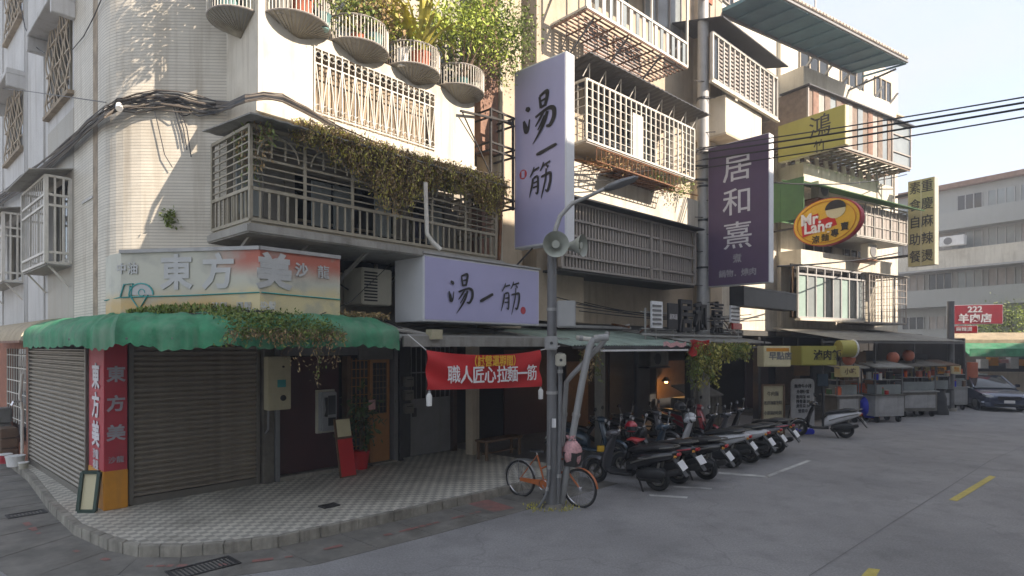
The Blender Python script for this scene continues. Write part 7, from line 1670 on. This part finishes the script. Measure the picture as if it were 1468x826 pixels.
# ================================================================ SMALL THINGS AT THE LEFT
x, y = B.hz(124, 735, .15); f_ = B; t = T('framed_board', 'empty dark green frame leaning by the corner pillar on the kerb', 'frame', WF, (*B.w(x, y).xy, .15), rot=R(8))
X_, Y_ = B.w(x, y).xy; w_, h_ = .26, .58; f = MB()
for a, b in (((-w_ / 2, 0), (-w_ / 2, h_)), ((w_ / 2, 0), (w_ / 2, h_)), ((-w_ / 2, 0), (w_ / 2, 0)), ((-w_ / 2, h_), (w_ / 2, h_))): f.bar((X_ + a[0], Y_ + a[1] * .18, .17 + a[1]), (X_ + b[0], Y_ + b[1] * .18, .17 + b[1]), .05)
t.part('frame', f, 'frame_green'); t.part('backing', MB().add([(X_ - w_ / 2, Y_ + .01, .17), (X_ + w_ / 2, Y_ + .01, .17), (X_ + w_ / 2, Y_ + .01 + h_ * .18, .17 + h_), (X_ - w_ / 2, Y_ + .01 + h_ * .18, .17 + h_)], [(0, 1, 2, 3)]), 'sign_cream')
def lb(px, py, z=.15): return B.hz(px, py, z)
x, y = lb(18, 668); 
for k, (px, py, r_, h_, m, lab) in enumerate(((22, 668, .17, .2, 'white_foam', 'white lidded tub on the kerb at the photo left edge'), (6, 664, .14, .18, 'red_paint', 'small red bucket beside the white tub at the left edge'), (34, 672, .09, .12, 'plastic_cream', 'small pale box like cup right of the white tub'))):
    x, y = lb(px, py); t = T('tub', lab, 'tub', B, (x, y, .15)); t.part('body', MB().tube([(x, y, .15), (x, y, .15 + h_)], [r_ * .85, r_], 14), m, smooth=40); t.part('rim', MB().tube([(x, y, .15 + h_), (x, y, .17 + h_)], [r_ * 1.06, r_ * 1.06], 14), 'white_foam')
x, y = B.hx(24, 560, -.1)[0], 0; yy, zz = B.hx(26, 600, -.15)
t = T('wall_tap', 'white pipe and tap on the brick wall beside the side shutter', 'pipe', B, (-.12, 5.85, .5)); t.part('pipe', MB().tube([(-.1, 5.9, .3), (-.1, 5.9, 1.3), (-.14, 5.9, 1.6), (-.1, 5.9, 2.1)], .03, 8), 'white_bar', smooth=True); t.part('tap', MB().tube([(-.1, 5.9, 1.5), (-.25, 5.9, 1.5), (-.28, 5.9, 1.42)], .03, 6), 'chrome')
for k, (y_, z_, r_, h_, m, lab) in enumerate(((7.1, .15, .3, .7, 'wood_brown', 'brown crate stack beside the brick wall at the left edge'), (7.9, .15, .26, 1.1, 'counter', 'grey bin against the side street wall at the left edge'))):
    t = T('crate', lab, 'crate', B, (-.1, y_, z_)); 
    for q in range(3): t.part('tier', MB().box(-.35, -.03, y_ - r_, y_ + r_, z_ + q * h_ / 3, z_ + (q + 1) * h_ / 3 - .02), m, bevel=.02)
mat_done = True

# ---------------------------------------------------------------- clutter crowded on and over the stalls
random.seed(21)
def goods(px, py, ang, w, n, lab, hs=(.98, 1.5)):
    x, y = gpt(px, py); f_ = Fr(x, y, ang)
    for i in range(n):
        a = random.uniform(-w / 2 + .1, w / 2 - .1); b = random.uniform(-.02, .62); z = random.choice(hs) + .02; k = random.random(); r = random.uniform(.05, .1); h = random.uniform(.1, .28)
        t = T('goods', 'small box or jar crowded on ' + lab, 'goods', f_, (a, b, z), group='goods on ' + lab); mm = random.choice(['sign_gold', 'orange_plastic', 'plastic_cream', 'pot_red', 'white_foam', 'wood_brown', 'blue_plastic', 'steel_dark', 'green_paint', 'tail_red'])
        if k < .5: t.part('box', MB().box(a - r, a + r, b - r, b + r, z, z + h), mm, bevel=.008); t.part('lid', MB().box(a - r - .005, a + r + .005, b - r - .005, b + r + .005, z + h, z + h + .02), 'plastic_cream')
        else: t.part('jar', MB().cyl((a, b, z), (a, b, z + h), r * .8, 10), mm, smooth=40); t.part('lid', MB().cyl((a, b, z + h), (a, b, z + h + .03), r * .82, 10), 'tail_red')
goods(1217, 607, 15, 1.0, 10, 'the grey food cart behind the silver scooter'); goods(1276, 606, 12, 1.2, 12, 'the low stall right of the blue bag'); goods(1319, 598, 8, 1.5, 14, 'the long steel cooking cart'); goods(1349, 594, 5, .9, 8, 'the dark cart beside the street pole'); goods(1374, 588, 0, .8, 6, 'the pale cabinet right of the street pole')
for k, (px, py, D, w, h, mm) in enumerate(((1232, 516, 22, .5, .6, 'wood_brown'), (1246, 520, 22.5, .4, .9, 'steel_dark'), (1262, 534, 23, .6, .35, 'maroon'), (1292, 530, 24, .7, .3, 'rustpaint'), (1180, 545, 20, .35, .4, 'sc_blue'), (1322, 515, 25, .5, .4, 'steel_dark'), (1150, 532, 19.5, .5, .3, 'wood_brown'), (1335, 552, 25.5, .5, .35, 'tail_red'))):
    c = WF.hd(px, py, D); t = T('hanging_card', ('brown', 'tall dark', 'maroon', 'rusty red', 'dark blue', 'small dark', 'low brown', 'bright red')[k] + ' card or bag hung under the shed roof among the stalls', 'hanging card', WF, (c[0], c[1], c[2]))
    t.part('card', MB().box(c[0] - w / 2, c[0] + w / 2, c[1], c[1] + .06, c[2] - h / 2, c[2] + h / 2), mm, bevel=.01); t.part('cord', MB().bar((c[0], c[1] + .03, c[2] + h / 2), (c[0], c[1] + .03, c[2] + h / 2 + .3), .015), 'ink')
# clutter on the roofs above the arcade: loose pipes, boards and cables
for k, (x, lab) in enumerate(((7.7, 'old crossed struts and boards above the tin roof under the dark box sign'), (2.6, 'loose pipes lying along the mint roof behind the pole'))):
    t = T('roof_clutter', lab, 'scrap', M, (x, -.8, 3.1))
    for i in range(7): a = x + random.uniform(-.9, 1.2); t.part('strut', MB().bar((a, -1.4 + random.uniform(-.2, .6), 3.08 + .02 * i), (a + random.uniform(.5, 1.6), -.5 + random.uniform(-.3, .3), 3.2 + random.uniform(0, .7 if k == 0 else .15)), random.choice([.03, .05])), random.choice(['galv', 'rust', 'white_foam', 'steel_dark']))
for k in range(5):
    y_ = -1.3 + .25 * k; wire(('first', 'second', 'third', 'fourth', 'fifth')[k] + ' slack cable sagging above the tin roof, counted from the road side', sag(M.w(.6, y_, 3.5 + .12 * k), M.w(9.5, y_ - .3, 3.55 + .1 * (k % 3)), .12 + .03 * k, 14), .012, cat='cable')
# manhole and patches on the road
x, y = WF.hz(905, 790)

# ---------------------------------------------------------------- thin bright haze over the street
hm = bpy.data.materials.new('haze'); hm.use_nodes = True; hn = hm.node_tree; hn.nodes.clear()
ho_ = hn.nodes.new('ShaderNodeOutputMaterial'); hv = hn.nodes.new('ShaderNodeVolumePrincipled'); hv.inputs['Density'].default_value = .0036; hv.inputs['Color'].default_value = (.93, .95, 1, 1); hv.inputs['Anisotropy'].default_value = .2
hn.links.new(hv.outputs[0], ho_.inputs['Volume']); MT['haze'] = hm
o = link('haze', MB().box(-40, 90, -45, 110, -1, 19).mesh('haze'), 'haze'); o['kind'] = 'stuff'
